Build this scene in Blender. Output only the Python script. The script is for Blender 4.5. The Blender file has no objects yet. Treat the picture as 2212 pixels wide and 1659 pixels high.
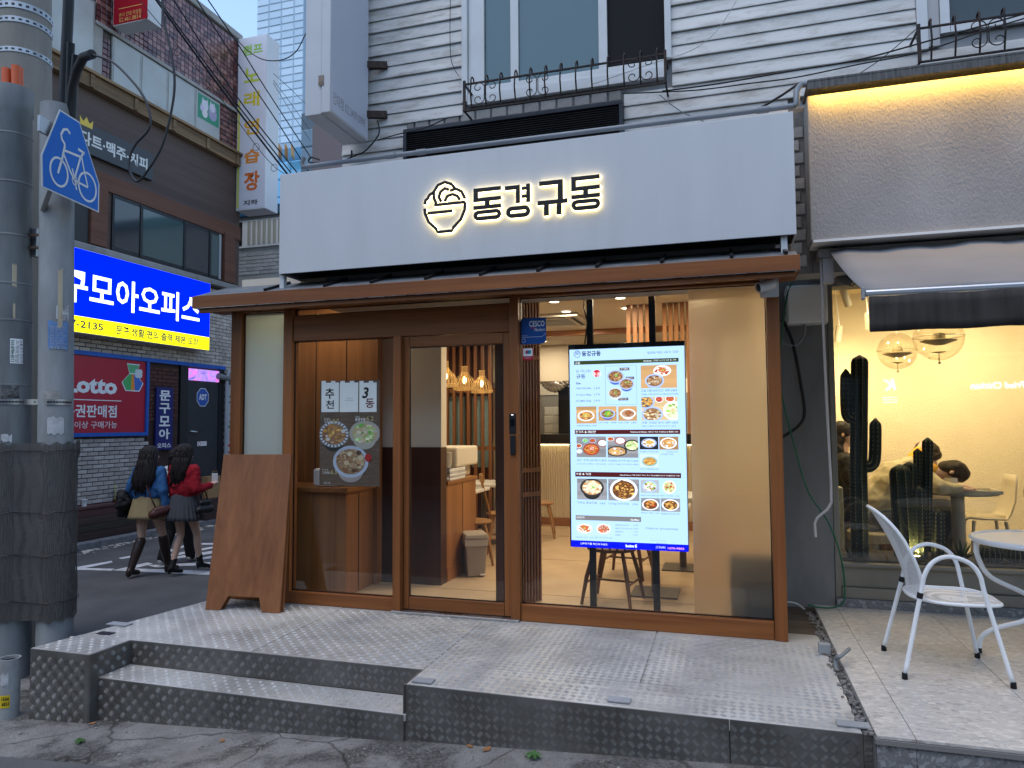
import bpy, bmesh, math, random
from mathutils import Vector, Matrix
random.seed(7)
SC = bpy.context.scene
COL = SC.collection
# ------------------------------------------------------------------ camera
YAW, PITCH, ROLL = 0.29218, 0.056824, -0.006288
CAM = Vector((0, 0, 1.8))
FPX, DW, DH = 2840 / 1.8517, 2212.0, 1659.0          # focal length in units of the 2212-wide view
_fw = Vector((-math.sin(YAW) * math.cos(PITCH), math.cos(YAW) * math.cos(PITCH), math.sin(PITCH)))
_r = Vector((math.cos(YAW), math.sin(YAW), 0)); _u = _r.cross(_fw)
_r2 = _r * math.cos(ROLL) + _u * math.sin(ROLL); _u2 = -_r * math.sin(ROLL) + _u * math.cos(ROLL)
cam = bpy.data.cameras.new('camera'); camo = bpy.data.objects.new('camera', cam); COL.objects.link(camo)
m = Matrix((_r2, _u2, -_fw)).transposed().to_4x4(); m.translation = CAM; camo.matrix_world = m
cam.sensor_width = 36; cam.lens = 36 * FPX / DW; cam.clip_start = 0.05; cam.clip_end = 3000
SC.camera = camo
# ------------------------------------------------------------------ sky, sun, exposure
SUN_EL, SUN_AZ = math.radians(66), math.radians(200)   # soft evening light from behind the camera, to its left
W = bpy.data.worlds.new('World'); SC.world = W; W.use_nodes = True
wn, wl = W.node_tree.nodes, W.node_tree.links
sky = wn.new('ShaderNodeTexSky'); sky.sky_type = 'NISHITA'; sky.sun_disc = False
sky.sun_elevation = SUN_EL; sky.sun_rotation = SUN_AZ; sky.air_density = 1.3; sky.dust_density = 1.0; sky.ozone_density = 2.0
bg = wn['Background']; wl.new(sky.outputs[0], bg.inputs[0]); bg.inputs[1].default_value = 0.15
sun = bpy.data.lights.new('sun', 'SUN'); sun.energy = 0.5; sun.angle = math.radians(40); sun.color = (1.0, 0.96, 0.90)
suno = bpy.data.objects.new('sun', sun); COL.objects.link(suno)
sd = Vector((math.sin(SUN_AZ) * math.cos(SUN_EL), math.cos(SUN_AZ) * math.cos(SUN_EL), math.sin(SUN_EL)))
suno.rotation_euler = sd.to_track_quat('Z', 'Y').to_euler(); suno.location = (-6, -12, 20)
vs = SC.view_settings; vs.view_transform = 'Standard'; vs.look = 'None'; vs.gamma = 1; vs.exposure = 1.1; vs.use_curve_mapping = False
SC.render.engine = 'CYCLES'; SC.cycles.use_denoising = True
SC.cycles.max_bounces = 8; SC.cycles.transparent_max_bounces = 16; SC.cycles.caustics_reflective = False; SC.cycles.caustics_refractive = False
SC.cycles.sample_clamp_indirect = 6
# ------------------------------------------------------------------ pixel -> place (2212-wide view coordinates)
def ray(x, y): return _r2 * ((x - DW / 2) / FPX) + _u2 * ((DH / 2 - y) / FPX) + _fw
def _on(i, v, x, y):
    d = ray(x, y); return CAM + d * ((v - CAM[i]) / d[i])
def FX(v, x, y): return _on(0, v, x, y)
def FY(v, x, y): return _on(1, v, x, y)
def FZ(v, x, y): return _on(2, v, x, y)
# ------------------------------------------------------------------ object helpers
ORG = {}
def vec(p): return Vector(p)
def tag(o, label, cat=None, group=None, kind=None):
    if label: o['label'] = label
    if cat: o['category'] = cat
    if group: o['group'] = group
    if kind: o['kind'] = kind
    return o
def thing(name, label, cat, loc=(0, 0, 0), rotz=0, group=None, kind=None):
    o = bpy.data.objects.new(name, None); o.empty_display_size = 0.1; COL.objects.link(o)
    o.location = loc; o.rotation_euler = (0, 0, rotz); ORG[o.name] = Vector(loc)
    return tag(o, label, cat, group, kind)
def org(p): return ORG.get(p.name, Vector((0, 0, 0))) if p else Vector((0, 0, 0))
class MB:
    """collects shapes in world coordinates; build() makes ONE mesh object"""
    def __init__(s): s.v = []; s.f = []; s.c = []; s.col = None
    def face(s, pts):
        n = len(s.v); s.v += [tuple(p) for p in pts]; s.f.append(tuple(range(n, n + len(pts)))); s.c.append(s.col)
    def grid(s, rows, close=False, cap=False):
        n0 = len(s.v); m_ = len(rows[0])
        for r in rows: s.v += [tuple(p) for p in r]
        for i in range(len(rows) - 1):
            for j in range(m_ if close else m_ - 1):
                a = n0 + i * m_ + j; b = n0 + i * m_ + (j + 1) % m_
                s.f.append((a, b, b + m_, a + m_)); s.c.append(s.col)
        if cap:
            s.f.append(tuple(n0 + j for j in reversed(range(m_)))); s.c.append(s.col)
            k = n0 + (len(rows) - 1) * m_; s.f.append(tuple(k + j for j in range(m_))); s.c.append(s.col)
    def hexa(s, p):   # 8 points: bottom 4 ccw, top 4
        n = len(s.v); s.v += [tuple(q) for q in p]
        for q in ((3, 2, 1, 0), (4, 5, 6, 7), (0, 1, 5, 4), (1, 2, 6, 5), (2, 3, 7, 6), (3, 0, 4, 7)):
            s.f.append(tuple(n + k for k in q)); s.c.append(s.col)
    def box(s, x0, x1, y0, y1, z0, z1):
        s.hexa(((x0, y0, z0), (x1, y0, z0), (x1, y1, z0), (x0, y1, z0), (x0, y0, z1), (x1, y0, z1), (x1, y1, z1), (x0, y1, z1)))
    def fbox(s, fr, u0, u1, v0, v1, w0, w1):
        P = fr.p
        s.hexa((P(u0, v0, w1), P(u1, v0, w1), P(u1, v0, w0), P(u0, v0, w0), P(u0, v1, w1), P(u1, v1, w1), P(u1, v1, w0), P(u0, v1, w0)))
    def prism(s, poly, d):
        """poly: list of 3d points (ccw seen from +d), d: extrusion vector"""
        d = Vector(d); n = len(s.v); k = len(poly)
        s.v += [tuple(p) for p in poly] + [tuple(Vector(p) + d) for p in poly]
        s.f.append(tuple(n + i for i in reversed(range(k)))); s.f.append(tuple(n + k + i for i in range(k)))
        for i in range(k):
            j = (i + 1) % k; s.f.append((n + i, n + j, n + k + j, n + k + i))
        s.c += [s.col] * (k + 2)
    def beam(s, a, b, w, h, up=(0, 0, 1)):
        a, b = Vector(a), Vector(b); t = (b - a).normalized(); r = t.cross(Vector(up))
        if r.length < 1e-4: r = t.cross(Vector((0, 1, 0)))
        r.normalize(); q = r.cross(t); r = r * (w / 2); q = q * (h / 2)
        s.hexa((a - r - q, a + r - q, b + r - q, b - r - q, a - r + q, a + r + q, b + r + q, b - r + q))
    def tube(s, path, r, seg=8, cap=True, closed=False):
        path = [Vector(p) for p in path]; n = len(path); rr = r if isinstance(r, (list, tuple)) else [r] * n
        rows = []; prev = None
        for i, p in enumerate(path):
            if closed: t = path[(i + 1) % n] - path[i - 1]
            else: t = path[min(i + 1, n - 1)] - path[max(i - 1, 0)]
            t = t.normalized() if t.length > 1e-9 else Vector((0, 0, 1))
            if prev is None:
                a = t.cross(Vector((0, 0, 1)))
                if a.length < 1e-3: a = t.cross(Vector((0, 1, 0)))
            else: a = prev - t * prev.dot(t)
            a.normalize(); prev = a; b = t.cross(a)
            rows.append([p + (a * math.cos(k) + b * math.sin(k)) * rr[i] for k in [2 * math.pi * j / seg for j in range(seg)]])
        if closed: rows.append(rows[0])
        s.grid(rows, close=True, cap=cap and not closed)
    def lathe(s, prof, c=(0, 0, 0), seg=16, axis=(0, 0, 1), cap=True, sx=1, sy=1):
        c = Vector(c); ax = Vector(axis).normalized(); a = ax.orthogonal().normalized() if abs(ax.z) < .999 else Vector((1, 0, 0)); b = ax.cross(a)
        s.grid([[c + ax * h + (a * math.cos(t) * sx + b * math.sin(t) * sy) * max(r, 1e-4) for t in [2 * math.pi * j / seg for j in range(seg)]] for r, h in prof], close=True, cap=cap)
    def ball(s, c, r, seg=12, rings=8, sc=(1, 1, 1)):
        c = Vector(c)
        s.grid([[c + Vector((math.sin(a) * math.cos(t) * r * sc[0], math.sin(a) * math.sin(t) * r * sc[1], -math.cos(a) * r * sc[2])) for t in [2 * math.pi * j / seg for j in range(seg)]]
                for a in [max(.02, min(math.pi - .02, math.pi * i / rings)) for i in range(rings + 1)]], close=True, cap=True)
    def capsule(s, a, b, ra, rb, seg=10):
        a, b = Vector(a), Vector(b); t = b - a; L = max(t.length, 1e-6); t = t / L
        prof = []
        for i in range(5):
            k = math.pi / 2 * i / 4; prof.append((ra * math.sin(k), -ra * math.cos(k)))
        for i in range(5):
            k = math.pi / 2 * i / 4; prof.append((rb * math.cos(k), L + rb * math.sin(k)))
        s.lathe(prof, a, seg, t)
    def build(s, name, mat, parent=None, smooth=None, bevel=None, label=None, kind=None, loc=None):
        o_ = org(parent) if loc is None else Vector(loc)
        me = bpy.data.meshes.new(name); me.from_pydata([(x - o_.x, y - o_.y, z - o_.z) for x, y, z in s.v], [], s.f); me.update()
        ms = mat if isinstance(mat, (list, tuple)) else [mat]
        for q in ms: me.materials.append(q)
        if any(c is not None for c in s.c):
            if isinstance(next(c for c in s.c if c is not None), int):
                me.polygons.foreach_set('material_index', [c or 0 for c in s.c])
            else:
                ca = me.color_attributes.new('Col', 'FLOAT_COLOR', 'CORNER'); d = []
                for f_, c in zip(s.f, s.c): d += (list(c or (1, 1, 1)) + [1.0]) * len(f_)
                ca.data.foreach_set('color', d)
        if smooth is not None:
            me.polygons.foreach_set('use_smooth', [True] * len(me.polygons))
            if smooth < 180: me.set_sharp_from_angle(angle=math.radians(smooth))
        o = bpy.data.objects.new(name, me); COL.objects.link(o); ORG[o.name] = o_
        if parent: o.parent = parent
        elif loc is not None: o.location = loc
        if bevel:
            b = o.modifiers.new('bevel', 'BEVEL'); b.width = bevel; b.segments = 2; b.limit_method = 'ANGLE'; b.angle_limit = math.radians(50)
        if label: o['label'] = label
        if kind: o['kind'] = kind
        return o
class Frame:
    def __init__(s, o, r, u, n): s.o, s.r, s.u, s.n = Vector(o), Vector(r), Vector(u), Vector(n)
    def p(s, u, v, w=0): return s.o + s.r * u + s.u * v + s.n * w
def front(Y): return Frame((0, Y, 0), (1, 0, 0), (0, 0, 1), (0, -1, 0))
def leftwall(X): return Frame((X, 0, 0), (0, 1, 0), (0, 0, 1), (1, 0, 0))
def copy_tree(o, loc=None, rotz=None, label=None, parent=None):
    c = o.copy(); COL.objects.link(c)
    if parent: c.parent = parent
    if loc is not None: c.location = loc; ORG[c.name] = Vector(loc)
    if rotz is not None: c.rotation_euler = (0, 0, rotz)
    if label: c['label'] = label
    for ch in list(o.children): copy_tree(ch, parent=c)
    return c
def place(me, name, parent, loc, rot=None, mat=None):
    o = bpy.data.objects.new(name, me); COL.objects.link(o); o.parent = parent; o.location = Vector(loc) - org(parent)
    if rot: o.rotation_euler = rot
    return o
_TXT = {}; SMALL = .026
def text_mesh(body, bold, space=1.0, shear=0.0):
    k = (body, bold, space, shear)
    if k not in _TXT:
        cu = bpy.data.curves.new('lettering', 'FONT'); cu.body = body; cu.size = 1; cu.offset = bold; cu.resolution_u = 2
        cu.space_character = space; cu.shear = shear
        o = bpy.data.objects.new('lettering', cu); me = bpy.data.meshes.new_from_object(o)
        bpy.data.objects.remove(o); bpy.data.curves.remove(cu)
        _TXT[k] = ([v.co.copy() for v in me.vertices], [tuple(p.vertices) for p in me.polygons]); bpy.data.meshes.remove(me)
    return _TXT[k]
# small print: Hangul drawn from its jamo strokes (fast, for lettering only a few pixels tall)
_O = [(.5 + .5 * math.cos(i * math.pi / 4), .5 + .5 * math.sin(i * math.pi / 4)) for i in range(9)]
_J = {'ㄱ': [[(0, 1), (1, 1), (1, 0)]], 'ㄴ': [[(0, 1), (0, 0), (1, 0)]], 'ㄷ': [[(1, 1), (0, 1), (0, 0), (1, 0)]], 'ㄹ': [[(0, 1), (1, 1), (1, .5), (0, .5), (0, 0), (1, 0)]], 'ㅁ': [[(0, 0), (1, 0), (1, 1), (0, 1), (0, 0)]],
      'ㅂ': [[(0, 1), (0, 0), (1, 0), (1, 1)], [(0, .5), (1, .5)]], 'ㅅ': [[(.5, 1), (0, 0)], [(.5, .7), (1, 0)]], 'ㅇ': [_O], 'ㅈ': [[(0, 1), (1, 1)], [(.5, 1), (0, 0)], [(.5, .6), (1, 0)]], 'ㅊ': [[(.3, 1), (.7, 1)], [(0, .78), (1, .78)], [(.5, .78), (0, 0)], [(.5, .5), (1, 0)]],
      'ㅋ': [[(0, 1), (1, 1), (1, 0)], [(0, .5), (1, .5)]], 'ㅌ': [[(1, 1), (0, 1), (0, 0), (1, 0)], [(0, .5), (1, .5)]], 'ㅍ': [[(0, 1), (1, 1)], [(0, 0), (1, 0)], [(.28, 1), (.28, 0)], [(.72, 1), (.72, 0)]], 'ㅎ': [[(.3, 1), (.7, 1)], [(0, .75), (1, .75)], [(.15 + .7 * x, .6 * y) for x, y in _O]]}
for _a, _b in (('ㄲ', 'ㄱ'), ('ㄸ', 'ㄷ'), ('ㅃ', 'ㅂ'), ('ㅆ', 'ㅅ'), ('ㅉ', 'ㅈ')): _J[_a] = [[(x * .45 + dx, y) for x, y in l_] for dx in (0, .55) for l_ in _J[_b]]
_INI = 'ㄱㄲㄴㄷㄸㄹㅁㅂㅃㅅㅆㅇㅈㅉㅊㅋㅌㅍㅎ'; _FIN = ['', 'ㄱ', 'ㄲ', 'ㄱ', 'ㄴ', 'ㄴ', 'ㄴ', 'ㄷ', 'ㄹ', 'ㄹ', 'ㄹ', 'ㄹ', 'ㄹ', 'ㄹ', 'ㄹ', 'ㄹ', 'ㅁ', 'ㅂ', 'ㅂ', 'ㅅ', 'ㅆ', 'ㅇ', 'ㅈ', 'ㅊ', 'ㅋ', 'ㅌ', 'ㅍ', 'ㅎ']
_V = 'ㅏㅐㅑㅒㅓㅔㅕㅖㅗㅘㅙㅚㅛㅜㅝㅞㅟㅠㅡㅢㅣ'
_VV = {'ㅏ': (0, [.5], 0), 'ㅐ': (1, [.5], 0), 'ㅑ': (0, [.35, .65], 0), 'ㅒ': (1, [.35, .65], 0), 'ㅓ': (0, [.5], 1), 'ㅔ': (1, [.5], 1), 'ㅕ': (0, [.35, .65], 1), 'ㅖ': (1, [.35, .65], 1), 'ㅣ': (0, [], 0)}
_VH = {'ㅗ': ([.5], 1), 'ㅛ': ([.33, .67], 1), 'ㅜ': ([.5], 0), 'ㅠ': ([.33, .67], 0), 'ㅡ': ([], 0)}
_VC = {'ㅘ': 'ㅗㅏ', 'ㅙ': 'ㅗㅐ', 'ㅚ': 'ㅗㅣ', 'ㅝ': 'ㅜㅓ', 'ㅞ': 'ㅜㅔ', 'ㅟ': 'ㅜㅣ', 'ㅢ': 'ㅡㅣ'}
def _syll(ch):
    k = ord(ch) - 0xAC00; i, v, f_ = _INI[k // 588], _V[(k % 588) // 28], _FIN[k % 28]; out = []
    b = .40 if f_ else 0; H = 1 - b; put = lambda strokes, x0, x1, y0, y1: out.extend([[(x0 + x * (x1 - x0), y0 + y * (y1 - y0)) for x, y in l_] for l_ in strokes])
    vh = _VC[v][0] if v in _VC else (v if v in _VH else None); vv = _VC[v][1] if v in _VC else (v if v in _VV else None)
    rt = .5 if vv else .8; bt = b + H * (.5 if vh else .08); put(_J[i], .06 if vv else .2, rt, bt, 1)
    if vh:
        t, upw = _VH[vh]; y = b + H * (.12 if upw else .34); x1 = .58 if vv else 1; out.append([(0, y), (x1, y)])
        for q in t: out.append([(q * x1, y), (q * x1, y + H * .25 if upw else y - H * .3)])
    if vv:
        dbl, t, left = _VV[vv]; x = .78; out.append([(x, b + .02), (x, 1)])
        if dbl: out.append([(.94, b + .02), (.94, 1)])
        for q in t: out.append([(x, b + H * q), (x - .17 if left else (.94 if dbl else x + .17), b + H * q)])
    if f_: put(_J[f_], .18, .85, 0, .30)
    return out
def text_mesh_small(body, wd=.085):
    V_, F_ = [], []; x = 0
    for ch in body:
        if '가' <= ch <= '힣':
            for l_ in _syll(ch):
                for (a, b), (c, d) in zip(l_, l_[1:]):
                    t = Vector((c - a, d - b)); t = t / max(t.length, 1e-6); q = Vector((-t.y, t.x)) * wd / 2; e = t * wd / 2; n = len(V_)
                    for p in (Vector((a, b)) - e - q, Vector((c, d)) + e - q, Vector((c, d)) + e + q, Vector((a, b)) - e + q): V_.append(Vector((x + p.x * .8, p.y * .8 - .05, 0)))
                    F_.append((n, n + 1, n + 2, n + 3))
            x += .92
        elif ch == ' ': x += .3
        else:
            v, f_ = text_mesh(ch, .01)
            if v: m0 = min(q.x for q in v); n = len(V_); V_ += [Vector((q.x - m0 + x, q.y, 0)) for q in v]; F_ += [tuple(i + n for i in t) for t in f_]; x += max(q.x for q in v) - m0 + .08
    return V_, F_
def text(body, fr, u0, u1, v0, v1, mat, parent, w=0.002, th=0.0, bold=0.0, name='lettering', space=1.0, shear=0.0, mirror=False):
    """flat print: the line of writing fitted into the rectangle u0..u1 x v0..v1 of a frame"""
    vs_, fs = text_mesh(body, bold, space, shear) if (v1 - v0 > SMALL or not any('가' <= c <= '힣' for c in body)) else text_mesh_small(body)
    if not vs_: return None
    xs = [v.x for v in vs_]; ys = [v.y for v in vs_]; a, b, c, d = min(xs), max(xs), min(ys), max(ys)
    mb = MB(); P = lambda v, w_: fr.p(u0 + (v.x - a) / (b - a + 1e-9) * (u1 - u0), v0 + (v.y - c) / (d - c + 1e-9) * (v1 - v0), w_)
    mb.v = [tuple(P(v, w + th)) for v in vs_]; mb.f = list(fs); mb.c = [None] * len(fs)
    if th:
        n = len(vs_); mb.v += [tuple(P(v, w)) for v in vs_]; ec = {}
        for f_ in fs:
            for i in range(len(f_)): e = (f_[i], f_[(i + 1) % len(f_)]); ec[e] = ec.get(e, 0) + 1
        for (i, j) in list(ec):
            if (j, i) not in ec: mb.f.append((i, n + i, n + j, j)); mb.c.append(None)
    return mb.build(name, mat, parent)
def stroke(mb, fr, pts, wd, w0, w1):
    """flat pen stroke of width wd through 2d points, extruded from w0 to w1"""
    n = len(pts); L = []; R = []
    for i in range(n):
        a = Vector(pts[max(i - 1, 0)]); b = Vector(pts[min(i + 1, n - 1)]); t = (b - a); t = t / max(t.length, 1e-9); q = Vector((-t.y, t.x)) * (wd / 2); c = Vector(pts[i])
        L.append(c + q); R.append(c - q)
    for i in range(n - 1):
        q = (R[i], R[i + 1], L[i + 1], L[i])
        mb.hexa([fr.p(k.x, k.y, w0) for k in q] + [fr.p(k.x, k.y, w1) for k in q])
def arc(cx, cy, rx, ry, a0, a1, n=12): return [(cx + rx * math.cos(math.radians(a0 + (a1 - a0) * i / n)), cy + ry * math.sin(math.radians(a0 + (a1 - a0) * i / n))) for i in range(n + 1)]
# ------------------------------------------------------------------ materials
MATS = {}
def _new(name):
    m_ = bpy.data.materials.new(name); m_.use_nodes = True; nt = m_.node_tree; return m_, nt.nodes, nt.links, nt.nodes['Principled BSDF']
def mat(name, col, rough=.5, metal=0.0, var=0.0, vscale=4.0, bump=0.0, bscale=60.0, dirt=0.0, dcol=(.05, .045, .04), dscale=2.0, stretch=(1, 1, 1), spec=.3, coat=0.0, rvar=0.0):
    """painted / plain surface with uneven tone (var), fine relief (bump) and stains (dirt)"""
    if name in MATS: return MATS[name]
    m_, n, l, b = _new(name); b.inputs['Roughness'].default_value = rough; b.inputs['Metallic'].default_value = metal
    b.inputs['Specular IOR Level'].default_value = spec; b.inputs['Coat Weight'].default_value = coat
    c4 = (*col, 1); b.inputs['Base Color'].default_value = c4
    if var or dirt or bump or rvar:
        tc = n.new('ShaderNodeTexCoord'); mp = n.new('ShaderNodeMapping'); mp.inputs['Scale'].default_value = stretch; l.new(tc.outputs['Object'], mp.inputs[0])
    src = None
    if var:
        t = n.new('ShaderNodeTexNoise'); t.inputs['Scale'].default_value = vscale; t.inputs['Detail'].default_value = 6; l.new(mp.outputs[0], t.inputs[0])
        r = n.new('ShaderNodeValToRGB'); r.color_ramp.elements[0].position = .3; r.color_ramp.elements[1].position = .7
        r.color_ramp.elements[0].color = (*[max(0, c * (1 - var)) for c in col], 1); r.color_ramp.elements[1].color = (*[min(1, c * (1 + var)) for c in col], 1)
        l.new(t.outputs[0], r.inputs[0]); src = r.outputs[0]
    if dirt:
        t = n.new('ShaderNodeTexNoise'); t.inputs['Scale'].default_value = dscale; t.inputs['Detail'].default_value = 9; t.inputs['Roughness'].default_value = .7; l.new(mp.outputs[0], t.inputs[0])
        r = n.new('ShaderNodeValToRGB'); r.color_ramp.elements[0].position = .48; r.color_ramp.elements[1].position = .75; r.color_ramp.elements[0].color = (0, 0, 0, 1); r.color_ramp.elements[1].color = (dirt, dirt, dirt, 1)
        l.new(t.outputs[0], r.inputs[0]); x = n.new('ShaderNodeMix'); x.data_type = 'RGBA'; l.new(r.outputs[0], x.inputs[0])
        if src: l.new(src, x.inputs[6])
        else: x.inputs[6].default_value = c4
        x.inputs[7].default_value = (*dcol, 1); src = x.outputs[2]
    if src: l.new(src, b.inputs['Base Color'])
    if rvar:
        t = n.new('ShaderNodeTexNoise'); t.inputs['Scale'].default_value = 7; t.inputs['Detail'].default_value = 8; l.new(mp.outputs[0], t.inputs[0])
        q = n.new('ShaderNodeMapRange'); q.inputs[1].default_value = .3; q.inputs[2].default_value = .7; q.inputs[3].default_value = max(.05, rough - rvar); q.inputs[4].default_value = min(1, rough + rvar); l.new(t.outputs[0], q.inputs[0]); l.new(q.outputs[0], b.inputs['Roughness'])
    if bump:
        t = n.new('ShaderNodeTexNoise'); t.inputs['Scale'].default_value = bscale; t.inputs['Detail'].default_value = 5; l.new(mp.outputs[0], t.inputs[0])
        u = n.new('ShaderNodeBump'); u.inputs['Strength'].default_value = bump; u.inputs['Distance'].default_value = .01; l.new(t.outputs[0], u.inputs['Height']); l.new(u.outputs[0], b.inputs['Normal'])
    MATS[name] = m_; return m_
def wood(name, c1, c2, axis='z', rough=.42, sc=1.0, spec=.3):
    """streaky grain running along one axis of the object"""
    if name in MATS: return MATS[name]
    m_, n, l, b = _new(name); b.inputs['Roughness'].default_value = rough; b.inputs['Specular IOR Level'].default_value = spec
    tc = n.new('ShaderNodeTexCoord'); mp = n.new('ShaderNodeMapping'); s = {'x': (.9, 26, 26), 'y': (26, .9, 26), 'z': (26, 26, .9)}[axis]
    mp.inputs['Scale'].default_value = [k * sc for k in s]; l.new(tc.outputs['Object'], mp.inputs[0])
    t = n.new('ShaderNodeTexNoise'); t.inputs['Scale'].default_value = 1.0; t.inputs['Detail'].default_value = 8; t.inputs['Roughness'].default_value = .62; t.inputs['Distortion'].default_value = .6; l.new(mp.outputs[0], t.inputs[0])
    t2 = n.new('ShaderNodeTexNoise'); t2.inputs['Scale'].default_value = .22; t2.inputs['Detail'].default_value = 3; l.new(mp.outputs[0], t2.inputs[0])
    ad = n.new('ShaderNodeMath'); ad.operation = 'MULTIPLY_ADD'; ad.inputs[1].default_value = .55; l.new(t2.outputs[0], ad.inputs[0]); ml = n.new('ShaderNodeMath'); ml.operation = 'MULTIPLY'; ml.inputs[1].default_value = .5; l.new(t.outputs[0], ml.inputs[0]); l.new(ml.outputs[0], ad.inputs[2])
    r = n.new('ShaderNodeValToRGB'); e = r.color_ramp.elements; e[0].position = .36; e[1].position = .68; e[0].color = (*c2, 1); e[1].color = (*c1, 1); l.new(ad.outputs[0], r.inputs[0]); l.new(r.outputs[0], b.inputs['Base Color'])
    u = n.new('ShaderNodeBump'); u.inputs['Strength'].default_value = .12; u.inputs['Distance'].default_value = .004; l.new(t.outputs[0], u.inputs['Height']); l.new(u.outputs[0], b.inputs['Normal'])
    MATS[name] = m_; return m_
def emis(name, col, s=1.0):
    if name in MATS: return MATS[name]
    m_, n, l, b = _new(name); n.remove(b); e = n.new('ShaderNodeEmission'); e.inputs[0].default_value = (*col, 1); e.inputs[1].default_value = s
    l.new(e.outputs[0], n['Material Output'].inputs[0]); MATS[name] = m_; return m_
def colmat(name, emit=0.0, rough=.5):
    """print whose colours are stored on the mesh"""
    if name in MATS: return MATS[name]
    m_, n, l, b = _new(name); a = n.new('ShaderNodeVertexColor'); a.layer_name = 'Col'
    if emit:
        n.remove(b); e = n.new('ShaderNodeEmission'); e.inputs[1].default_value = emit; l.new(a.outputs[0], e.inputs[0]); l.new(e.outputs[0], n['Material Output'].inputs[0])
    else: l.new(a.outputs[0], b.inputs['Base Color']); b.inputs['Roughness'].default_value = rough
    MATS[name] = m_; return m_
def glass(name, tint=(.97, .985, .98), refl=1.0, rough=0.0):
    """thin clear pane: see-through plus a fresnel reflection"""
    if name in MATS: return MATS[name]
    m_, n, l, b = _new(name); n.remove(b); t = n.new('ShaderNodeBsdfTransparent'); t.inputs[0].default_value = (*tint, 1); g = n.new('ShaderNodeBsdfGlossy'); g.inputs['Roughness'].default_value = rough
    f = n.new('ShaderNodeFresnel'); ge = n.new('ShaderNodeNewGeometry'); mr = n.new('ShaderNodeMapRange'); mr.inputs[3].default_value = 1.5; mr.inputs[4].default_value = 1 / 1.5; l.new(ge.outputs['Backfacing'], mr.inputs[0]); l.new(mr.outputs[0], f.inputs[0]); k = n.new('ShaderNodeMath'); k.operation = 'MULTIPLY'; k.inputs[1].default_value = refl; l.new(f.outputs[0], k.inputs[0])
    x = n.new('ShaderNodeMixShader'); l.new(k.outputs[0], x.inputs[0]); l.new(t.outputs[0], x.inputs[1]); l.new(g.outputs[0], x.inputs[2]); l.new(x.outputs[0], n['Material Output'].inputs[0]); MATS[name] = m_; return m_
def frosted(name, col, tr=.6, see=.0):
    if name in MATS: return MATS[name]
    m_, n, l, b = _new(name); n.remove(b); d = n.new('ShaderNodeBsdfDiffuse'); d.inputs[0].default_value = (*col, 1); t = n.new('ShaderNodeBsdfTranslucent'); t.inputs[0].default_value = (*col, 1)
    r = n.new('ShaderNodeBsdfRefraction'); r.inputs['IOR'].default_value = 1.4; r.inputs['Roughness'].default_value = .45; r.inputs['Color'].default_value = (*[min(1, c * 1.1) for c in col], 1)
    x = n.new('ShaderNodeMixShader'); x.inputs[0].default_value = tr; l.new(d.outputs[0], x.inputs[1]); l.new(t.outputs[0], x.inputs[2])
    if see: xs_ = n.new('ShaderNodeMixShader'); xs_.inputs[0].default_value = see; l.new(x.outputs[0], xs_.inputs[1]); l.new(r.outputs[0], xs_.inputs[2]); x = xs_
    g = n.new('ShaderNodeBsdfGlossy'); g.inputs['Roughness'].default_value = .3; f = n.new('ShaderNodeFresnel'); f.inputs[0].default_value = 1.15
    y = n.new('ShaderNodeMixShader'); l.new(f.outputs[0], y.inputs[0]); l.new(x.outputs[0], y.inputs[1]); l.new(g.outputs[0], y.inputs[2]); l.new(y.outputs[0], n['Material Output'].inputs[0]); MATS[name] = m_; return m_
def lamp(name, parent, loc, energy, col, size=.1, kind='AREA', rot=(0, 0, 0), shape='DISK', sy=None, spread=None):
    d = bpy.data.lights.new(name, kind); d.energy = energy; d.color = col
    if kind == 'AREA':
        d.shape = shape; d.size = size
        if sy: d.size_y = sy
        if spread: d.spread = math.radians(spread)
    elif kind == 'POINT': d.shadow_soft_size = size
    o = bpy.data.objects.new(name, d); COL.objects.link(o); o.parent = parent; o.location = Vector(loc) - org(parent); o.rotation_euler = rot; return o
BLACK = mat('black paint', (.012, .012, .013), .45)
WHITE = mat('white paint', (.78, .78, .77), .5, var=.04, vscale=3)
DGREY = mat('dark grey', (.06, .063, .068), .5, var=.2, vscale=6)
MGREY = mat('mid grey', (.25, .26, .27), .5, var=.12, vscale=6)
CHROME = mat('brushed steel', (.55, .56, .57), .3, 1.0, rvar=.1)
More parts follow.
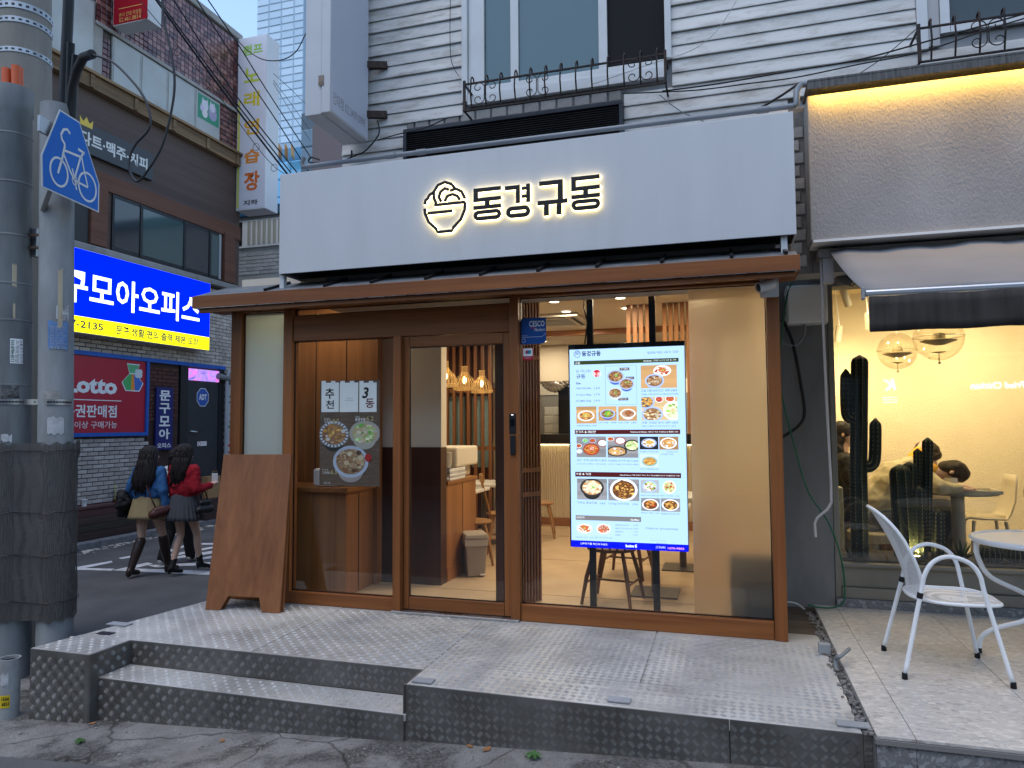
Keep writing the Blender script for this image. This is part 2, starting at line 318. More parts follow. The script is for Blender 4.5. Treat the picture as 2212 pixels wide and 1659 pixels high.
# ================================================================== ground, road, platform, terrace
def sstep(a, b, x):
    t = max(0, min(1, (x - a) / (b - a))); return t * t * (3 - 2 * t)
def g(x, y):
    """height of the sloping street"""
    near = 0.015 + 0.055 * (max(-4.7, min(2.5, x)) + 1.77)
    far = 0.0
    k = sstep(4.2, 6.6, y) if x < -3.5 else 0
    return near * (1 - k) + far * k
def patched_ground(name):
    """old concrete: pale skim and dark rough patches with ragged borders, speckle, fine cracks"""
    m_, n, l, b = _new(name); b.inputs['Roughness'].default_value = .9; b.inputs['Specular IOR Level'].default_value = .2; tc = n.new('ShaderNodeTexCoord')
    def noise(sc, det=8, dist=0.0): t = n.new('ShaderNodeTexNoise'); t.inputs['Scale'].default_value = sc; t.inputs['Detail'].default_value = det; t.inputs['Roughness'].default_value = .65; t.inputs['Distortion'].default_value = dist; l.new(tc.outputs['Object'], t.inputs[0]); return t.outputs[0]
    def ramp(x, stops):
        r = n.new('ShaderNodeValToRGB'); e = r.color_ramp.elements; e[0].position, e[0].color = stops[0][0], (*stops[0][1], 1); e[1].position, e[1].color = stops[-1][0], (*stops[-1][1], 1)
        for p, c in stops[1:-1]: q = e.new(p); q.color = (*c, 1)
        l.new(x, r.inputs[0]); return r.outputs[0]
    def mix(f, a, c, mode='MIX'): x = n.new('ShaderNodeMix'); x.data_type = 'RGBA'; x.blend_type = mode; (l.new(f, x.inputs[0]) if not isinstance(f, float) else setattr(x.inputs[0], 'default_value', f)); l.new(a, x.inputs[6]); l.new(c, x.inputs[7]); return x.outputs[2]
    pale = ramp(noise(4), [(.3, (.14, .132, .12)), (.55, (.21, .20, .185)), (.75, (.27, .26, .245))]); dark = ramp(noise(55, 4), [(.35, (.045, .043, .04)), (.6, (.12, .115, .105)), (.75, (.22, .21, .19))])
    msk = ramp(noise(1.15, 10, .4), [(.47, (0, 0, 0)), (.53, (1, 1, 1))]); c = mix(msk, pale, dark)
    spk = ramp(noise(160, 2), [(.36, (.35, .35, .35)), (.46, (1, 1, 1))]); c = mix(.8, c, spk, 'MULTIPLY')
    v = n.new('ShaderNodeTexVoronoi'); v.feature = 'DISTANCE_TO_EDGE'; v.inputs['Scale'].default_value = 1.3; ad = n.new('ShaderNodeMix'); ad.data_type = 'RGBA'; ad.inputs[0].default_value = .12; nn = n.new('ShaderNodeTexNoise'); nn.inputs['Scale'].default_value = 5; l.new(tc.outputs['Object'], nn.inputs[0]); l.new(tc.outputs['Object'], ad.inputs[6]); l.new(nn.outputs['Color'], ad.inputs[7]); l.new(ad.outputs[2], v.inputs[0])
    ck = ramp(v.outputs['Distance'], [(.004, (.3, .29, .27)), (.012, (1, 1, 1))]); c = mix(.75, c, ck, 'MULTIPLY'); l.new(c, b.inputs['Base Color'])
    u = n.new('ShaderNodeBump'); u.inputs['Strength'].default_value = .9; u.inputs['Distance'].default_value = .012; l.new(noise(38, 9), u.inputs['Height']); l.new(u.outputs[0], b.inputs['Normal']); MATS[name] = m_; return m_
CONC = patched_ground('worn concrete')
ASPH = mat('asphalt', (.09, .09, .09), .85, var=.22, vscale=2.0, bump=.5, bscale=220, dirt=.35, dcol=(.10, .10, .10), dscale=5)
KERB = mat('granite kerb', (.16, .16, .165), .8, var=.25, vscale=12, bump=.4, bscale=80)
PAVE = mat('pavement', (.17, .165, .16), .85, var=.3, vscale=6, bump=.4, bscale=50, dirt=.5)
ROADPAINT = mat('road paint', (.62, .62, .61), .7, var=.12, vscale=8, dirt=.55, dcol=(.12, .12, .12), dscale=6)
def sheet(name, xs, ys, dz, m_, label, inside=None, kind='structure'):
    mb = MB()
    for i in range(len(xs) - 1):
        for j in range(len(ys) - 1):
            if inside and not inside((xs[i] + xs[i + 1]) / 2, (ys[j] + ys[j + 1]) / 2): continue
            mb.face([(x, y, g(x, y) + dz) for x, y in ((xs[i], ys[j]), (xs[i + 1], ys[j]), (xs[i + 1], ys[j + 1]), (xs[i], ys[j + 1]))])
    o = mb.build(name, m_, smooth=180); tag(o, label, kind=kind); return o
def lin(a, b, n): return [a + (b - a) * i / n for i in range(n + 1)]
gx = [-900, -300, -100, -40, -20] + lin(-12, 6, 90) + [10, 20, 40, 100, 300, 900]
gy = [-300, -100, -40, -20, -8] + lin(-2, 14, 80) + [20, 40, 100, 300, 1500]
sheet('ground', gx, gy, 0, CONC, 'rough patched grey concrete in front of the steps')
alley = sheet('alley_road', lin(-9.0, -3.6, 27), lin(4.3, 30, 128), .006, ASPH, 'dark asphalt lane running back past the shop',
              lambda x, y: x < -4.35 + 0.02 * y)
sheet('street', [-60, -20, -9] + lin(-8, 6, 28) + [10, 30, 60], [-9, -5, -3] + lin(-2, 3.2, 26), .006, ASPH, 'asphalt edge of the street along the bottom of the picture',
      lambda x, y: y < 3.12 + .1 * math.sin(x * 1.3) - (.5 if x > -3.1 else 0) * sstep(-3.4, -2.2, x))
def zz(x, y): return (x * .3003, 945 + y * .3003)
marks = [[(510, 945), (800, 893), (812, 904), (610, 946), (826, 950), (800, 964), (510, 957)],
         [(850, 872), (965, 852), (967, 866), (872, 880)], [(1200, 820), (1370, 765), (1390, 773), (1210, 833)], [(1370, 765), (1536, 765), (1536, 776), (1386, 776)],
         [(1200, 850), (1530, 790), (1530, 803), (1204, 866)], [(1205, 872), (1530, 820), (1530, 840), (1222, 884)], [(1392, 882), (1530, 855), (1530, 874), (1412, 889)],
         [(810, 962), (1060, 905), (1100, 915), (960, 948), (1512, 966), (1512, 996)], [(1060, 925), (1512, 903), (1512, 922), (1120, 940)]]
for k, q in enumerate(marks):
    mb = MB(); mb.face([(p.x, p.y, g(p.x, p.y) + .011) for p in (FZ(0, *zz(*a)) for a in q)])
    mb.build('road_marking', ROADPAINT, alley)
# pavement and kerb of the lane
pv = MB(); pv.box(-9.42, -9.16, 4.5, 20, -.1, .10); pv = pv.build('pavement', PAVE); tag(pv, 'narrow littered pavement below the brick wall across the lane', kind='structure')
for k in range(13):
    mb = MB(); y0 = 4.5 + k * 1.0; mb.box(-9.16, -9.0, y0 + .006, y0 + .994, -.1, .105); mb.build('kerb_stone', KERB, pv, bevel=.012)
# ---------------------------------------------------------------- chequer plate platform
PLATE_TOP = mat('chequer plate dusty skylit', (.40, .385, .36), .55, .25, var=.3, vscale=1.3, dirt=.8, dcol=(.17, .155, .135), dscale=1.9, rvar=.12, bump=.15, bscale=40)  # dust, with sky light on the tops also put into the paler base
PLATE_SIDE = mat('chequer plate grimy shaded', (.13, .126, .118), .5, .4, var=.35, vscale=3.0, dirt=.7, dcol=(.05, .042, .034), dscale=2.2, rvar=.15, bump=.2, bscale=30)  # grime, with the risers' lack of sky light put into the base
LUG = mat('chequer lugs worn skylit', (.41, .395, .37), .45, .3, var=.25, vscale=5, dirt=.35, dcol=(.25, .23, .2), dscale=2)  # top lugs share the sky-lit tone of their plate
LUGD = mat('chequer lugs grimy shaded', (.22, .215, .2), .4, .6, var=.3, vscale=4, dirt=.5, dcol=(.08, .07, .06), dscale=2.2)  # riser lugs share the shaded tone of their plate
ZP, ZS = .33, .165
plat = thing('stepped_platform', 'raised chequer plate platform with one long step before the shop', None, (-1.9, 4.4, 0), kind='structure')
def plate(pts, z0, z1, m_, name='tread_plate'):
    mb = MB(); mb.prism([(x, y, z0) for x, y in pts], (0, 0, z1 - z0)); return mb.build(name, m_, plat, bevel=.004)
def lugs(fr, u0, u1, v0, v1, m_, inside=None, pitch=.046, name='lug'):
    mb = MB(); nu = int((u1 - u0) / pitch); nv = int((v1 - v0) / pitch); h = .0022
    for i in range(nu):
        for j in range(nv):
            cu, cv = u0 + (i + .5) * pitch, v0 + (j + .5) * pitch
            if inside and not inside(cu, cv): continue
            a = math.pi / 4 if (i + j) % 2 else -math.pi / 4; dx, dy = math.cos(a), math.sin(a)
            for k in range(-2, 3):
                ox, oy = cu - dy * k * .0072, cv + dx * k * .0072; L = .0165 - abs(k) * .001; w_ = .0026
                A = fr.p(ox - dx * L, oy - dy * L, .0004); B = fr.p(ox + dx * L, oy + dy * L, .0004)
                l1 = fr.p(ox - dy * w_, oy + dx * w_, .0004); l2 = fr.p(ox + dy * w_, oy - dx * w_, .0004)
                t1 = fr.p(ox - dx * L * .6, oy - dy * L * .6, h); t2 = fr.p(ox + dx * L * .6, oy + dy * L * .6, h); n = len(mb.v)
                mb.v += [tuple(q) for q in (A, B, l1, l2, t1, t2)]
                mb.f += [(n, n + 3, n + 4), (n + 3, n + 1, n + 5), (n + 3, n + 5, n + 4), (n + 1, n + 2, n + 5), (n + 2, n, n + 4), (n + 2, n + 4, n + 5)]; mb.c += [None] * 6
    return mb.build(name, m_, plat, kind='stuff')
up = Frame((0, 0, 0), (1, 0, 0), (0, 1, 0), (0, 0, 1))
upz = lambda z: Frame((0, 0, z), (1, 0, 0), (0, 1, 0), (0, 0, 1))
# top: left block, main deck, right block; every plate butts the next
plate([(-4.48, 3.70), (-3.983, 3.70), (-3.983, 4.028), (-4.42, 4.028)], -.16, ZP, PLATE_TOP)
plate([(-4.41, 4.031), (-3.003, 4.031), (-3.003, 5.4), (-4.18, 5.4)], ZP - .06, ZP, PLATE_TOP); plate([(-2.998, 4.031), (-1.783, 4.031), (-1.783, 5.4), (-2.998, 5.4)], ZP - .06, ZP - .0015, PLATE_TOP)
plate([(-1.777, 3.781), (.585, 3.781), (.585, 4.147), (-1.777, 4.147)], ZP - .06, ZP, PLATE_TOP); plate([(-1.777, 4.153), (-.503, 4.153), (-.503, 5.4), (-1.777, 5.4)], ZP - .06, ZP - .001, PLATE_TOP); plate([(-.497, 4.153), (.585, 4.153), (.585, 5.4), (-.497, 5.4)], ZP - .06, ZP, PLATE_TOP)
plate([(-4.0, 3.765), (-1.775, 3.765), (-1.775, 4.027), (-4.0, 4.027)], ZS - .04, ZS, PLATE_TOP)
# risers
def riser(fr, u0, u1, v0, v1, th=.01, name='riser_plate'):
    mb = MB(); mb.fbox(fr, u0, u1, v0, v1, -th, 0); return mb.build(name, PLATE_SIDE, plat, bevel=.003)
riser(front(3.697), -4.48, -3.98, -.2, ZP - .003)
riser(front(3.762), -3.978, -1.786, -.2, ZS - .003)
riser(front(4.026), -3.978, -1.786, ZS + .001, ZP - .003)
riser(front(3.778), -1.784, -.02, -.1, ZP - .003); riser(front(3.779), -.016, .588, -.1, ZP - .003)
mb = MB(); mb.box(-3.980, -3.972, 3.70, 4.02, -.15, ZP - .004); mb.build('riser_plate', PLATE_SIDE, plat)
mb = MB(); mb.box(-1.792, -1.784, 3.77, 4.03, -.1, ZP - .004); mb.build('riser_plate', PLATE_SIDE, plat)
lugs(upz(ZP), -4.45, -3.99, 3.71, 4.02, LUG); lugs(upz(ZP), -4.38, .58, 4.04, 5.15, LUG, lambda x, y: x > -4.41 + (y - 4.03) * .168 + .02)
lugs(upz(ZP), -1.77, .58, 3.79, 4.03, LUG); lugs(upz(ZS), -3.97, -1.80, 3.77, 4.02, LUG)
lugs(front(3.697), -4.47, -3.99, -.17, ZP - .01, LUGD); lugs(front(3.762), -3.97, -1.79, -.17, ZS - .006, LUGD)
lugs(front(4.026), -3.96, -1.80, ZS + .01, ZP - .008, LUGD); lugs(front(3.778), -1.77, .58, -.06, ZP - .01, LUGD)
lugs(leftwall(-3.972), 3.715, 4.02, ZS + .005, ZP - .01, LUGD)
# little cover plates, a hole, a loose box and rubble on the deck
for (x, y, s_, c) in ((915, 1473, .06, 0), (1338, 1515, .06, 0), (1843, 1568, .075, 0), (258, 1350, .09, 0)):
    p = FZ(ZP, x, y); mb = MB(); mb.box(p.x - s_, p.x + s_, p.y - .035, p.y + .035, ZP + .003, ZP + .012); mb.build('cover_plate', MGREY, plat, bevel=.002)
p = FZ(ZP, 228, 1369); mb = MB(); mb.box(p.x - .06, p.x + .06, p.y - .03, p.y + .03, ZP + .003, ZP + .006); mb.build('open_socket', BLACK, plat)
# ---------------------------------------------------------------- strip of decking right of the shop front
DECK = wood('weathered deck board', (.10, .075, .055), (.04, .03, .024), 'x', .8)
deck = thing('decking', 'strip of dark weathered deck boards between shop and tiled terrace', None, (.5, 5.6, .28), kind='structure')
for k in range(8):
    mb = MB(); y0 = 5.09 + k * .14; mb.box(.372, .622, y0, y0 + .132, .25, .325 - .0); mb.build('deck_board', DECK, deck, bevel=.004)
# ---------------------------------------------------------------- tiled terrace
def terrazzo(name, base, chip, sc=60, stretch=(.6, 1, 1)):
    m_, n, l, b = _new(name); tc = n.new('ShaderNodeTexCoord'); mp = n.new('ShaderNodeMapping'); mp.inputs['Scale'].default_value = stretch; l.new(tc.outputs['Object'], mp.inputs[0])
    v = n.new('ShaderNodeTexVoronoi'); v.inputs['Scale'].default_value = sc; l.new(mp.outputs[0], v.inputs[0])
    v2 = n.new('ShaderNodeTexVoronoi'); v2.inputs['Scale'].default_value = sc * 2.3; l.new(mp.outputs[0], v2.inputs[0])
    r = n.new('ShaderNodeValToRGB'); r.color_ramp.interpolation = 'CONSTANT'; e = r.color_ramp.elements; e[0].color = (*base, 1); e[1].position = .66; e[1].color = (*[c * .86 for c in base], 1)
    for pos, c in ((.76, chip), (.84, [k * .72 for k in base]), (.9, [k * 1.08 for k in chip])):
        q = e.new(pos); q.color = (*c, 1)
    s_ = n.new('ShaderNodeSeparateColor'); l.new(v.outputs['Color'], s_.inputs[0]); l.new(s_.outputs[0], r.inputs[0])
    r2 = n.new('ShaderNodeValToRGB'); r2.color_ramp.interpolation = 'CONSTANT'; r2.color_ramp.elements[0].color = (0, 0, 0, 1); r2.color_ramp.elements[1].position = .8; r2.color_ramp.elements[1].color = (.55, .55, .55, 1)
    s2 = n.new('ShaderNodeSeparateColor'); l.new(v2.outputs['Color'], s2.inputs[0]); l.new(s2.outputs[1], r2.inputs[0])
    x = n.new('ShaderNodeMix'); x.data_type = 'RGBA'; l.new(r2.outputs[0], x.inputs[0]); l.new(r.outputs[0], x.inputs[6]); x.inputs[7].default_value = (*chip, 1)
    l.new(x.outputs[2], b.inputs['Base Color']); b.inputs['Roughness'].default_value = .42; MATS[name] = m_; return m_
TERR = terrazzo('terrazzo tile', (.43, .40, .365), (.51, .48, .44)); TERRD = terrazzo('terrazzo riser', (.16, .16, .165), (.27, .27, .275), 45, (1, 1, 1))
ter = thing('terrace', 'pale speckled tile terrace before the lit café window', None, (1.6, 5, .3), kind='structure')
mb = MB(); mb.box(.628, 4.6, 3.735, 6.22, -.1, .335); mb.build('terrace_base', mat('grey mortar', (.13, .125, .12), .9, var=.2, bump=.3), ter)
xs = [.635, .80, 1.445, 2.09, 2.735, 3.38, 4.03]; ys_ = [3.72, 3.81, 4.43, 5.06, 5.68, 6.2]
for i in range(6):
    for j in range(5):
        mb = MB(); mb.box(xs[i] + .0015, xs[i + 1] - .0015, ys_[j] + .0015, ys_[j + 1] - .0015, .336, .35); mb.build('floor_tile', TERR, ter, bevel=.0012)
for i in range(6):
    mb = MB(); mb.box(xs[i] + .0015, xs[i + 1] - .0015, 3.722, 3.734, -.1, .31); mb.build('riser_tile', TERRD, ter)
mb = MB(); mb.box(.63, 4.1, 3.712, 3.733, .312, .334); mb.build('edge_trim', mat('trim metal', (.25, .24, .23), .5, .4), ter)
mb = MB()
random.seed(3)
for k in range(260):   # crumbs of mortar and dirt in the joint
    y = random.uniform(3.75, 6.0); x = random.gauss(.60, .018); s_ = random.uniform(.003, .014); mb.ball((x, y, ZP + .005 + s_ * .3), s_, 5, 3, (1.3, 1, .7))
o = mb.build('rubble', mat('mortar crumbs', (.17, .16, .15), .9, var=.3), ter, kind='stuff')
mb = MB(); mb.box(.589, .627, 3.776, 5.1, -.1, .327); mb.build('joint_filler', mat('joint mortar', (.09, .085, .08), .9, var=.4, vscale=20, bump=.8, bscale=60), ter)
# fallen leaves, grit and weeds on the ground
LEAF = mat('dry leaf', (.24, .11, .045), .8, var=.4, vscale=9)
random.seed(11)
mb = MB()
for k in range(420):
    x = random.uniform(-4.6, .4); y = (3.72 if x < -1.8 else 3.74) - abs(random.gauss(0, .16)) - .03; s_ = random.uniform(.002, .007) * (2.0 if random.random() < .05 else 1)
    mb.ball((x, y, g(x, y) + s_ * .3), s_, 5, 3, (1.2, 1, .7))
tag(mb.build('gravel', mat('grit', (.20, .185, .165), .9, var=.4, vscale=30)), 'grit and crumbs along the foot of the steps', kind='stuff')
def leaf(p, s_, a, m_=LEAF):
    mb = MB(); pts = []
    for t in [i / 10 for i in range(11)]: pts.append((t, .28 * math.sin(math.pi * t) ** .8))
    ring = [(t - .5, w_, .25 * (t - .5) ** 2 + .12 * w_) for t, w_ in pts] + [(t - .5, -w_, .25 * (t - .5) ** 2 + .12 * w_) for t, w_ in reversed(pts[1:-1])]
    mb.face([(p[0] + s_ * (q[0] * math.cos(a) - q[1] * math.sin(a)), p[1] + s_ * (q[0] * math.sin(a) + q[1] * math.cos(a)), p[2] + .004 + s_ * q[2]) for q in ring])
    return mb.build('fallen_leaf', m_)
for k, (x, y, lab) in enumerate(((812, 1592, 'brown leaf lying upright at the foot of the step'), (1052, 1621, 'brown leaf lying by the grit near the middle of the ground'), (1015, 1614, 'small dry leaf at the corner of the plate riser'),
                                 (200, 1560, 'pale scrap of leaf at the left end of the steps'), (480, 1600, 'dry leaf lying alone on the concrete before the step'))):
    p = FZ(g(*FZ(0, x, y)[:2]), x, y); tag(leaf((p.x, p.y, g(p.x, p.y)), .07 if k < 2 else .05, k * 1.3), lab, 'leaf', 'fallen leaves')
WEED = mat('weed green', (.05, .12, .03), .7, var=.3)
def weed(x, y, n, h, lab):
    p = FZ(g(*FZ(0, x, y)[:2]), x, y); z0 = g(p.x, p.y); mb = MB(); random.seed(int(x))
    for k in range(n):
        a = random.uniform(0, 6.28); L = h * random.uniform(.5, 1); w_ = L * .16; d = Vector((math.cos(a), math.sin(a), 0)); s_ = Vector((-d.y, d.x, 0)) * w_; b0 = Vector((p.x, p.y, z0))
        q1 = b0 + d * L * .4 + Vector((0, 0, L * .55)); q2 = b0 + d * L + Vector((0, 0, L * .35)); mb.face([b0, q1 - s_, q2, q1 + s_])
    tag(mb.build('weed', WEED), lab, 'weed', 'weeds at the platform foot')
weed(1152, 1640, 26, .06, 'green weed growing at the foot of the plate riser'); weed(175, 1602, 40, .05, 'mossy green weed patch at the left end of the steps')
# ================================================================== the restaurant front
WZ = wood('brown laminate upright', (.27, .098, .030), (.135, .044, .013), 'z', .42)
WX = wood('brown laminate level', (.27, .098, .030), (.135, .044, .013), 'x', .42)
WXd = wood('brown laminate eave', (.25, .09, .028), (.125, .04, .012), 'x', .42)
CLEAR = glass('clear shop glass'); FROST = frosted('frosted film', (.92, .86, .76), .9, .78); FROSTG = frosted('frosted green film', (.80, .88, .83), .55, .25)
GASKET = mat('black gasket', (.01, .01, .012), .5)
YF, YB = 5.19, 5.29
F = front(YF)
shop = thing('restaurant_front', 'wood framed restaurant front with glass door and big lit window', 'shop front', (-1.9, 5.24, ZP))
def fr_(name, u0, u1, v0, v1, m_, w0=-.10, w1=0, par=shop, bevel=.004, label=None):
    mb = MB(); mb.fbox(F, u0, u1, v0, v1, w0, w1); return mb.build(name, m_, par, bevel=bevel, label=label)
ZT = 2.79
fr_('post', -4.115, -4.01, ZP + .001, ZT, WZ); fr_('post', -3.588, -3.503, ZP + .001, ZT, WZ); fr_('post', -2.548, -2.482, ZP + .001, 2.512, WZ, -.10, .03)
fr_('post', -1.575, -1.505, ZP + .001, ZT, WZ, -.10, .015); fr_('post', .285, .367, ZP + .001, ZT, WZ, -.10, .015)
fr_('bottom_rail', -3.500, -2.551, ZP + .001, .43, WX); fr_('bottom_rail', -4.007, -3.591, ZP + .001, .43, WX); fr_('bottom_rail', -1.502, .282, ZP + .001, .452, WX)
fr_('head_board', -3.500, -1.578, 2.515, 2.732, WX, -.10, -.012); fr_('top_rail', -4.007, -3.591, 2.779, ZT, WX); fr_('top_rail', -1.502, .282, 2.774, ZT, WX)
fr_('threshold', -2.55, -1.505, ZP + .001, .348, CHROME, -.12, .05, bevel=.003)
def pane(name, u0, u1, v0, v1, m_, par=shop, w=-.05, label=None):
    mb = MB(); mb.fbox(F, u0, u1, v0, v1, w - .003, w + .003); o = mb.build(name, m_, par, label=label)
    mb = MB(); t = .007
    for a, b, c, d in ((u0, u1, v0, v0 + t), (u0, u1, v1 - t, v1), (u0, u0 + t, v0 + t, v1 - t), (u1 - t, u1, v0 + t, v1 - t)): mb.fbox(F, a, b, c, d, w + .004, w + .012)
    mb.build('gasket', GASKET, o); return o
pane('frosted_pane', -4.007, -3.591, .433, 2.776, FROSTG, label='narrow frosted side light')
pane('transom_pane', -3.500, -1.578, 2.735, ZT, CLEAR, w=-.06)
pane('window_pane', -3.500, -2.551, .433, 2.512, CLEAR, label='fixed clear pane behind the hanging poster')
big = pane('window_pane', -1.502, .282, .455, 2.771, CLEAR, label='large clear pane with frosted film on its right part')
mb = MB(); mb.fbox(F, -.243, .274, .463, 2.763, -.0565, -.0545); mb.build('frosted_film', FROST, big, label='frosted film on the right part of the pane')
door = fr_('door', -2.474, -2.432, .352, 2.508, WZ, -.07, -.02, label='wood framed glass sliding door')
fr_('door_stile', -1.636, -1.58, .352, 2.508, WZ, -.07, -.02, door); fr_('door_rail', -2.429, -1.639, .352, .447, WX, -.07, -.02, door); fr_('door_rail', -2.429, -1.639, 2.427, 2.508, WX, -.07, -.02, door)
pane('door_pane', -2.429, -1.639, .450, 2.424, CLEAR, door, -.045)
# electronic lock
mb = MB(); a = FY(YF, 1101, 893); b = FY(YF, 1116, 937); mb.fbox(F, a.x, b.x, b.z, a.z, -.018, .02); lk = mb.build('door_lock', BLACK, door, bevel=.004)
mb = MB(); mb.fbox(F, a.x + .012, b.x - .012, b.z + .06, a.z - .045, .021, .024); mb.build('keypad', mat('glossy black', (.005, .005, .006), .1), lk)
mb = MB(); mb.fbox(F, a.x + .018, b.x - .018, a.z - .014, a.z - .010, .021, .0225); mb.build('status_light', emis('white led', (1, 1, 1), 1.2), lk)
c = FY(YF, 1104, 940); d = FY(YF, 1115, 982); mb = MB(); mb.fbox(F, c.x, d.x, d.z, c.z, -.018, .032); mb.build('pull_handle', BLACK, lk, bevel=.005)
# ---------------------------------------------------------------- eave
FE = front(4.9)
eave = thing('eave', 'shallow wood faced eave with dark metal roof over the shop front', 'eave', (-1.9, 5.05, 2.79))
mb = MB(); mb.fbox(FE, -4.283, .483, 2.79, 2.893, -.03, 0); mb.build('fascia', WXd, eave, bevel=.003)
mb = MB(); mb.fbox(FE, -4.23, .455, 2.752, 2.787, -.06, -.025); mb.build('lower_fascia', WXd, eave, bevel=.003)
mb = MB(); mb.box(-4.283, .483, 4.931, 5.30, 2.7915, 2.80); mb.build('soffit', WXd, eave)
mb = MB(); mb.fbox(FE, -4.27, .47, 2.7875, 2.7895, -.045, .003); mb.build('drip_edge', CHROME, eave)
ROOF = mat('grey roofing sheet', (.12, .13, .14), .5, .2, var=.3, vscale=5, dirt=.5, dcol=(.3, .3, .3), dscale=7)
ra, rb = Vector((0, 4.905, 2.893)), Vector((0, 5.30, 3.035)); sl = (rb - ra)
mb = MB(); mb.hexa([(x, q.y, q.z + dz) for dz in (-.01, 0) for x, q in ((-4.27, ra), (.47, ra), (.47, rb), (-4.27, rb))]); mb.build('roof_sheet', ROOF, eave)
for x in (-3.58, -3.03, -2.62, -2.16, -1.72, -1.28, -.85, -.40, .06, .40):
    mb = MB(); mb.beam((x, ra.y + .01, ra.z + .016), (x, rb.y - .04, rb.z - .002), .022, .022); mb.build('roof_rib', BLACK, eave)
# ---------------------------------------------------------------- signboard
SIGNW = mat('satin white panel', (.49, .50, .51), .45, var=.03, vscale=2.5, dirt=.10, dcol=(.34, .34, .34), dscale=2.2, stretch=(2.5, 1, .35), bump=.03, bscale=15)
FS = front(5.0)
sign = thing('signboard', 'long white signboard with black backlit logo and lettering', 'sign', (-1.5, 5.18, 3.05))
SX0, SX1, SZ0, SZ1 = -3.508, .476, 3.05, 3.886
mb = MB(); mb.fbox(FS, SX0, SX1, SZ0, SZ1, -.012, 0); mb.build('front_panel', SIGNW, sign, bevel=.003)
mb = MB(); mb.box(SX0, SX1, 5.012, 5.36, SZ1 - .01, SZ1); mb.box(SX0, SX0 + .01, 5.012, 5.36, SZ0, SZ1 - .0102); mb.box(SX1 - .01, SX1, 5.012, 5.36, SZ0, SZ1 - .0102); mb.build('side_panels', SIGNW, sign)
mb = MB(); mb.box(SX0 + .012, SX1 - .012, 5.013, 5.35, SZ0 + .02, SZ0 + .03); mb.build('underside', mat('matt black', (.006, .006, .007), .8), sign)
for x in (-3.50, .40):
    mb = MB(); mb.box(x - .02, x + .02, 5.03, 5.07, 2.9, SZ0); mb.build('support_post', SIGNW, sign)
WARM = emis('warm halo led', (1.0, .80, .42), 3.2); LOGO = mat('black letter face', (.012, .011, .010), .4)
def letter_group(name, bars, strokes=()):
    """bars: (u0,u1,v0,v1); glowing body stands off the panel, black face in front of it"""
    a = MB(); b = MB(); e = .0015
    for u0, u1, v0, v1 in bars:
        a.fbox(FS, u0 - e, u1 + e, v0 - e, v1 + e, .008, .0265); b.fbox(FS, u0, u1, v0, v1, .028, .034)
    for pts, wd in strokes:
        stroke(a, FS, pts, wd + 2 * e, .008, .0265); stroke(b, FS, pts, wd, .028, .034)
    o = b.build(name, LOGO, sign); a.build('halo_light', WARM, o); return o
def sp(x, y): q = FY(5.0 - .03, x, y); return (q.x, q.z)
def ring(cx, cy, hw, hh, wd, n=10):
    r = hh - wd / 2; L = hw - hh
    return arc(cx + L, cy, r, r, -90, 90, n) + arc(cx - L, cy, r, r, 90, 270, n) + [(cx + L, cy - r), (cx + L + .004, cy - r)]
def hangul(kind, box):
    x0, z1 = sp(box[0], box[1]); x1, z0 = sp(box[2], box[3]); w_, h_ = x1 - x0, z1 - z0
    U = lambda a: x0 + a * w_; V = lambda a: z0 + a * h_; B = lambda a, b, c, d: (U(a), U(b), V(c), V(d))
    if kind == 'dong':
        return [B(0, 1, .875, 1), B(0, .17, .70, .872), B(0, 1, .575, .698), B(.41, .59, .46, .572), B(0, 1, .335, .458)], [(ring(U(.5), V(.155), w_ * .5, h_ * .16, h_ * .125), h_ * .125)]
    if kind == 'gyeong':
        return [B(0, .60, .86, .99), B(.43, .60, .44, .857), B(.84, 1, .44, 1), B(.66, .838, .82, .92), B(.66, .838, .58, .68)], [(ring(U(.52), V(.18), w_ * .48, h_ * .175, h_ * .13), h_ * .13)]
    return [B(.06, .85, .87, 1), B(.67, .85, .445, .867), B(0, 1, .315, .442), B(.21, .38, 0, .312), B(.63, .80, 0, .312)], []
for k, box in (('dong', (1023, 408, 1083, 472)), ('gyeong', (1091, 402, 1146, 468)), ('gyu', (1161, 393, 1227, 462)), ('dong', (1234, 383, 1297, 450))):
    bars, st = hangul(k, box); letter_group('sign_letter', bars, st)
(bx0, bz1), (bx1, bz0) = sp(916, 397), sp(1007, 497); bw, bh = bx1 - bx0, bz1 - bz0
U = lambda a: bx0 + a * bw; V = lambda a: bz0 + a * bh; S = .068 * bw
bowl = [[(U(.02), V(.50)), (U(.03), V(.40)), (U(.12), V(.22)), (U(.30), V(.07)), (U(.33), V(.01)), (U(.67), V(.01)), (U(.70), V(.07)), (U(.88), V(.22)), (U(.97), V(.40)), (U(.98), V(.55))],
        [(U(.25), V(.55)), (U(.98), V(.55))], [(U(.08), V(.40)), (U(.68), V(.40))],
        [(U(.02), V(.58)), (U(.04), V(.66)), (U(.10), V(.70)), (U(.13), V(.76)), (U(.22), V(.80))],
        [(U(a), V(b)) for a, b in ((.30, .58), (.24, .70), (.24, .82), (.34, .94), (.50, .985), (.66, .93), (.74, .84))],
        [(U(a), V(b)) for a, b in ((.42, .60), (.36, .70), (.40, .80), (.50, .86), (.60, .82))],
        [(U(a), V(b)) for a, b in ((.62, .80), (.76, .83), (.90, .76), (.98, .62))],
        [(U(a), V(b)) for a, b in ((.50, .60), (.56, .70), (.68, .73), (.80, .68), (.86, .60))]]
letter_group('bowl_emblem', [], [(q, S) for q in bowl])
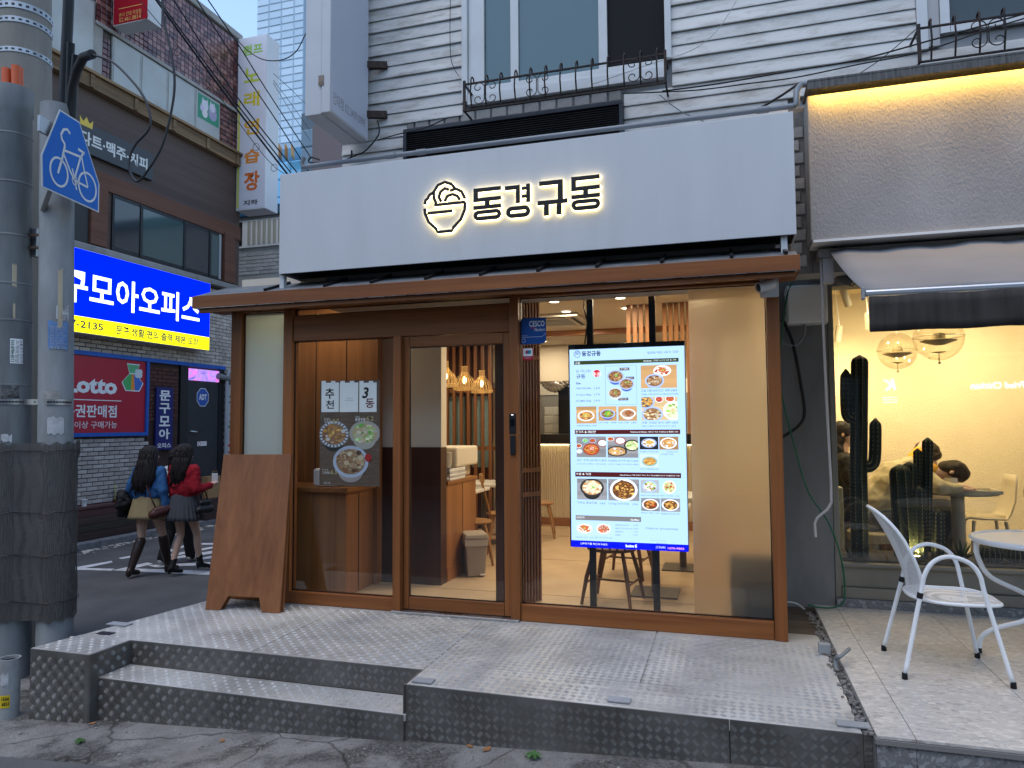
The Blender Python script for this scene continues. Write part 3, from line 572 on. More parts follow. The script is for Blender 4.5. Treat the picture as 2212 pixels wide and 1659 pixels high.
# ---------------------------------------------------------------- camera on the post
def bullet_camera(name, label, base, aim, m_body, plate=None):
    t = thing(name, label, 'camera', base)
    b = Vector(base)
    if plate:
        mb = MB(); mb.fbox(front(b.y), b.x - plate[0] / 2, b.x + plate[0] / 2, b.z - plate[1] / 2, b.z + plate[1] / 2, 0, plate[2]); mb.build('junction_box', m_body, t, bevel=.008); b = b + Vector((0, -plate[2], 0))
    aim = Vector(aim).normalized(); e = b + Vector((0, -.05, 0)) if plate else b + Vector((0, 0, -.06))
    mb = MB(); mb.lathe([(.045, 0), (.045, .012), (.02, .02), (.016, .05)], b, 14, (e - b)); mb.build('mount', m_body, t, smooth=40)
    mb = MB(); c0 = e - aim * .03; mb.lathe([(.0, -.005), (.034, 0), (.036, .02), (.036, .12), (.033, .125), (.030, .118), (.001, .116)], c0, 18, aim); mb.build('camera_body', m_body, t, smooth=40)
    mb = MB(); mb.lathe([(.029, .1185), (.024, .121), (.001, .122)], c0, 14, aim); mb.build('lens', mat('dark lens', (.01, .01, .012), .08), t, smooth=60)
    return t
GREYP = mat('grey white plastic', (.55, .56, .57), .4, var=.05)
q = FY(YF - .016, 1661, 620); bullet_camera('security_camera', 'small grey bullet camera on white box at top of the right wooden post', q, (-1, -.55, -.35), GREYP, (.12, .15, .05))
# ---------------------------------------------------------------- stickers on the glass
def sticker(name, label, box, Y, m_, rnd=.3):
    a = FY(Y, box[0], box[1]); b = FY(Y, box[2], box[3]); fr = front(Y); t = thing(name, label, 'sticker', ((a.x + b.x) / 2, Y, (a.z + b.z) / 2)); r = rnd * (b.x - a.x)
    pts = [(a.x, b.z), (b.x - r, b.z)] + arc(b.x - r, b.z + r, r, r, -90, 0, 5) + [(b.x, a.z)] + [(a.x + r, a.z)] + arc(a.x + r, a.z - r, r, r, 90, 180, 5)
    mb = MB(); mb.prism([fr.p(u, v, 0) for u, v in pts], (0, -.001, 0)); mb.build('sheet', m_, t); return t, fr, a, b
GY = YF + .0455
t, fr, a, b = sticker('glass_sticker', 'blue and white membership sticker on the big window glass', (1123, 688, 1180, 742), GY, mat('sticker blue', (.01, .07, .27), .4), .18)
wd, ht = b.x - a.x, a.z - b.z
text('CESCO', fr, a.x + .36 * wd, a.x + .94 * wd, b.z + .66 * ht, b.z + .88 * ht, WHITE, t, .0015, bold=.01); text('Members', fr, a.x + .55 * wd, a.x + .96 * wd, b.z + .48 * ht, b.z + .60 * ht, WHITE, t, .0015, shear=.4)
text('Space Care', fr, a.x + .06 * wd, a.x + .30 * wd, b.z + .31 * ht, b.z + .35 * ht, WHITE, t, .0015)
mb = MB(); mb.fbox(fr, a.x + .02 * wd, a.x + .8 * wd, b.z + .265 * ht, b.z + .275 * ht, .0012, .0016); stroke(mb, fr, [(a.x + .8 * wd, b.z + .27 * ht), (a.x + .9 * wd, b.z + .3 * ht), (a.x + .98 * wd, b.z + .4 * ht)], .002, .0012, .0016); stroke(mb, fr, arc(a.x + .14 * wd, b.z + .14 * ht, .07 * wd, .07 * wd, 0, 360, 14), .002, .0012, .0016); mb.build('rule_line', WHITE, t)
mb = MB(); stroke(mb, fr, arc(a.x + .5 * wd, b.z + .66 * ht, .1 * wd, .06 * ht, 200, 340, 6), .006, .0012, .0016); mb.build('red_smile', mat('sticker red', (.45, .02, .03), .4), t)
t, fr, a, b = sticker('card_sticker', 'small red and white card payment sticker under the blue one', (1129, 752, 1152, 778), GY, mat('sticker crimson', (.42, .02, .04), .4), .05)
wd, ht = b.x - a.x, a.z - b.z
mb = MB(); mb.fbox(fr, a.x + .06 * wd, b.x - .06 * wd, b.z + .34 * ht, a.z - .04 * ht, .0011, .0015); mb.build('white_field', WHITE, t)
mb = MB()
for k, c in enumerate(((.45, .01, .02), (.02, .12, .35), (.01, .28, .22))):
    mb.col = c; u = a.x + (.26 + .17 * k) * wd; mb.prism([fr.p(u, b.z + .52 * ht, .0016), fr.p(u + .17 * wd, b.z + .52 * ht, .0016), fr.p(u + .21 * wd, b.z + .8 * ht, .0016), fr.p(u + .04 * wd, b.z + .8 * ht, .0016)], (0, -.0003, 0))
mb.build('card_emblem', colmat('print'), t)
text('환영합니다', fr, a.x + .2 * wd, b.x - .2 * wd, b.z + .16 * ht, b.z + .27 * ht, WHITE, t, .0015)
# ---------------------------------------------------------------- folding board leaning on the front
WB = wood('walnut board', (.25, .10, .038), (.13, .047, .017), 'z', .45, .8)
ab = thing('folding_board', 'blank brown wooden folding board with cut-out feet leaning on the front', 'folding board', (-3.75, 4.9, ZP))
def slab(off, th, m_, name):
    bl, br = Vector((-4.035, 4.83 + off, ZP + .002)), Vector((-3.385, 4.89 + off, ZP + .002)); tl, tr = Vector((-4.125, 5.13 + off * .25, 1.558)), Vector((-3.47, 5.15 + off * .25, 1.562))
    P = lambda a, b: (bl * (1 - a) + br * a) * (1 - b) + (tl * (1 - a) + tr * a) * b
    n = (br - bl).cross(tl - bl).normalized()
    poly = [P(a, b) for a, b in ((0, 0), (.20, 0), (.29, .088), (.71, .088), (.76, 0), (1, 0), (1, 1), (0, 1))]
    mb = MB(); mb.prism([p - n * th for p in poly], n * th); return mb.build(name, m_, ab, bevel=.002)
slab(0, .018, WB, 'front_leaf'); slab(.045, .018, WB, 'rear_leaf')
# ================================================================== upper storey over the shop
YW = 5.6
SIDE = mat('aged vinyl siding', (.50, .495, .475), .5, var=.06, vscale=1.5, dirt=.85, dcol=(.20, .165, .13), dscale=3.6, stretch=(.9, 1, 4), bump=.05, bscale=30)
house = thing('upper_storey', 'white vinyl sided upper storey above the restaurant', 'building', (-.8, 5.8, 2.9))
XC = FY(YW, 741, 313).x                     # left corner of the building
wtrim_l, wtrim_r = FY(YW, 1001, 100).x, FY(YW, 1452, 150).x
WB_Z = FY(YW, 1020, 224).z                    # bottom of the big window trim
w2_l = FY(YW, 1978, 40).x; W2_Z = FY(YW, 2060, 72).z
lz1 = FY(5.52, 873, 282).z; lx0, lx1 = FY(5.52, 873, 300).x, FY(5.52, 1346, 230).x; lz0 = 3.9
mb = MB(); mb.box(XC + .02, 4.6, YW + .02, 5.85, 2.9, 7.2); mb.build('wall', mat('wall sheathing', (.3, .3, .3), .8), house)
mb = MB(); mb.box(XC + .02, .36, 5.3, YW + .015, 2.80, 3.2); mb.build('lintel', mat('wall sheathing', (.3, .3, .3), .8), house)
PIT = .109
def course(z, x0, x1, soft):
    o1, o2 = (.024, .006) if not soft else (.016, .005)
    prof = [(0, 0), (o1, 0), (o1 + .001, .006), (o1 - .004, .022), (o2 + .008, PIT * .66), (o2, PIT - .004), (0, PIT - .004)]
    mb = MB(); mb.grid([[(x, YW - w_, z + h) for w_, h in prof] for x in (x0, x1)], close=True, cap=True); return mb.build('siding_board', SIDE, house, smooth=50)
z = 3.36; k = 0
while z < 6.6:
    segs = [(XC, wtrim_l), (wtrim_r, w2_l)] if z + PIT > WB_Z else [(XC, FY(YW, 875, 290).x if z > lz1 - .15 else 2.0)]
    if z + PIT <= WB_Z and z > lz1 - .15: segs = [(XC, lx0), (lx1, 2.3)]
    if z + PIT <= WB_Z and z <= lz1 - .15: segs = [(XC, lx0), (lx1, .50)]
    for s_ in segs:
        x0, x1 = s_
        if z > 4.1 and x1 > w2_l and z + PIT > W2_Z: x1 = w2_l
        if x0 < .45 < x1 and z < 4.05: x1 = .47
        if x1 - x0 > .05: course(z, x0, x1 - .003, k % 2)
    z += PIT; k += 1
# brick showing round the louvre and beside the signboard
BR1 = [mat('grey painted brick %d' % i, c, .8, var=.15, vscale=20, bump=.3, bscale=60, dirt=.4) for i, c in enumerate(((.27, .26, .25), (.22, .21, .20), (.31, .30, .285)))]
_bm = {}
def brick_mesh(w_, h_, d_, m_, key):
    k_ = (round(w_, 4), round(h_, 4), round(d_, 4), m_.name)
    if k_ not in _bm:
        mb = MB(); b_ = min(w_, h_) * .07; mb.box(-w_ / 2, w_ / 2, -d_, 0, -h_ / 2, h_ / 2)
        # front face slightly smaller: worn arrises
        v = mb.v; mb.v = [(x * (1 - 2 * b_ / w_) if y < -d_ / 2 else x, y, z_ * (1 - 2 * b_ / h_) if y < -d_ / 2 else z_) for x, y, z_ in v]
        me = bpy.data.meshes.new(key); me.from_pydata(mb.v, [], mb.f); me.materials.append(m_); _bm[k_] = me
    return _bm[k_]
def bricks(fr, rects, bw_, bh_, mort, mats, parent, name='brick', holes=(), maxparts=300, depth=.012, rotz=0, jit=.0015, stagger=True, seed=1, near=None):
    """running bond in the plane of fr; whole pieces only, clipped at rect ends"""
    rnd = random.Random(seed); todo = []
    for (u0, u1, v0, v1) in rects:
        nr = int((v1 - v0) / (bh_ + mort))
        for j in range(nr):
            v = v0 + j * (bh_ + mort) + bh_ / 2; off = (bw_ + mort) / 2 if (j % 2 and stagger) else 0; u = u0 - off
            while u < u1 - .01:
                a, b = max(u, u0), min(u + bw_, u1)
                if b - a > bw_ * .2:
                    cu = (a + b) / 2
                    if not any(h[0] < cu < h[1] and h[2] < v < h[3] for h in holes): todo.append((cu, v, b - a))
                u += bw_ + mort
    todo.sort(key=lambda t: (fr.p(t[0], t[1]) - CAM).length)
    rest = [MB() for _ in mats]
    for i, (u, v, w_) in enumerate(todo):
        mi = rnd.randrange(len(mats)); d = rnd.uniform(-jit, jit)
        if i < maxparts:
            place(brick_mesh(round(w_, 2), bh_, depth, mats[mi], name), name, parent, fr.p(u, v, d), (rnd.uniform(-.004, .004), 0, rotz + rnd.uniform(-.004, .004)))
        else: rest[mi].fbox(fr, u - w_ / 2, u + w_ / 2, v - bh_ / 2, v + bh_ / 2, 0, depth + d)
    for mi, mb in enumerate(rest):
        if mb.v: mb.build(name, mats[mi], parent, kind='stuff')
    return len(todo)
MORT = mat('mortar', (.14, .135, .13), .9, var=.2, vscale=15, bump=.4)
mb = MB(); mb.box(lx0, lx1, YW - .004, YW + .01, lz1 - .15, WB_Z); mb.build('brick_backing', MORT, house)
bricks(front(YW - .004), [(lx0, lx1 - .02, lz1 - .06, WB_Z - .01)], .13, .085, .012, BR1, house, seed=2)
mb = MB(); mb.box(.475, .64, YW - .004, YW + .01, 2.9, 4.15); mb.build('brick_backing', MORT, house)
bricks(front(YW - .004), [(.48, .60, 2.95, 4.10)], .19, .085, .012, BR1, house, seed=5)
# ---------------------------------------------------------------- windows
FRW = mat('white window plastic', (.52, .53, .53), .35, var=.04, dirt=.3, dcol=(.3, .28, .25), dscale=3)
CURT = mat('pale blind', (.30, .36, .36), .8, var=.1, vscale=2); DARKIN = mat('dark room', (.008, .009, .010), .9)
WGLASS = glass('window glass', (.62, .74, .74), 1.6)
def fbx(par, name, fr, u0, u1, v0, v1, w0, w1, m_, bevel=.003, label=None):
    mb = MB(); mb.fbox(fr, u0, u1, v0, v1, w0, w1); return mb.build(name, m_, par, bevel=bevel, label=label)
FW = front(YW)
win = fbx(house, 'window', FW, wtrim_l, wtrim_l + .05, WB_Z, 6.6, 0, .05, FRW, label='wide white framed sliding window behind the iron basket')
fbx(win, 'trim', FW, wtrim_r - .05, wtrim_r, WB_Z + .12, 6.6, 0, .05, FRW)
jl = FY(YW, 1047, 100).x; m1 = FY(YW, 1112, 100).x; m2 = FY(YW, 1303, 100).x; jr = FY(YW, 1440, 60).x
fbx(win, 'jamb', FW, wtrim_l + .053, jl, WB_Z + .062, 6.6, -.01, .02, FRW); fbx(win, 'mullion', FW, m1 - .035, m1 + .035, WB_Z + .1, 6.6, -.02, .015, FRW)
fbx(win, 'mullion', FW, m2 - .035, m2 + .035, WB_Z + .1, 6.6, -.02, .015, FRW); fbx(win, 'sill', FW, wtrim_l + .053, wtrim_r - .053, WB_Z - .03, WB_Z + .06, -.01, .05, FRW); fbx(win, 'bottom_rail', FW, jl, jr, WB_Z + .063, WB_Z + .13, -.02, .018, FRW)
fbx(win, 'stile', FW, FY(YW, 1243, 60).x - .02, FY(YW, 1243, 60).x + .025, WB_Z + .133, 6.6, -.07, -.035, mat('pale green stile', (.45, .55, .52), .4))
for a, b in ((jl, m1 - .035), (m1 + .035, m2 - .035)):
    o = fbx(win, 'pane', FW, a, b, WB_Z + .13, 6.6, -.012, -.006, WGLASS, None); fbx(o, 'blind', FW, a, b, WB_Z + .12, 6.6, -.2, -.19, CURT, None)
fbx(win, 'open_leaf', FW, m2 + .036, jr, WB_Z + .12, 6.6, -.016, -.010, DARKIN, None)
win2 = fbx(house, 'window', FW, w2_l, w2_l + .07, W2_Z - .1, 6.6, 0, .03, FRW, label='white framed window above the café band')
fbx(win2, 'frame', FW, w2_l + .15, w2_l + .21, W2_Z, 6.6, -.01, .025, FRW); fbx(win2, 'frame', FW, w2_l + .213, 3.4, W2_Z, W2_Z + .07, -.01, .025, FRW); fbx(win2, 'trim', FW, w2_l + .073, w2_l + .147, W2_Z - .08, 6.6, -.01, .012, mat('grey jamb', (.35, .35, .35), .5))
fbx(win2, 'pane', FW, w2_l + .213, 3.4, W2_Z + .073, 6.6, -.014, -.008, mat('dim glass', (.05, .065, .07), .12), None)
# ---------------------------------------------------------------- black louvre panel
LV = mat('black louvre', (.012, .012, .013), .5, var=.3, vscale=15)
lou = thing('louvre_panel', 'long black mesh panel fixed above the white signboard', 'panel', ((lx0 + lx1) / 2, 5.5, lz0))
FL = front(5.50)
fbx(lou, 'backing', FL, lx0, lx1, lz0, lz1, -.09, -.03, LV, None)
for a, b, c, d in ((lx0, lx1, lz1 - .035, lz1), (lx0, lx0 + .03, lz0, lz1 - .0355), (lx1 - .03, lx1, lz0, lz1 - .0355)): fbx(lou, 'frame', FL, a, b, c, d, -.03, .005, mat('black blue frame', (.018, .022, .03), .4))
nsl = 22
me = None
for i in range(nsl):
    z_ = lz0 + .01 + (lz1 - .05 - lz0) * i / nsl; mb = MB(); mb.hexa([FL.p(u, v, w_) for u, v, w_ in ((lx0 + .03, z_, -.028), (lx1 - .03, z_, -.028), (lx1 - .03, z_ + .004, -.006), (lx0 + .03, z_ + .004, -.006), (lx0 + .03, z_ + .003, -.028), (lx1 - .03, z_ + .003, -.028), (lx1 - .03, z_ + .007, -.006), (lx0 + .03, z_ + .007, -.006))]); mb.build('slat', LV, lou)
mb = MB()
for i in range(24):
    u = lx0 + .04 + (lx1 - lx0 - .08) * i / 23; mb.fbox(FL, u - .0015, u + .0015, lz0, lz1 - .04, -.029, -.022)
mb.build('grid_bars', LV, lou, kind='stuff')
# ---------------------------------------------------------------- iron window baskets
IRON = mat('rusty black iron', (.022, .018, .017), .55, .4, var=.5, vscale=40, dirt=.4, dcol=(.10, .035, .015), dscale=12)
def basket(name, label, x0, x1, z0, z1, n, scroll, yo=5.36):
    t = thing(name, label, 'window grille', ((x0 + x1) / 2, (yo + YW) / 2, z0))
    mb = MB()
    for zz_, r in ((z1, .009), (z0, .008)): mb.beam((x0, yo, zz_), (x1, yo, zz_), .018, .010)
    mb.build('rail', IRON, t)
    for x in (x0, x1):
        mb = MB(); mb.beam((x, yo, z0), (x, yo, z1 + .03), .02, .02, (1, 0, 0)); mb.beam((x, yo, z1), (x, YW, z1), .014, .010); mb.beam((x, yo, z0), (x, YW, z0), .014, .010); mb.build('bracket', IRON, t)
    for i in range(n):
        x = x0 + (x1 - x0) * (i + .5) / n
        pts = [(x, yo + .012, z0), (x, yo - .01, z0 + (z1 - z0) * .35), (x, yo - .028, z0 + (z1 - z0) * .6), (x, yo - .012, z1), (x, yo - .012, z1 + .03)]
        pts += [(x + .004, yo - .012 + .03 - .03 * math.cos(a), z1 + .03 + .03 * math.sin(a)) for a in [math.radians(k_ * 30) for k_ in range(1, 8)]]
        mb = MB(); mb.tube(pts, .0065, 6); mb.build('bar', IRON, t, smooth=60)
    for c in scroll:
        x = x0 + (x1 - x0) * c; zc = (z0 + z1) / 2 + .01; R_ = (z1 - z0) * .24
        for sx in (-1, 1):
            for sz in (-1, 1):
                pts = []; cxs, czs = x + sx * R_ * 1.05, zc + sz * R_ * .95
                for k_ in range(19):
                    a = math.pi - k_ * .36; r = R_ * .95 * (1 - .042 * k_); pts.append((cxs + sx * r * math.cos(a), yo - .02, czs - sz * R_ * .05 + sz * r * math.sin(a) * .9))
                pts.insert(0, (x + sx * .006, yo - .02, zc))
                mb = MB(); mb.tube(pts, .004, 5); mb.build('scroll', IRON, t, smooth=60)
    return t
a0 = FY(5.36, 1003, 183); a1 = FY(5.36, 1437, 130); b0 = FY(5.36, 1004, 240)
basket('iron_basket', 'curled black iron basket under the wide upper window', a0.x, a1.x, b0.z, a0.z, 13, (.115, .385, .885))
a0 = FY(5.36, 1984, 62); b0 = FY(5.36, 1984, 135)
basket('iron_basket', 'curled black iron basket at the upper right over the café', a0.x, a0.x + 1.45, b0.z, a0.z, 10, (.28, .8))
# ---------------------------------------------------------------- projecting box sign
BOXM = mat('aged white lightbox', (.46, .465, .48), .4, var=.05, dirt=.4, dcol=(.35, .32, .28), dscale=2); ACR = mat('faded acrylic face', (.46, .47, .53), .35, var=.04, vscale=2, dirt=.15, dcol=(.45, .42, .48))
vx0, vx1, vy0, vy1, vz0 = -3.20, -2.962, 4.87, 5.50, 4.29
pj = thing('projecting_sign', 'tall faded white lightbox projecting from the corner above the shop', 'sign', ((vx0 + vx1) / 2, 5.2, vz0))
mb = MB(); mb.box(vx0, vx1 - .085, vy0 + .01, vy1, vz0, 7.5); mb.build('box', BOXM, pj, bevel=.006)
mb = MB(); mb.box(vx1 - .082, vx1 - .002, vy0, vy1, vz0 + .004, 7.5); mb.build('door_frame', BOXM, pj, bevel=.006)
mb = MB(); mb.box(vx1 - .002, vx1 + .001, vy0 + .012, vy1 - .01, vz0 + .02, 7.5); mb.build('face', ACR, pj)
mb = MB(); mb.box(vx1 - .105, vx1 - .06, vy0 - .006, vy0 - .001, 4.52, 4.60); mb.build('hinge', mat('rusty hinge', (.18, .14, .11), .6, .5, var=.4, vscale=40), pj)
FV = leftwall(vx1 + .001)
p0_, p1_ = FX(vx1, 719, 232), FX(vx1, 806, 300); text('건대점 02.3409.0999', FV, p0_.y, vy1 - .06, vz0 + .09, vz0 + .19, mat('faded grey ink', (.22, .21, .22), .6), pj, .0008)
for z_ in (4.55, 5.0):
    mb = MB(); mb.beam((vx1 - .12, 5.45, z_), (vx1 - .12, YW, z_), .05, .07); mb.beam((vx1 - .02, vy1 - .02, z_ - .02), (vx1 + .14, YW - .02, z_), .04, .06); mb.build('bracket', mat('rusted bracket', (.05, .035, .03), .8, .3, var=.4, vscale=20), pj)
# ================================================================== inside the restaurant
CREAM = mat('cream plaster', (.62, .56, .46), .8, var=.03, vscale=2); FLOORM = mat('tan vinyl floor', (.46, .33, .20), .45, var=.10, vscale=3, dirt=.2, dcol=(.3, .2, .12))
WOODIN = wood('interior oak', (.34, .15, .055), (.20, .08, .028), 'z', .4); WOODY = wood('interior oak level', (.34, .15, .055), (.20, .08, .028), 'y', .4); WOODX = wood('interior oak cross', (.34, .15, .055), (.20, .08, .028), 'x', .4)
DKW = wood('dark and shaded brown panel', (.075, .028, .016), (.035, .013, .008), 'z', .35); SLATM = wood('slat wood', (.27, .11, .045), (.14, .055, .022), 'z', .45)
ZC = 3.0
room = thing('dining_room', 'warmly lit dining room seen through the shop glass', None, (-1.9, 8.5, ZP), kind='structure')
mb = MB(); mb.box(-4.105, .36, 5.41, 12.2, .2, ZP + .001); mb.build('floor', FLOORM, room)
mb = MB(); mb.box(-4.105, .36, 5.31, 12.2, ZC, ZC + .1); mb.build('ceiling', CREAM, room)
mb = MB(); mb.box(-4.112, -4.086, 6.0, 12.2, .2, ZC + .1); mb.build('wall', CREAM, room); mb = MB(); mb.box(.345, .3645, 5.31, 12.2, .2, ZC + .1); mb.build('wall', CREAM, room); mb = MB(); mb.box(-4.105, .36, 12.2, 12.3, .2, ZC + .1); mb.build('wall', CREAM, room)
wz = FY(6.13, 920, 966).z
mb = MB(); mb.box(-3.2, -2.532, 6.13, 6.26, wz, ZC); mb.build('partition', CREAM, room, label='plain cream partition behind the door glass')
mb = MB(); mb.box(-3.2, -2.532, 6.12, 6.26, ZP, wz - .002); mb.build('shaded_dark_wainscot', DKW, room)  # dark brown, deepened in colour for the low light on this face
for k in range(4):
    mb = MB(); mb.box(-2.531, -2.528, 5.45 + k * 1.6, 5.453 + k * 1.6, ZP, ZP + .002); 
for y in (6.03, 7.6, 9.2):
    mb = MB(); mb.box(-4.08, .3, y, y + .004, ZP + .001, ZP + .0025); mb.build('floor_seam', mat('floor seam', (.16, .11, .07), .6), room)
# tall cabinet left of the door, seen behind the poster
cb = thing('wall_cabinet', 'brown wood cabinet with counter behind the left shop pane', 'cabinet', (-3.4, 5.8, ZP))
mb = MB(); mb.box(-4.08, -3.12, 6.0, 6.1, ZP + .002, ZC - .002); mb.build('back_panel', WOODIN, cb)
for x in (-3.78, -3.45): 
    mb = MB(); mb.box(x, x + .006, 5.994, 5.999, ZP + .01, ZC - .01); mb.build('panel_joint', BLACK, cb)
mb = MB(); mb.box(-4.08, -3.16, 5.5, 5.99, ZP + .002, 1.22); mb.build('counter_base', WOODIN, cb); mb = MB(); mb.box(-4.08, -3.13, 5.47, 5.99, 1.222, 1.26); mb.build('counter_top', WOODY, cb)
mb = MB(); mb.box(-3.159, -3.154, 5.72, 5.726, ZP + .01, 1.21); mb.build('door_gap', BLACK, cb)
mb = MB(); mb.box(-3.52, -3.28, 5.55, 5.75, 1.262, 1.42); kb = mb.build('kitchen_scale', WHITE, None, bevel=.02); tag(kb, 'white boxy appliance on the brown counter under the poster', 'appliance')
mb = MB(); mb.lathe([(.03, 0), (.035, .002), (.036, .13), (.03, .135)], (-3.2, 5.68, 1.262), 14); tag(mb.build('tumbler', mat('tumbler grey', (.45, .44, .42), .4), None, smooth=40), 'pale lidded tumbler beside the white appliance', 'tumbler')
# counter with cups behind the partition
ct = thing('drinks_counter', 'orange brown wood counter beyond the dark partition', 'counter', (-2.8, 6.8, ZP)); cz = FX(-2.53, 958, 1042).z; cy1 = FX(-2.53, 1029, 1150).y
mb = MB(); mb.box(-3.2, -2.534, 6.262, cy1, ZP + .002, cz - .03); mb.build('cabinet', WOODIN, ct); mb = MB(); mb.box(-3.2, -2.52, 6.262, cy1 + .02, cz - .028, cz); mb.build('counter_top', WOODY, ct); mb = MB(); mb.box(-2.533, -2.527, 6.27, cy1, ZP + .003, ZP + .12); mb.build('skirting', WOODY, ct); mb = MB(); mb.box(-2.533, -2.531, 6.68, 6.686, ZP + .12, cz - .04); mb.build('door_gap', BLACK, ct)
dp = thing('water_dispenser', 'big cream water dispenser standing on the drinks counter', 'dispenser', (-2.8, 6.9, cz)); q = FX(-2.56, 1030, 962); zt = q.z
PLAST = mat('cream plastic', (.62, .56, .46), .4)
mb = MB(); mb.box(-3.0, -2.62, 6.75, 7.15, cz + .002, zt - .2); mb.build('body', PLAST, dp, bevel=.02); mb = MB(); mb.box(-3.0, -2.54, 6.55, 7.17, zt - .198, zt); mb.build('head', PLAST, dp, bevel=.02); mb = MB(); mb.lathe([(.012, 0), (.012, -.04)], (-2.60, 6.95, zt - .2), 8); mb.build('spout', CHROME, dp)
CUP = mat('paper cup', (.62, .58, .50), .6)
for i, (x, y, n, lab) in enumerate(((-2.62, 6.36, 9, 'taller stack of paper cups on the drinks counter'), (-2.60, 6.46, 6, 'shorter stack of paper cups on the drinks counter'))):
    mb = MB(); 
    for k in range(n): mb.lathe([(.03, k * .018), (.04, k * .018 + .055), (.042, k * .018 + .057)], (x, y, cz + .12), 12)
    tag(mb.build('cup_stack', CUP, None, smooth=40), lab, 'cups', 'cup stacks')
bs = thing('basket', 'white plastic slotted basket on the drinks counter', 'basket', (-2.62, 6.55, cz)); mb = MB(); mb.box(-2.72, -2.53, 6.34, 6.74, cz + .002, cz + .008); mb.build('base', WHITE, bs)
mb = MB()
for z_ in (cz + .012, cz + .05, cz + .09, cz + .105): mb.box(-2.532, -2.526, 6.33, 6.75, z_, z_ + .010); mb.box(-2.73, -2.534, 6.328, 6.334, z_, z_ + .010); mb.box(-2.73, -2.534, 6.746, 6.752, z_, z_ + .010)
for k in range(22): mb.box(-2.531, -2.527, 6.335 + k * .0192, 6.342 + k * .0192, cz + .009, cz + .104)
mb.build('slotted_side', WHITE, bs)
# waste bin
bn = thing('waste_bin', 'grey lidded pedal bin beside the drinks counter', 'bin', (-2.40, 6.66, ZP)); BINM = mat('grey beige plastic', (.36, .31, .25), .45)
def tapbox(mb, c, w0, d0, w1, d1, z0, z1, rot=0):
    R_ = Matrix.Rotation(rot, 3, 'Z'); P = lambda x, y, z_: Vector(c) + R_ @ Vector((x, y, z_))
    mb.hexa([P(-w0 / 2, -d0 / 2, z0), P(w0 / 2, -d0 / 2, z0), P(w0 / 2, d0 / 2, z0), P(-w0 / 2, d0 / 2, z0), P(-w1 / 2, -d1 / 2, z1), P(w1 / 2, -d1 / 2, z1), P(w1 / 2, d1 / 2, z1), P(-w1 / 2, d1 / 2, z1)])
bc = (-2.40, 6.66, ZP); mb = MB(); tapbox(mb, bc, .17, .26, .22, .30, .002, .36, .5); mb.build('body', BINM, bn, bevel=.015); mb = MB(); tapbox(mb, bc, .24, .32, .22, .30, .365, .41, .5); mb.build('lid', BINM, bn, bevel=.012); mb = MB(); tapbox(mb, bc, .225, .305, .228, .308, .30, .363, .5); mb.build('liner_bag', mat('clear bag', (.5, .46, .4), .3), bn)
mb = MB(); tapbox(mb, (bc[0] + .10, bc[1] - .06, ZP), .05, .09, .05, .09, .02, .03, .5); mb.build('pedal', WHITE, bn)
# slatted screen along the left wall with frosted window panes behind
sc_ = thing('slat_screen', 'tall screen of upright brown slats at the back of the dining room', 'screen', (-4.05, 9, ZP))
mb = MB(); mb.box(-4.03, -3.985, 0, .035, ZP + .01, 2.95); slat_me = bpy.data.meshes.new('slat'); slat_me.from_pydata([(x + 4.0, y, z - ZP) for x, y, z in mb.v], [], mb.f); slat_me.materials.append(SLATM)
for k in range(11): place(slat_me, 'slat', sc_, (-3.92 + k * .105, 9.25, ZP), (0, 0, math.pi / 2))
for z_ in (1.0, 1.45, 2.25): 
    mb = MB(); mb.box(-4.05, -2.8, 9.30, 9.33, z_, z_ + .05); mb.build('rail', WOODX, sc_)
for x0, x1 in ((-4.0, -3.55), (-3.45, -3.2)):
    mb = MB(); mb.box(x0, x1, 9.48, 9.50, 1.2, 2.2); mb.build('daylit_pane', mat('painted pane daylight', (.22, .36, .40), .6), sc_)  # window daylight is put into the pale blue colour
mb = MB(); mb.box(-4.084, -3.15, 9.52, 9.55, ZP + .01, 2.98); mb.build('wall_lining', DKW, sc_)
# column of fine slats beside the window edge
col = thing('slat_column', 'narrow column of fine dark slats just inside the big window', 'column', (-1.6, 5.72, ZP)); A, B = Vector((-1.665, 5.60, 0)), Vector((-1.525, 5.83, 0))
mb = MB(); mb.prism([(A.x - .01, A.y + .02, ZP + .002), (B.x - .012, B.y, ZP + .002), (B.x - .25, B.y + .1, ZP + .002), (A.x - .2, A.y + .1, ZP + .002)], (0, 0, ZC - ZP - .004)); mb.build('core', DKW, col)
fm = MB(); fm.box(-.008, .008, -.009, .009, 0, ZC - ZP - .01); fme = bpy.data.meshes.new('slat'); fme.from_pydata(fm.v, [], fm.f); fme.materials.append(SLATM)
for k in range(9): place(fme, 'slat', col, A.lerp(B, k / 8) + Vector((.01, -.008, ZP + .004)), (0, 0, 1.02))
for z_ in (1.22, 1.42, 2.36): 
    mb = MB(); mb.beam(A + Vector((.022, -.016, z_)), B + Vector((.022, -.016, z_)), .008, .035); mb.build('rail', SLATM, col)
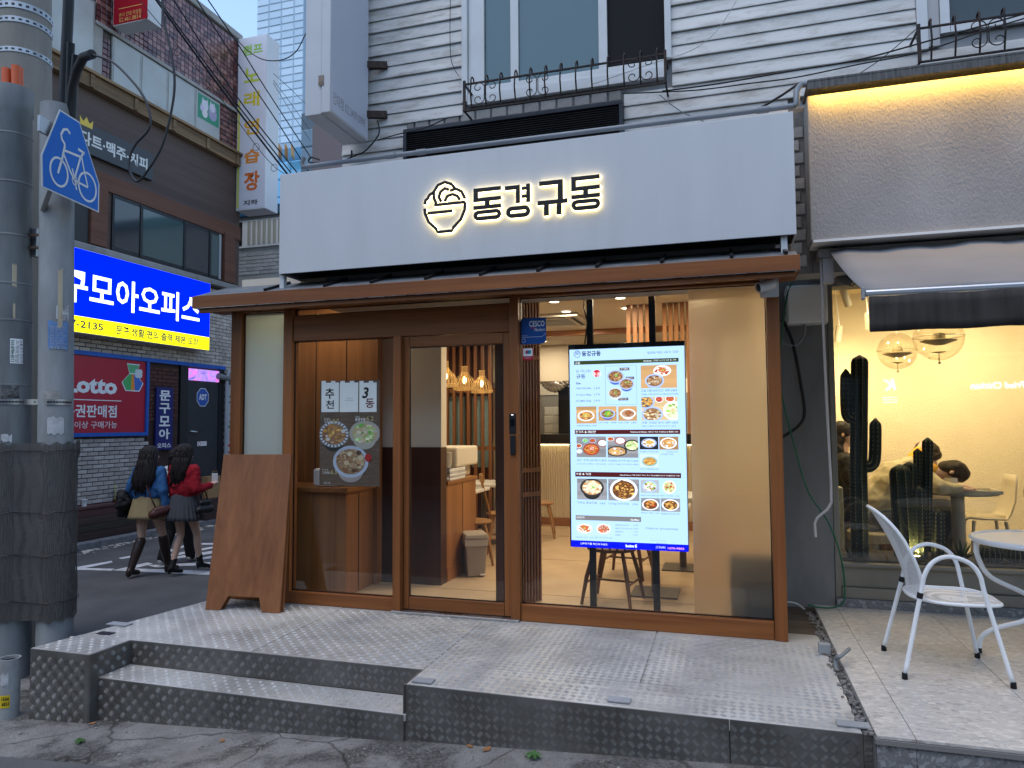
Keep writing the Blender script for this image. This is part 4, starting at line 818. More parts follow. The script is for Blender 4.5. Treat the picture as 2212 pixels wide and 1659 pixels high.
# pendant lamps
BAMB = mat('bamboo', (.50, .34, .14), .5, var=.15, vscale=20); BULB = emis('filament glow', (1, .62, .22), 6)
def pendant(loc, label, d=.27):
    x, y, z = loc; h = .28; t = thing('pendant_lamp', label, 'lamp', loc, group='bamboo pendant lamps')
    prof = [(.035, h), (.038, h * .74), (.06, h * .64), (.10, h * .50), (.128, h * .32), (.135, h * .12), (.130, 0)]; k_ = d / .27
    rb_ = MB()
    rows = []
    for r, hh in prof: rows.append([(r * k_ * math.cos(a), r * k_ * math.sin(a), hh) for a in (-.05, .05)])
    for i in range(len(rows) - 1): rb_.face([rows[i][0], rows[i][1], rows[i + 1][1], rows[i + 1][0]])
    me = bpy.data.meshes.new('rib'); me.from_pydata(rb_.v, [], rb_.f); me.materials.append(BAMB)
    for k in range(22): place(me, 'rib', t, loc, (0, 0, k * 2 * math.pi / 22))
    for r, hh in ((.131, .005), (.136, h * .1), (.0375, h * .75), (.036, h * .99)):
        mb = MB(); mb.tube([(x + r * k_ * math.cos(a), y + r * k_ * math.sin(a), z + hh) for a in [2 * math.pi * i / 20 for i in range(20)]], .005, 5, closed=True); mb.build('hoop', BAMB, t)
    mb = MB(); mb.tube([(x, y, z + h * .95), (x, y, ZC)], .003, 5); mb.build('cord', BLACK, t); mb = MB(); mb.ball((x, y, z + h * .42), .024, 10, 7, (1, 1, 1.8)); mb.build('bulb', BULB, t, smooth=180)
    lamp('pendant_light', t, (x, y, z + h * .42), 1.6, (1, .66, .32), .03, 'POINT')
for (px, py, Y, lab) in ((962, 836, 7.2, 'bamboo pendant lamp half hidden by the cream partition'), (1003.6, 843, 7.8, 'middle bamboo pendant lamp behind the door glass'), (1041, 849, 8.4, 'rightmost bamboo pendant lamp behind the door glass')): pendant(FY(Y, px, py), lab)
# chairs and tables
CHW = wood('chair oak', (.36, .19, .07), (.23, .11, .04), 'z', .4); CHD = wood('dark chair oak', (.16, .075, .032), (.09, .04, .018), 'z', .4)
def spindle_chair(label, loc, rz, m_=CHW, group='spindle back chairs'):
    t = thing('spindle_chair', label, 'chair', loc, rz, group); H = .45
    def bl(mb, name, sm=40):
        o = mb.build(name, m_, None, smooth=sm); o.parent = t; return o
    mb = MB(); mb.lathe([(.16, H - .03), (.195, H - .025), (.205, H - .01), (.20, H), (.10, H - .006), (.001, H - .008)], (0, 0, 0), 22); bl(mb, 'seat')
    for sx, sy in ((1, 1), (1, -1), (-1, 1), (-1, -1)):
        mb = MB(); mb.tube([(sx * .12, sy * .12, H - .02), (sx * .17, sy * .17, .22), (sx * .205, sy * .205, 0.001)], [.016, .019, .013], 8); bl(mb, 'leg')
    for s_ in (-1, 1):
        mb = MB(); mb.tube([(s_ * .178, -.178, .17), (s_ * .178, .178, .17)], .009, 6); bl(mb, 'stretcher')
    mb = MB(); mb.tube([(-.17, 0, .17), (.17, 0, .17)], .009, 6); bl(mb, 'stretcher')
    for k in range(6):
        a = (k - 2.5) * .062; mb = MB(); mb.tube([(a, -.17 + .3 * a * a, H - .01), (a * 1.18, -.27 + .5 * a * a, H + .38)], .008, 6); bl(mb, 'spindle')
    mb = MB(); rows = []
    for k in range(9):
        a = (k - 4) * .056; y = -.275 + .6 * a * a; rows.append([(a, y - .011, H + .36), (a, y + .011, H + .36), (a, y + .008, H + .44), (a, y - .014, H + .44)])
    mb.grid(rows, close=True, cap=True); bl(mb, 'crest_rail'); return t
spindle_chair('spindle back chair nearest the waste bin', (-2.62, 7.22, ZP), -1.2); spindle_chair('spindle back chair behind the one by the bin', (-2.5, 7.95, ZP), -1.2)
spindle_chair('oak chair standing before the ribbed counter, farther right', (-2.38, 9.1, ZP), -1.35); spindle_chair('oak chair half hidden behind the slat column', (-2.45, 8.55, ZP), -1.35)
spindle_chair('dark oak chair standing behind the menu screen posts', (-.93, 5.97, ZP), -.15, CHD); spindle_chair('dark oak chair at the pedestal table behind the screen', (-.95, 7.0, ZP), 3.0, CHD)
TTOP = mat('white table top', (.62, .60, .56), .3); TST = mat('bronze steel', (.10, .085, .07), .4, .6)
def ped_table(label, x, y, w_, d_, group='pedestal tables'):
    t = thing('pedestal_table', label, 'table', (x, y, ZP), 0, group); mb = MB(); mb.box(x - w_ / 2, x + w_ / 2, y - d_ / 2, y + d_ / 2, ZP + .71, ZP + .745); mb.build('table_top', TTOP, t, bevel=.006)
    mb = MB(); mb.lathe([(.035, .012), (.035, .71)], (x, y, ZP), 12); mb.build('column', TST, t, smooth=40); mb = MB(); mb.box(x - .2, x + .2, y - .2, y + .2, ZP + .002, ZP + .014); mb.build('foot_plate', TST, t, bevel=.004)
ped_table('white topped table behind the drinks counter', -2.95, 7.55, .6, .7); ped_table('second white topped table farther back by the slat screen', -2.95, 8.55, .6, .7); ped_table('pedestal table right behind the menu screen', -.62, 6.35, .6, .7); ped_table('pedestal table farther behind the menu screen', -.45, 7.5, .6, .7)
# ribbed counter, kitchen behind
RIB = mat('ribbed cream panel', (.55, .46, .33), .6); kt = thing('ribbed_counter', 'cream ribbed counter with light strip in front of the kitchen', 'counter', (-1.6, 10.3, ZP)); kz = FY(10.1, 1195, 962).z
mb = MB(); mb.box(-3.2, .3, 10.13, 10.6, ZP + .12, kz); mb.build('core', RIB, kt)
mb = MB()
for k in range(100): mb.tube([(-3.18 + k * .0345, 10.13, ZP + .12), (-3.18 + k * .0345, 10.13, kz)], .014, 6, cap=False)
mb.build('ribs', RIB, kt, kind='stuff'); mb = MB(); mb.box(-3.2, .3, 10.1, 10.6, ZP + .002, ZP + .118); mb.build('skirting', WOODX, kt); mb = MB(); mb.box(-3.25, .3, 10.05, 10.65, kz + .02, kz + .16); mb.build('black_top', mat('black stone', (.015, .015, .016), .25), kt)
mb = MB(); mb.box(-3.2, .3, 10.075, 10.10, kz + .004, kz + .018); mb.build('light_strip', emis('warm strip', (1, .78, .4), 3), kt)
kw = thing('kitchen_wall', 'white tiled kitchen wall above the counter', 'wall', (-1.7, 11.9, ZP)); TIL = [mat('white wall tile', (.62, .60, .54), .25)]
mb = MB(); mb.box(-3.6, .2, 11.9, 12.0, ZP, ZC - .01); mb.build('backing', mat('tile grout', (.25, .24, .22), .8), kw); bricks(front(11.9), [(-3.0, -1.6, 1.5, 2.25)], .145, .145, .006, TIL, kw, 'wall_tile', stagger=False)
mb = MB(); mb.box(-3.6, .2, 11.88, 11.899, 2.3, ZC - .01); mb.build('upper_wall', CREAM, kw)
sh = thing('kitchen_shelf', 'orange lit wooden shelf frame hanging over the kitchen counter', 'shelf', (-2.6, 11, 2.2)); s0, s1 = FY(10.6, 1166, 773), FY(10.6, 1227, 813)
for z_ in (s0.z, s1.z): mb = MB(); mb.box(s0.x, s0.x + 2.2, 10.5, 10.8, z_ - .02, z_ + .02); mb.build('board', WOODX, sh)
for x in (s0.x, s0.x + 1.1, s0.x + 2.2): mb = MB(); mb.box(x, x + .05, 10.5, 10.8, s1.z - .02, ZC - .01); mb.build('upright', WOODIN, sh)
FOIL = mat('foil duct', (.7, .7, .7), .22, 1.0, bump=1.0, bscale=60); q0, q1, q2 = FY(11.3, 1172, 790), FY(11.3, 1200, 830), FY(11.3, 1240, 780)
mb = MB(); pts = []
for i in range(41):
    t = i / 40; p = Vector(q0) * (1 - t) ** 2 + (Vector(q1) * 2 - (Vector(q0) + Vector(q2)) / 2) * 2 * t * (1 - t) + Vector(q2) * t * t; pts.append(p)
mb.tube(pts, [.13 + (.012 if i % 2 else 0) for i in range(41)], 14); tag(mb.build('flexible_duct', FOIL, None, smooth=30), 'shiny silver flexible duct sagging above the kitchen', 'duct')
mb = MB(); a, b = FY(11.5, 1207, 835), FY(11.5, 1226, 950); mb.box(a.x, b.x + .5, 11.45, 11.8, b.z, a.z); tag(mb.build('kitchen_cabinet', BLACK, None, bevel=.01), 'tall black kitchen cabinet beside the white tiles', 'cabinet')
a, b = FY(11.6, 1209, 752), FY(11.6, 1226, 786); mb = MB(); mb.box(a.x, b.x + .3, 11.5, 11.85, b.z, a.z); tag(mb.build('wall_unit', WHITE, None, bevel=.01), 'small white wall unit above the duct', 'cabinet')
# ceiling: beam, downlights, air conditioner, hanging slats
mb = MB(); mb.box(-4.08, .34, 8.86, 8.95, 2.93, ZC - .001); mb.build('ceiling_trim', WOODX, room)
mb = MB(); mb.box(-4.08, .34, 10.45, 10.6, 2.45, ZC - .001); mb.build('bulkhead', CREAM, room)
DL = emis('downlight glow', (1, .86, .62), 8)
spots = [FZ(ZC, *p) for p in ((1197, 650), (1223, 671.5), (1259, 702), (1340, 642), (1353, 664))] + [Vector((-3.2, 6.7, ZC)), Vector((-3.3, 8.2, ZC)), Vector((-.2, 6.2, ZC)), Vector((-.5, 9.3, ZC)), Vector((-2.5, 9.9, ZC)), Vector((.02, 5.55, ZC)), Vector((-2.0, 5.8, ZC)), Vector((-2.75, 5.62, ZC)), Vector((-3.6, 5.62, ZC))]
labs = ['downlight nearest the window glass, left of the black post', 'downlight just before the ceiling air conditioner', 'downlight just beyond the ceiling air conditioner', 'downlight right of the black post, nearest the window', 'second downlight right of the black post'] + ['downlight over the drinks counter behind the cream partition', 'downlight above the tables by the slat screen', 'downlight above the pedestal table behind the menu screen', 'downlight at the far right before the kitchen', 'downlight over the ribbed counter on the left', 'downlight just behind the frosted film', 'downlight just inside the glass door', 'downlight close to the cream partition', 'downlight above the counter behind the poster']
for p, lab in zip(spots, labs):
    t = thing('downlight', lab, 'downlight', (p.x, p.y, ZC), 0, 'ceiling downlights'); mb = MB(); mb.lathe([(.062, -.001), (.062, -.008), (.05, -.012), (.046, -.006)], p, 18, cap=False); mb.build('trim_ring', WHITE, t, smooth=40); mb = MB(); mb.lathe([(.046, -.006), (.001, -.0062)], p, 18); mb.build('lens', DL, t)
    lamp('downlight_lamp', t, (p.x, p.y, ZC - .02), 14 if 'film' in lab else 2.2 if 'poster' in lab else 6.5, (1, .80, .55), .08)
a, b = FZ(ZC, 1163, 678), FZ(ZC, 1262, 700); ac = thing('ceiling_air_conditioner', 'square white cassette air conditioner in the ceiling', 'air conditioner', (-1.85, 7.9, ZC))
mb = MB(); mb.box(-2.15, -1.5, 7.45, 8.3, ZC - .04, ZC - .001); mb.build('panel', mat('cassette white', (.55, .52, .46), .5), ac, bevel=.01); mb = MB(); mb.box(-2.0, -1.65, 7.65, 8.1, ZC - .045, ZC - .041); mb.build('grille', MGREY, ac)
for x0, x1, y0, y1 in ((-2.1, -2.06, 7.55, 8.2), (-1.6, -1.56, 7.55, 8.2), (-2.0, -1.65, 7.49, 7.53)): mb = MB(); mb.box(x0, x1, y0, y1, ZC - .044, ZC - .041); mb.build('air_slot', BLACK, ac)
hs = thing('hanging_slats', 'row of upright orange wood slats hanging from the ceiling behind the screen', 'screen', (-.7, 7.2, 2.0)); hm = MB(); hm.box(-.02, .02, -.03, .03, 0, 1.3); hme = bpy.data.meshes.new('slat'); hme.from_pydata(hm.v, [], hm.f); hme.materials.append(wood('bright slat wood', (.42, .20, .08), (.28, .12, .045), 'z', .45))
for px in (1358, 1372, 1385, 1399, 1436, 1449, 1461, 1474, 1487, 1500): q = FY(7.2, px, 700); place(hme, 'slat', hs, (q.x, 7.2, ZC - 1.302))

# side light at the left corner, dark crate and low wooden partition behind the frosted film
mb = MB(); mb.box(-4.103, -4.097, 5.31, 5.99, .34, ZC - .01); mb.build('side_frosted_pane', FROSTG, shop, label='frosted side pane round the left corner')
mb = MB(); mb.box(.0, .34, 5.36, 5.55, ZP + .002, .84); tag(mb.build('storage_crate', mat('dark crate', (.03, .022, .02), .7), None, bevel=.01), 'dark crate blurred behind the frosted film at the lower right', 'crate')

for x, lab in ((-2.4, 'kitchen lamp over the white tiles'), (-1.0, 'kitchen lamp behind the menu screen')):
    t = thing('kitchen_lamp', lab, 'lamp', (x, 11.2, ZC), 0, 'kitchen lamps'); mb = MB(); mb.box(x - .3, x + .3, 11.15, 11.25, ZC - .04, ZC - .002); mb.build('tube_light', DL, t); lamp('kitchen_light', t, (x, 11.2, ZC - .06), 14, (1, .86, .66), .5)
# ================================================================== menu screen behind the glass
YS = 5.6
m7 = lambda x, y: ((2250 + x / 3.949) / 1.8517, (1360 + y / 3.949) / 1.8517)
m8 = lambda x, y: ((2250 + x / 3.771) / 1.8517, (1780 + y / 3.771) / 1.8517)
FM = front(YS)
def pl(q, fr=FM): p = FY(fr.o.y, *q); return p.x, p.z
sx0, sz1 = pl((1227, 745)); sx1, sz0 = pl((1488, 1192))
disp = thing('menu_screen', 'tall glowing menu display on two black posts inside the window', 'screen', ((sx0 + sx1) / 2, YS + .05, ZP))
mb = MB(); mb.fbox(FM, sx0, sx1, sz0, sz1, -.07, 0); mb.build('casing', mat('screen casing', (.008, .008, .009), .25), disp, bevel=.006)
SCR = emis('screen white', (.40, .60, .95), .82); INK = emis('screen ink', (.008, .012, .03), 1); SCW = emis('screen bright', (.85, .92, 1), .9)
ax0, az1 = pl(m7(110, 155)); ax1, az0 = pl(m8(1898, 1605))
mb = MB(); mb.fbox(FM, ax0, ax1, az0, az1, .0005, .0015); scr = mb.build('display', SCR, disp)
for px in (1281.5, 1418.5):
    q = FY(YS + .09, px, 1250); mb = MB(); mb.box(q.x - .025, q.x + .025, YS + .072, YS + .11, ZP + .002, ZC - .002); mb.build('post', BLACK, disp)
mb = MB(); q = FY(YS + .09, 1268, 700); mb.tube([(q.x, YS + .06, 2.95), (q.x - .02, YS + .06, 2.75), (q.x + .01, YS + .06, 2.62), (q.x - .015, YS + .06, 2.45)], .006, 6); mb.build('power_cable', BLACK, disp)
def rect(p0, p1, col, w, name='print_field', strength=.8, fr=FM, par=None, m_=None):
    a, b = pl(p0, fr), pl(p1, fr); mb = MB(); mb.face([fr.p(a[0], b[1], w), fr.p(b[0], b[1], w), fr.p(b[0], a[1], w), fr.p(a[0], a[1], w)])
    return mb.build(name, m_ or emis('screen %s' % (str(col)), col, strength), par or scr)
rect(m7(183, 335), m7(1835, 343), (.03, .045, .012), .003); rect(m7(195, 1420), m7(1860, 1485), (.07, .012, .014), .003); rect(m8(193, 403), m8(1790, 500), (.07, .012, .014), .003); rect(m8(200, 1057), m8(1187, 1160), (.18, .17, .18), .003)
rect(m8(133, 1432), m8(1900, 1612), (.0, .004, .75), .003)
def tx(body, p0, p1, m_=INK, par=None, fr=FM, w=.0045, bold=.012, **k): a, b = pl(p0, fr), pl(p1, fr); return text(body, fr, a[0], b[0], b[1], a[1], m_, par or scr, w, bold=bold, **k)
tx('동경규동', m7(305, 178), m7(606, 252), bold=.03); tx('‘동경에서 먹었던 규동 맛 그대로’', m7(1335, 185), m7(1838, 205), bold=0)
tx('규동', m7(198, 348), m7(280, 385), SCW); tx('Gyudong |  건강한 소고기 샤브 한 그릇', m7(1278, 318), m7(1795, 330), SCW)
tx('시그니처', m7(215, 472), m7(440, 512)); tx('규동', m7(218, 545), m7(362, 608)); tx('Size', m7(214, 668), m7(288, 700), bold=.02)
for s_, pr, y in (('레귤러(R) 100g', '| 6.5', 745), ('라지(L) 140g', '| 7.9', 848), ('메가(MG) 200g', '| 9.9', 945)): tx(s_, m7(216, y + 6), m7(450, y + 34), bold=0); tx(pr, m7(500, y), m7(590, y + 36), bold=0)
tx('규동메가콤보 | 9.9', m7(220, 1342), m7(538, 1368)); tx('네기규동   | 8.9', m7(568, 1296), m7(850, 1318), bold=0); tx('김치규동   | 8.9', m7(882, 1296), m7(1170, 1318), bold=0)
tx('규동 대파유린치킨 세트 | 10.5', m7(1238, 785), m7(1810, 818)); tx('규동(R) + 대파유린치킨 or 대파유린돈가츠(택1)', m7(1243, 848), m7(1830, 868), bold=0)
tx('규동 가성비 정식 세트 | 13.5', m7(1250, 1290), m7(1822, 1325)); tx('규동(L) + 우동(S) + 치킨가라아게 or 돈가츠 + 샐러드', m7(1252, 1350), m7(1798, 1372), bold=0)
tx('돈가츠 & 에비텐', m7(208, 1432), m7(525, 1472), SCW); tx('Tonkatsu & Shrimp |  72시간 숙성 수제등심 & 통통한 새우', m7(1070, 1440), m7(1828, 1466), SCW)
tx('김치 가츠나베 정식 | 12.5', m8(218, 212), m8(662, 252)); tx('김치가츠나베 + 온센타마고 + 후리가케공기밥', m8(218, 275), m8(655, 298), bold=0)
tx('숙성등심 돈가츠 정식 | 12.2', m8(685, 222), m8(1140, 258)); tx('수제돈가츠 + 우동(S) + 후리가케공기밥 + 볶음김치', m8(685, 280), m8(1145, 305), bold=0)
tx('숙성등심 가츠동 | 8.9', m8(1168, 90), m8(1445, 115), bold=0); tx('숙성등심 | 9.5', m8(1565, 92), m8(1740, 115), bold=0); tx('치즈김치가츠동', m8(1488, 128), m8(1672, 152), bold=0); tx('다마고 에비텐동 | 9.9', m8(1172, 352), m8(1448, 380), bold=0)
tx('우동 & 카레', m8(205, 418), m8(428, 455), SCW); tx('Udon & Curry |  직접 우려낸 가쓰오 육수 우동 & 150분 어니언 카라멜라이징 카레', m8(866, 442), m8(1762, 478), SCW)
tx('가쓰오 동경우동   | 6.2', m8(222, 850), m8(645, 900)); tx('다리살 치킨카레    | 9.5', m8(698, 868), m8(1135, 912))
tx('에비텐가쓰오우동 | 8.9', m8(1180, 748), m8(1457, 778), bold=0); tx('얼큰 니꾸우동   | 9.5', m8(1478, 755), m8(1760, 782), bold=0); tx('에비텐 카레   | 9.5', m8(1185, 1012), m8(1463, 1042), bold=0); tx('숙성등심가츠카레  9.7', m8(1487, 1022), m8(1765, 1055), bold=0)
tx('사이드', m8(213, 1072), m8(340, 1110), SCW); tx('Side Menu', m8(1028, 1112), m8(1157, 1142), SCW)
for s_, pr, y in (('대파유린 돈가츠', '| 5.9', 1195), ('샐러드 치킨가라아게', '| 5.0', 1245), ('온센타마고', '| 1.5', 1292), ('생계란', '| 0.7', 1342)): tx(s_, m8(798, y), m8(798 + 25 * len(s_), y + 28), bold=0); tx(pr, m8(1072, y + 4), m8(1137, y + 30), bold=0)
tx('대파유린 치킨  | 5.9', m8(203, 1380), m8(463, 1408), bold=0); tx('샐러드 미니돈가츠 | 5.0', m8(485, 1385), m8(750, 1415), bold=0)
tx('TOKYO GYUDONG', m8(1258, 1243), m8(1742, 1285), space=1.5); tx('www.tokyo-gyudong.com', m8(1320, 1432), m8(1570, 1452), bold=0); tx('@tokyogyudong', m8(1418, 1470), m8(1570, 1490), bold=0)
tx('네트워크를 확인해 주세요.', m8(275, 1468), m8(688, 1515), SCW); tx('boim·E', m8(955, 1495), m8(1125, 1548), SCW, bold=.02); tx('고객센터', m8(1403, 1525), m8(1550, 1562), SCW); tx('1670-9802', m8(1590, 1538), m8(1838, 1580), emis('screen pink', (.9, .35, .6), .8), bold=.02)
mb = MB(); mb.col = None
for q in bowl:
    (u0, v1), (u1, v0) = pl(m7(178, 165)), pl(m7(288, 275)); stroke(mb, FM, [(u0 + (p[0] - bx0) / bw * (u1 - u0), v0 + (p[1] - bz0) / bh * (v1 - v0)) for p in q], .003, .004, .0045)
mb.build('bowl_emblem', INK, scr)
a, b = pl(m7(675, 415)), pl(m7(1177, 1017)); mb = MB(); stroke(mb, FM, [(a[0], a[1]), (b[0], a[1]), (b[0], b[1]), (a[0], b[1]), (a[0], a[1])], .0015, .0035, .004); mb.build('outline', INK, scr)
tx('시간', m7(132, 120), m7(132.5, 120.5)) if False else None
# ---- food pictures: flat prints
class Pic:
    def __init__(s, fr, w): s.m = MB(); s.fr = fr; s.w = w
    def poly(s, pts, col): s.m.col = col; s.w += .00002; s.m.face([s.fr.p(u, v, s.w) for u, v in pts])
    def ell(s, c, rx, ry, col, n=20, a0=0): s.poly([(c[0] + rx * math.cos(2 * math.pi * i / n + a0), c[1] + ry * math.sin(2 * math.pi * i / n + a0)) for i in range(n)], col)
    def rect(s, a, b, col): s.poly([(a[0], b[1]), (b[0], b[1]), (b[0], a[1]), (a[0], a[1])], col)
RND = random.Random(5)
def planks(P, a, b, c1, n=5):
    for i in range(n):
        k = RND.uniform(.75, 1.15); v0 = a[1] + (b[1] - a[1]) * i / n; v1 = a[1] + (b[1] - a[1]) * (i + 1) / n; P.rect((a[0], v0), (b[0], v1 if i == n - 1 else v1), tuple(c * k for c in c1))
def dish(P, c, rx, ry, rim, inner, pal, n=40, stripes=False, body=None, box=None):
    cl = (lambda q: (max(box[0][0], min(box[1][0], q[0])), max(box[1][1], min(box[0][1], q[1])))) if box else (lambda q: q)
    E_ = lambda cc, ax, ay, col, k=22, a0=0: P.poly([cl((cc[0] + ax * math.cos(2 * math.pi * i / k + a0), cc[1] + ay * math.sin(2 * math.pi * i / k + a0))) for i in range(k)], col)
    if body: E_((c[0], c[1] - ry * .55), rx * .72, ry * .75, body)
    E_(c, rx, ry, rim); 
    if stripes:
        for i in range(24):
            a = 2 * math.pi * i / 24; P.poly([cl((c[0] + rx * r_ * math.cos(a + d), c[1] + ry * r_ * math.sin(a + d))) for r_, d in ((.78, -.04), (.98, -.05), (.98, .05), (.78, .04))], (.03, .05, .12))
    E_(c, rx * .82, ry * .8, inner)
    for i in range(n):
        a = RND.uniform(0, 6.28); r_ = math.sqrt(RND.random()) * .72; col = RND.choice(pal); k = RND.uniform(.6, 1.25); s_ = RND.uniform(.08, .2)
        E_((c[0] + rx * r_ * math.cos(a), c[1] + ry * r_ * math.sin(a)), rx * s_, ry * s_ * RND.uniform(.5, 1.1), tuple(min(1, q * k) for q in col), 6, a)
BEEF = [(.25, .11, .05), (.38, .20, .10), (.16, .07, .03), (.45, .28, .15)]; GRN = [(.12, .40, .05), (.3, .6, .12), (.55, .75, .35)]; RED = [(.55, .10, .03), (.6, .22, .06), (.35, .05, .02)]; FRY = [(.62, .32, .08), (.7, .42, .12), (.45, .2, .05)]; CURRY = [(.13, .05, .02), (.2, .08, .03)]; NOOD = [(.75, .66, .48), (.8, .74, .6), (.65, .5, .3)]
BLU = (.35, .45, .75); WHT = (.75, .8, .85); WD = (.50, .29, .13); GW = (.24, .24, .27); FM2 = emis
PICM = colmat('screen picture', .85)
def pic(p0, p1, bgc, dishes, plk=True, par=None, fr=FM, m_=PICM, w=.003):
    a, b = pl(p0, fr), pl(p1, fr); P = Pic(fr, w); L = lambda s_, t_: (a[0] + (b[0] - a[0]) * s_, a[1] + (b[1] - a[1]) * t_)
    if bgc: planks(P, a, b, bgc) if plk else P.rect(a, b, bgc)
    for (s_, t_, r_, asp, rim, inner, pals, kw) in dishes:
        rx = r_ * (b[0] - a[0]); k = dict(kw); top = k.pop('top', None)
        dish(P, L(s_, t_), rx, rx * asp, rim, inner, pals, box=(a, b), **k)
        if top: dish(P, (L(s_, t_)[0] + rx * .05, L(s_, t_)[1] + rx * asp * .15), rx * .42, rx * asp * .42, pals[0], pals[0], top, 16, box=(a, b))
    P.m.build('food_picture', m_, par or scr)
pic(m7(675, 415), m7(1177, 1017), None, [(.33, .27, .28, .75, BLU, (.2, .1, .05), BEEF, dict(top=GRN, body=(.06, .12, .45), n=60)), (.68, .47, .25, .75, BLU, (.2, .1, .05), BEEF, dict(top=GRN, body=(.06, .12, .45), n=60)), (.31, .70, .23, .75, WHT, (.2, .1, .05), BEEF, dict(top=GRN, stripes=True, body=(.55, .62, .8), n=50))])
pic(m7(1235, 405), m7(1810, 752), WD, [(.6, .25, .25, .62, WHT, WHT, RED, dict(top=GRN)), (.38, .68, .27, .72, BLU, (.2, .1, .05), BEEF + [(.6, .5, .4)], dict(body=(.3, .4, .7), n=60))])
pic(m7(1245, 905), m7(1820, 1262), (.62, .45, .25), [(.12, .2, .25, .8, BLU, (.1, .1, .1), FRY, {}), (.5, .1, .12, .8, WHT, (.5, .05, .1), RED, {}), (.8, .08, .14, .7, WHT, (.5, .1, .05), RED, {}), (.3, .75, .3, .75, BLU, (.25, .13, .06), BEEF + NOOD, dict(n=70)), (.9, .6, .3, .9, WHT, (.7, .65, .5), NOOD + GRN, {})])
pic(m7(218, 1052), m7(540, 1318), WD, [(.48, .55, .42, .62, WHT, (.4, .2, .1), FRY + BEEF, dict(top=GRN, n=60))]); pic(m7(567, 1050), m7(857, 1275), WD, [(.5, .52, .42, .6, BLU, (.2, .1, .05), GRN + BEEF, dict(body=(.05, .1, .4), top=[(.85, .5, .05)]))]); pic(m7(880, 1048), m7(1178, 1275), WD, [(.52, .5, .42, .6, WHT, (.4, .25, .2), BEEF + RED, dict(body=(.6, .65, .75), top=RED))])
pic(m7(222, 1524), m8(660, 185), GW, [(.5, .62, .28, .72, (.3, .05, .03), (.5, .12, .04), RED + FRY, dict(top=[WHT])), (.08, .45, .1, .75, WHT, (.4, .1, .05), RED, {}), (.3, .2, .11, .7, BLU, (.05, .35, .1), GRN, {}), (.55, .2, .12, .7, BLU, (.4, .1, .05), RED, {}), (.88, .32, .17, .75, (.25, .03, .03), WHT, [WHT], {}), (.1, .72, .1, .7, WHT, BLU, [WHT], {})])
pic(m7(712, 1524), m8(1145, 192), GW, [(.3, .7, .34, .5, (.03, .03, .03), (.5, .3, .15), FRY + [WHT], {}), (.42, .2, .18, .7, (.3, .03, .03), WHT, [WHT], {}), (.8, .42, .26, .72, (.02, .02, .02), (.6, .65, .4), GRN + NOOD, {}), (.1, .12, .12, .6, WHT, (.4, .1, .05), RED, {})])
pic(m7(1218, 1526), m8(1447, 67), (.02, .02, .025), [(.5, .5, .42, .62, BLU, WHT, FRY + [WHT], dict(stripes=True, top=GRN))], False); pic(m7(1528, 1526), m8(1750, 70), (.3, .17, .08), [(.48, .5, .44, .68, WHT, (.5, .25, .1), FRY + [WHT], dict(top=[WHT]))], False)
pic(m8(1170, 140), m8(1450, 335), (.5, .6, .75), [(.52, .55, .42, .62, (.2, .4, .4), (.45, .25, .08), FRY, dict(n=60))], False)
pic(m8(220, 505), m8(675, 830), GW, [(.5, .42, .4, .75, (.03, .03, .035), (.5, .25, .1), NOOD, dict(body=(.02, .02, .02), top=GRN, n=60))]); pic(m8(690, 512), m8(1160, 845), GW, [(.5, .5, .45, .82, WHT, (.12, .05, .02), CURRY + CURRY + FRY + FRY, dict(top=FRY, n=70))])
pic(m8(1178, 525), m8(1457, 725), (.35, .38, .42), [(.5, .5, .42, .8, BLU, (.6, .62, .6), NOOD + GRN + RED, {})], False); pic(m8(1475, 525), m8(1750, 745), None, [(.5, .5, .38, 1.0, WHT, (.6, .5, .3), NOOD + GRN + RED, dict(n=60))])
pic(m8(1185, 797), m8(1470, 1000), GW, [(.5, .5, .45, .68, WHT, (.13, .05, .02), CURRY + RED + FRY, {})]); pic(m8(1482, 802), m8(1777, 1010), GW, [(.5, .5, .45, .68, WHT, (.13, .05, .02), CURRY + FRY + FRY, {})])
pic(m8(203, 1152), m8(470, 1365), (.42, .58, .8), [(.5, .5, .44, .62, WHT, WHT, RED + FRY, dict(top=GRN))], False); pic(m8(485, 1160), m8(755, 1370), (.42, .58, .8), [(.5, .5, .4, .7, WHT, (.5, .3, .25), RED + [WHT], {})], False)
P = Pic(FM, .0035); c0 = pl(m7(542, 528)); P.ell(c0, .031, .031, (.6, .8, 1)); P.ell(c0, .029, .029, (.5, .01, .02)); P.m.build('red_roundel', PICM, scr); tx('牛丼', m7(475, 508), m7(612, 578), SCW, bold=0, w=.005)
for s_, p0, p1 in (('메가(MG)', (903, 440), (1058, 478)), ('라지(L)', (1000, 582), (1133, 620)), ('레귤러(R)', (880, 915), (1040, 952))): rect(m7(*p0), m7(*p1), (.05, .012, .014), .0046); tx(s_, m7(p0[0] + 16, p0[1] + 8), m7(p1[0] - 16, p1[1] - 8), SCW, w=.0055)
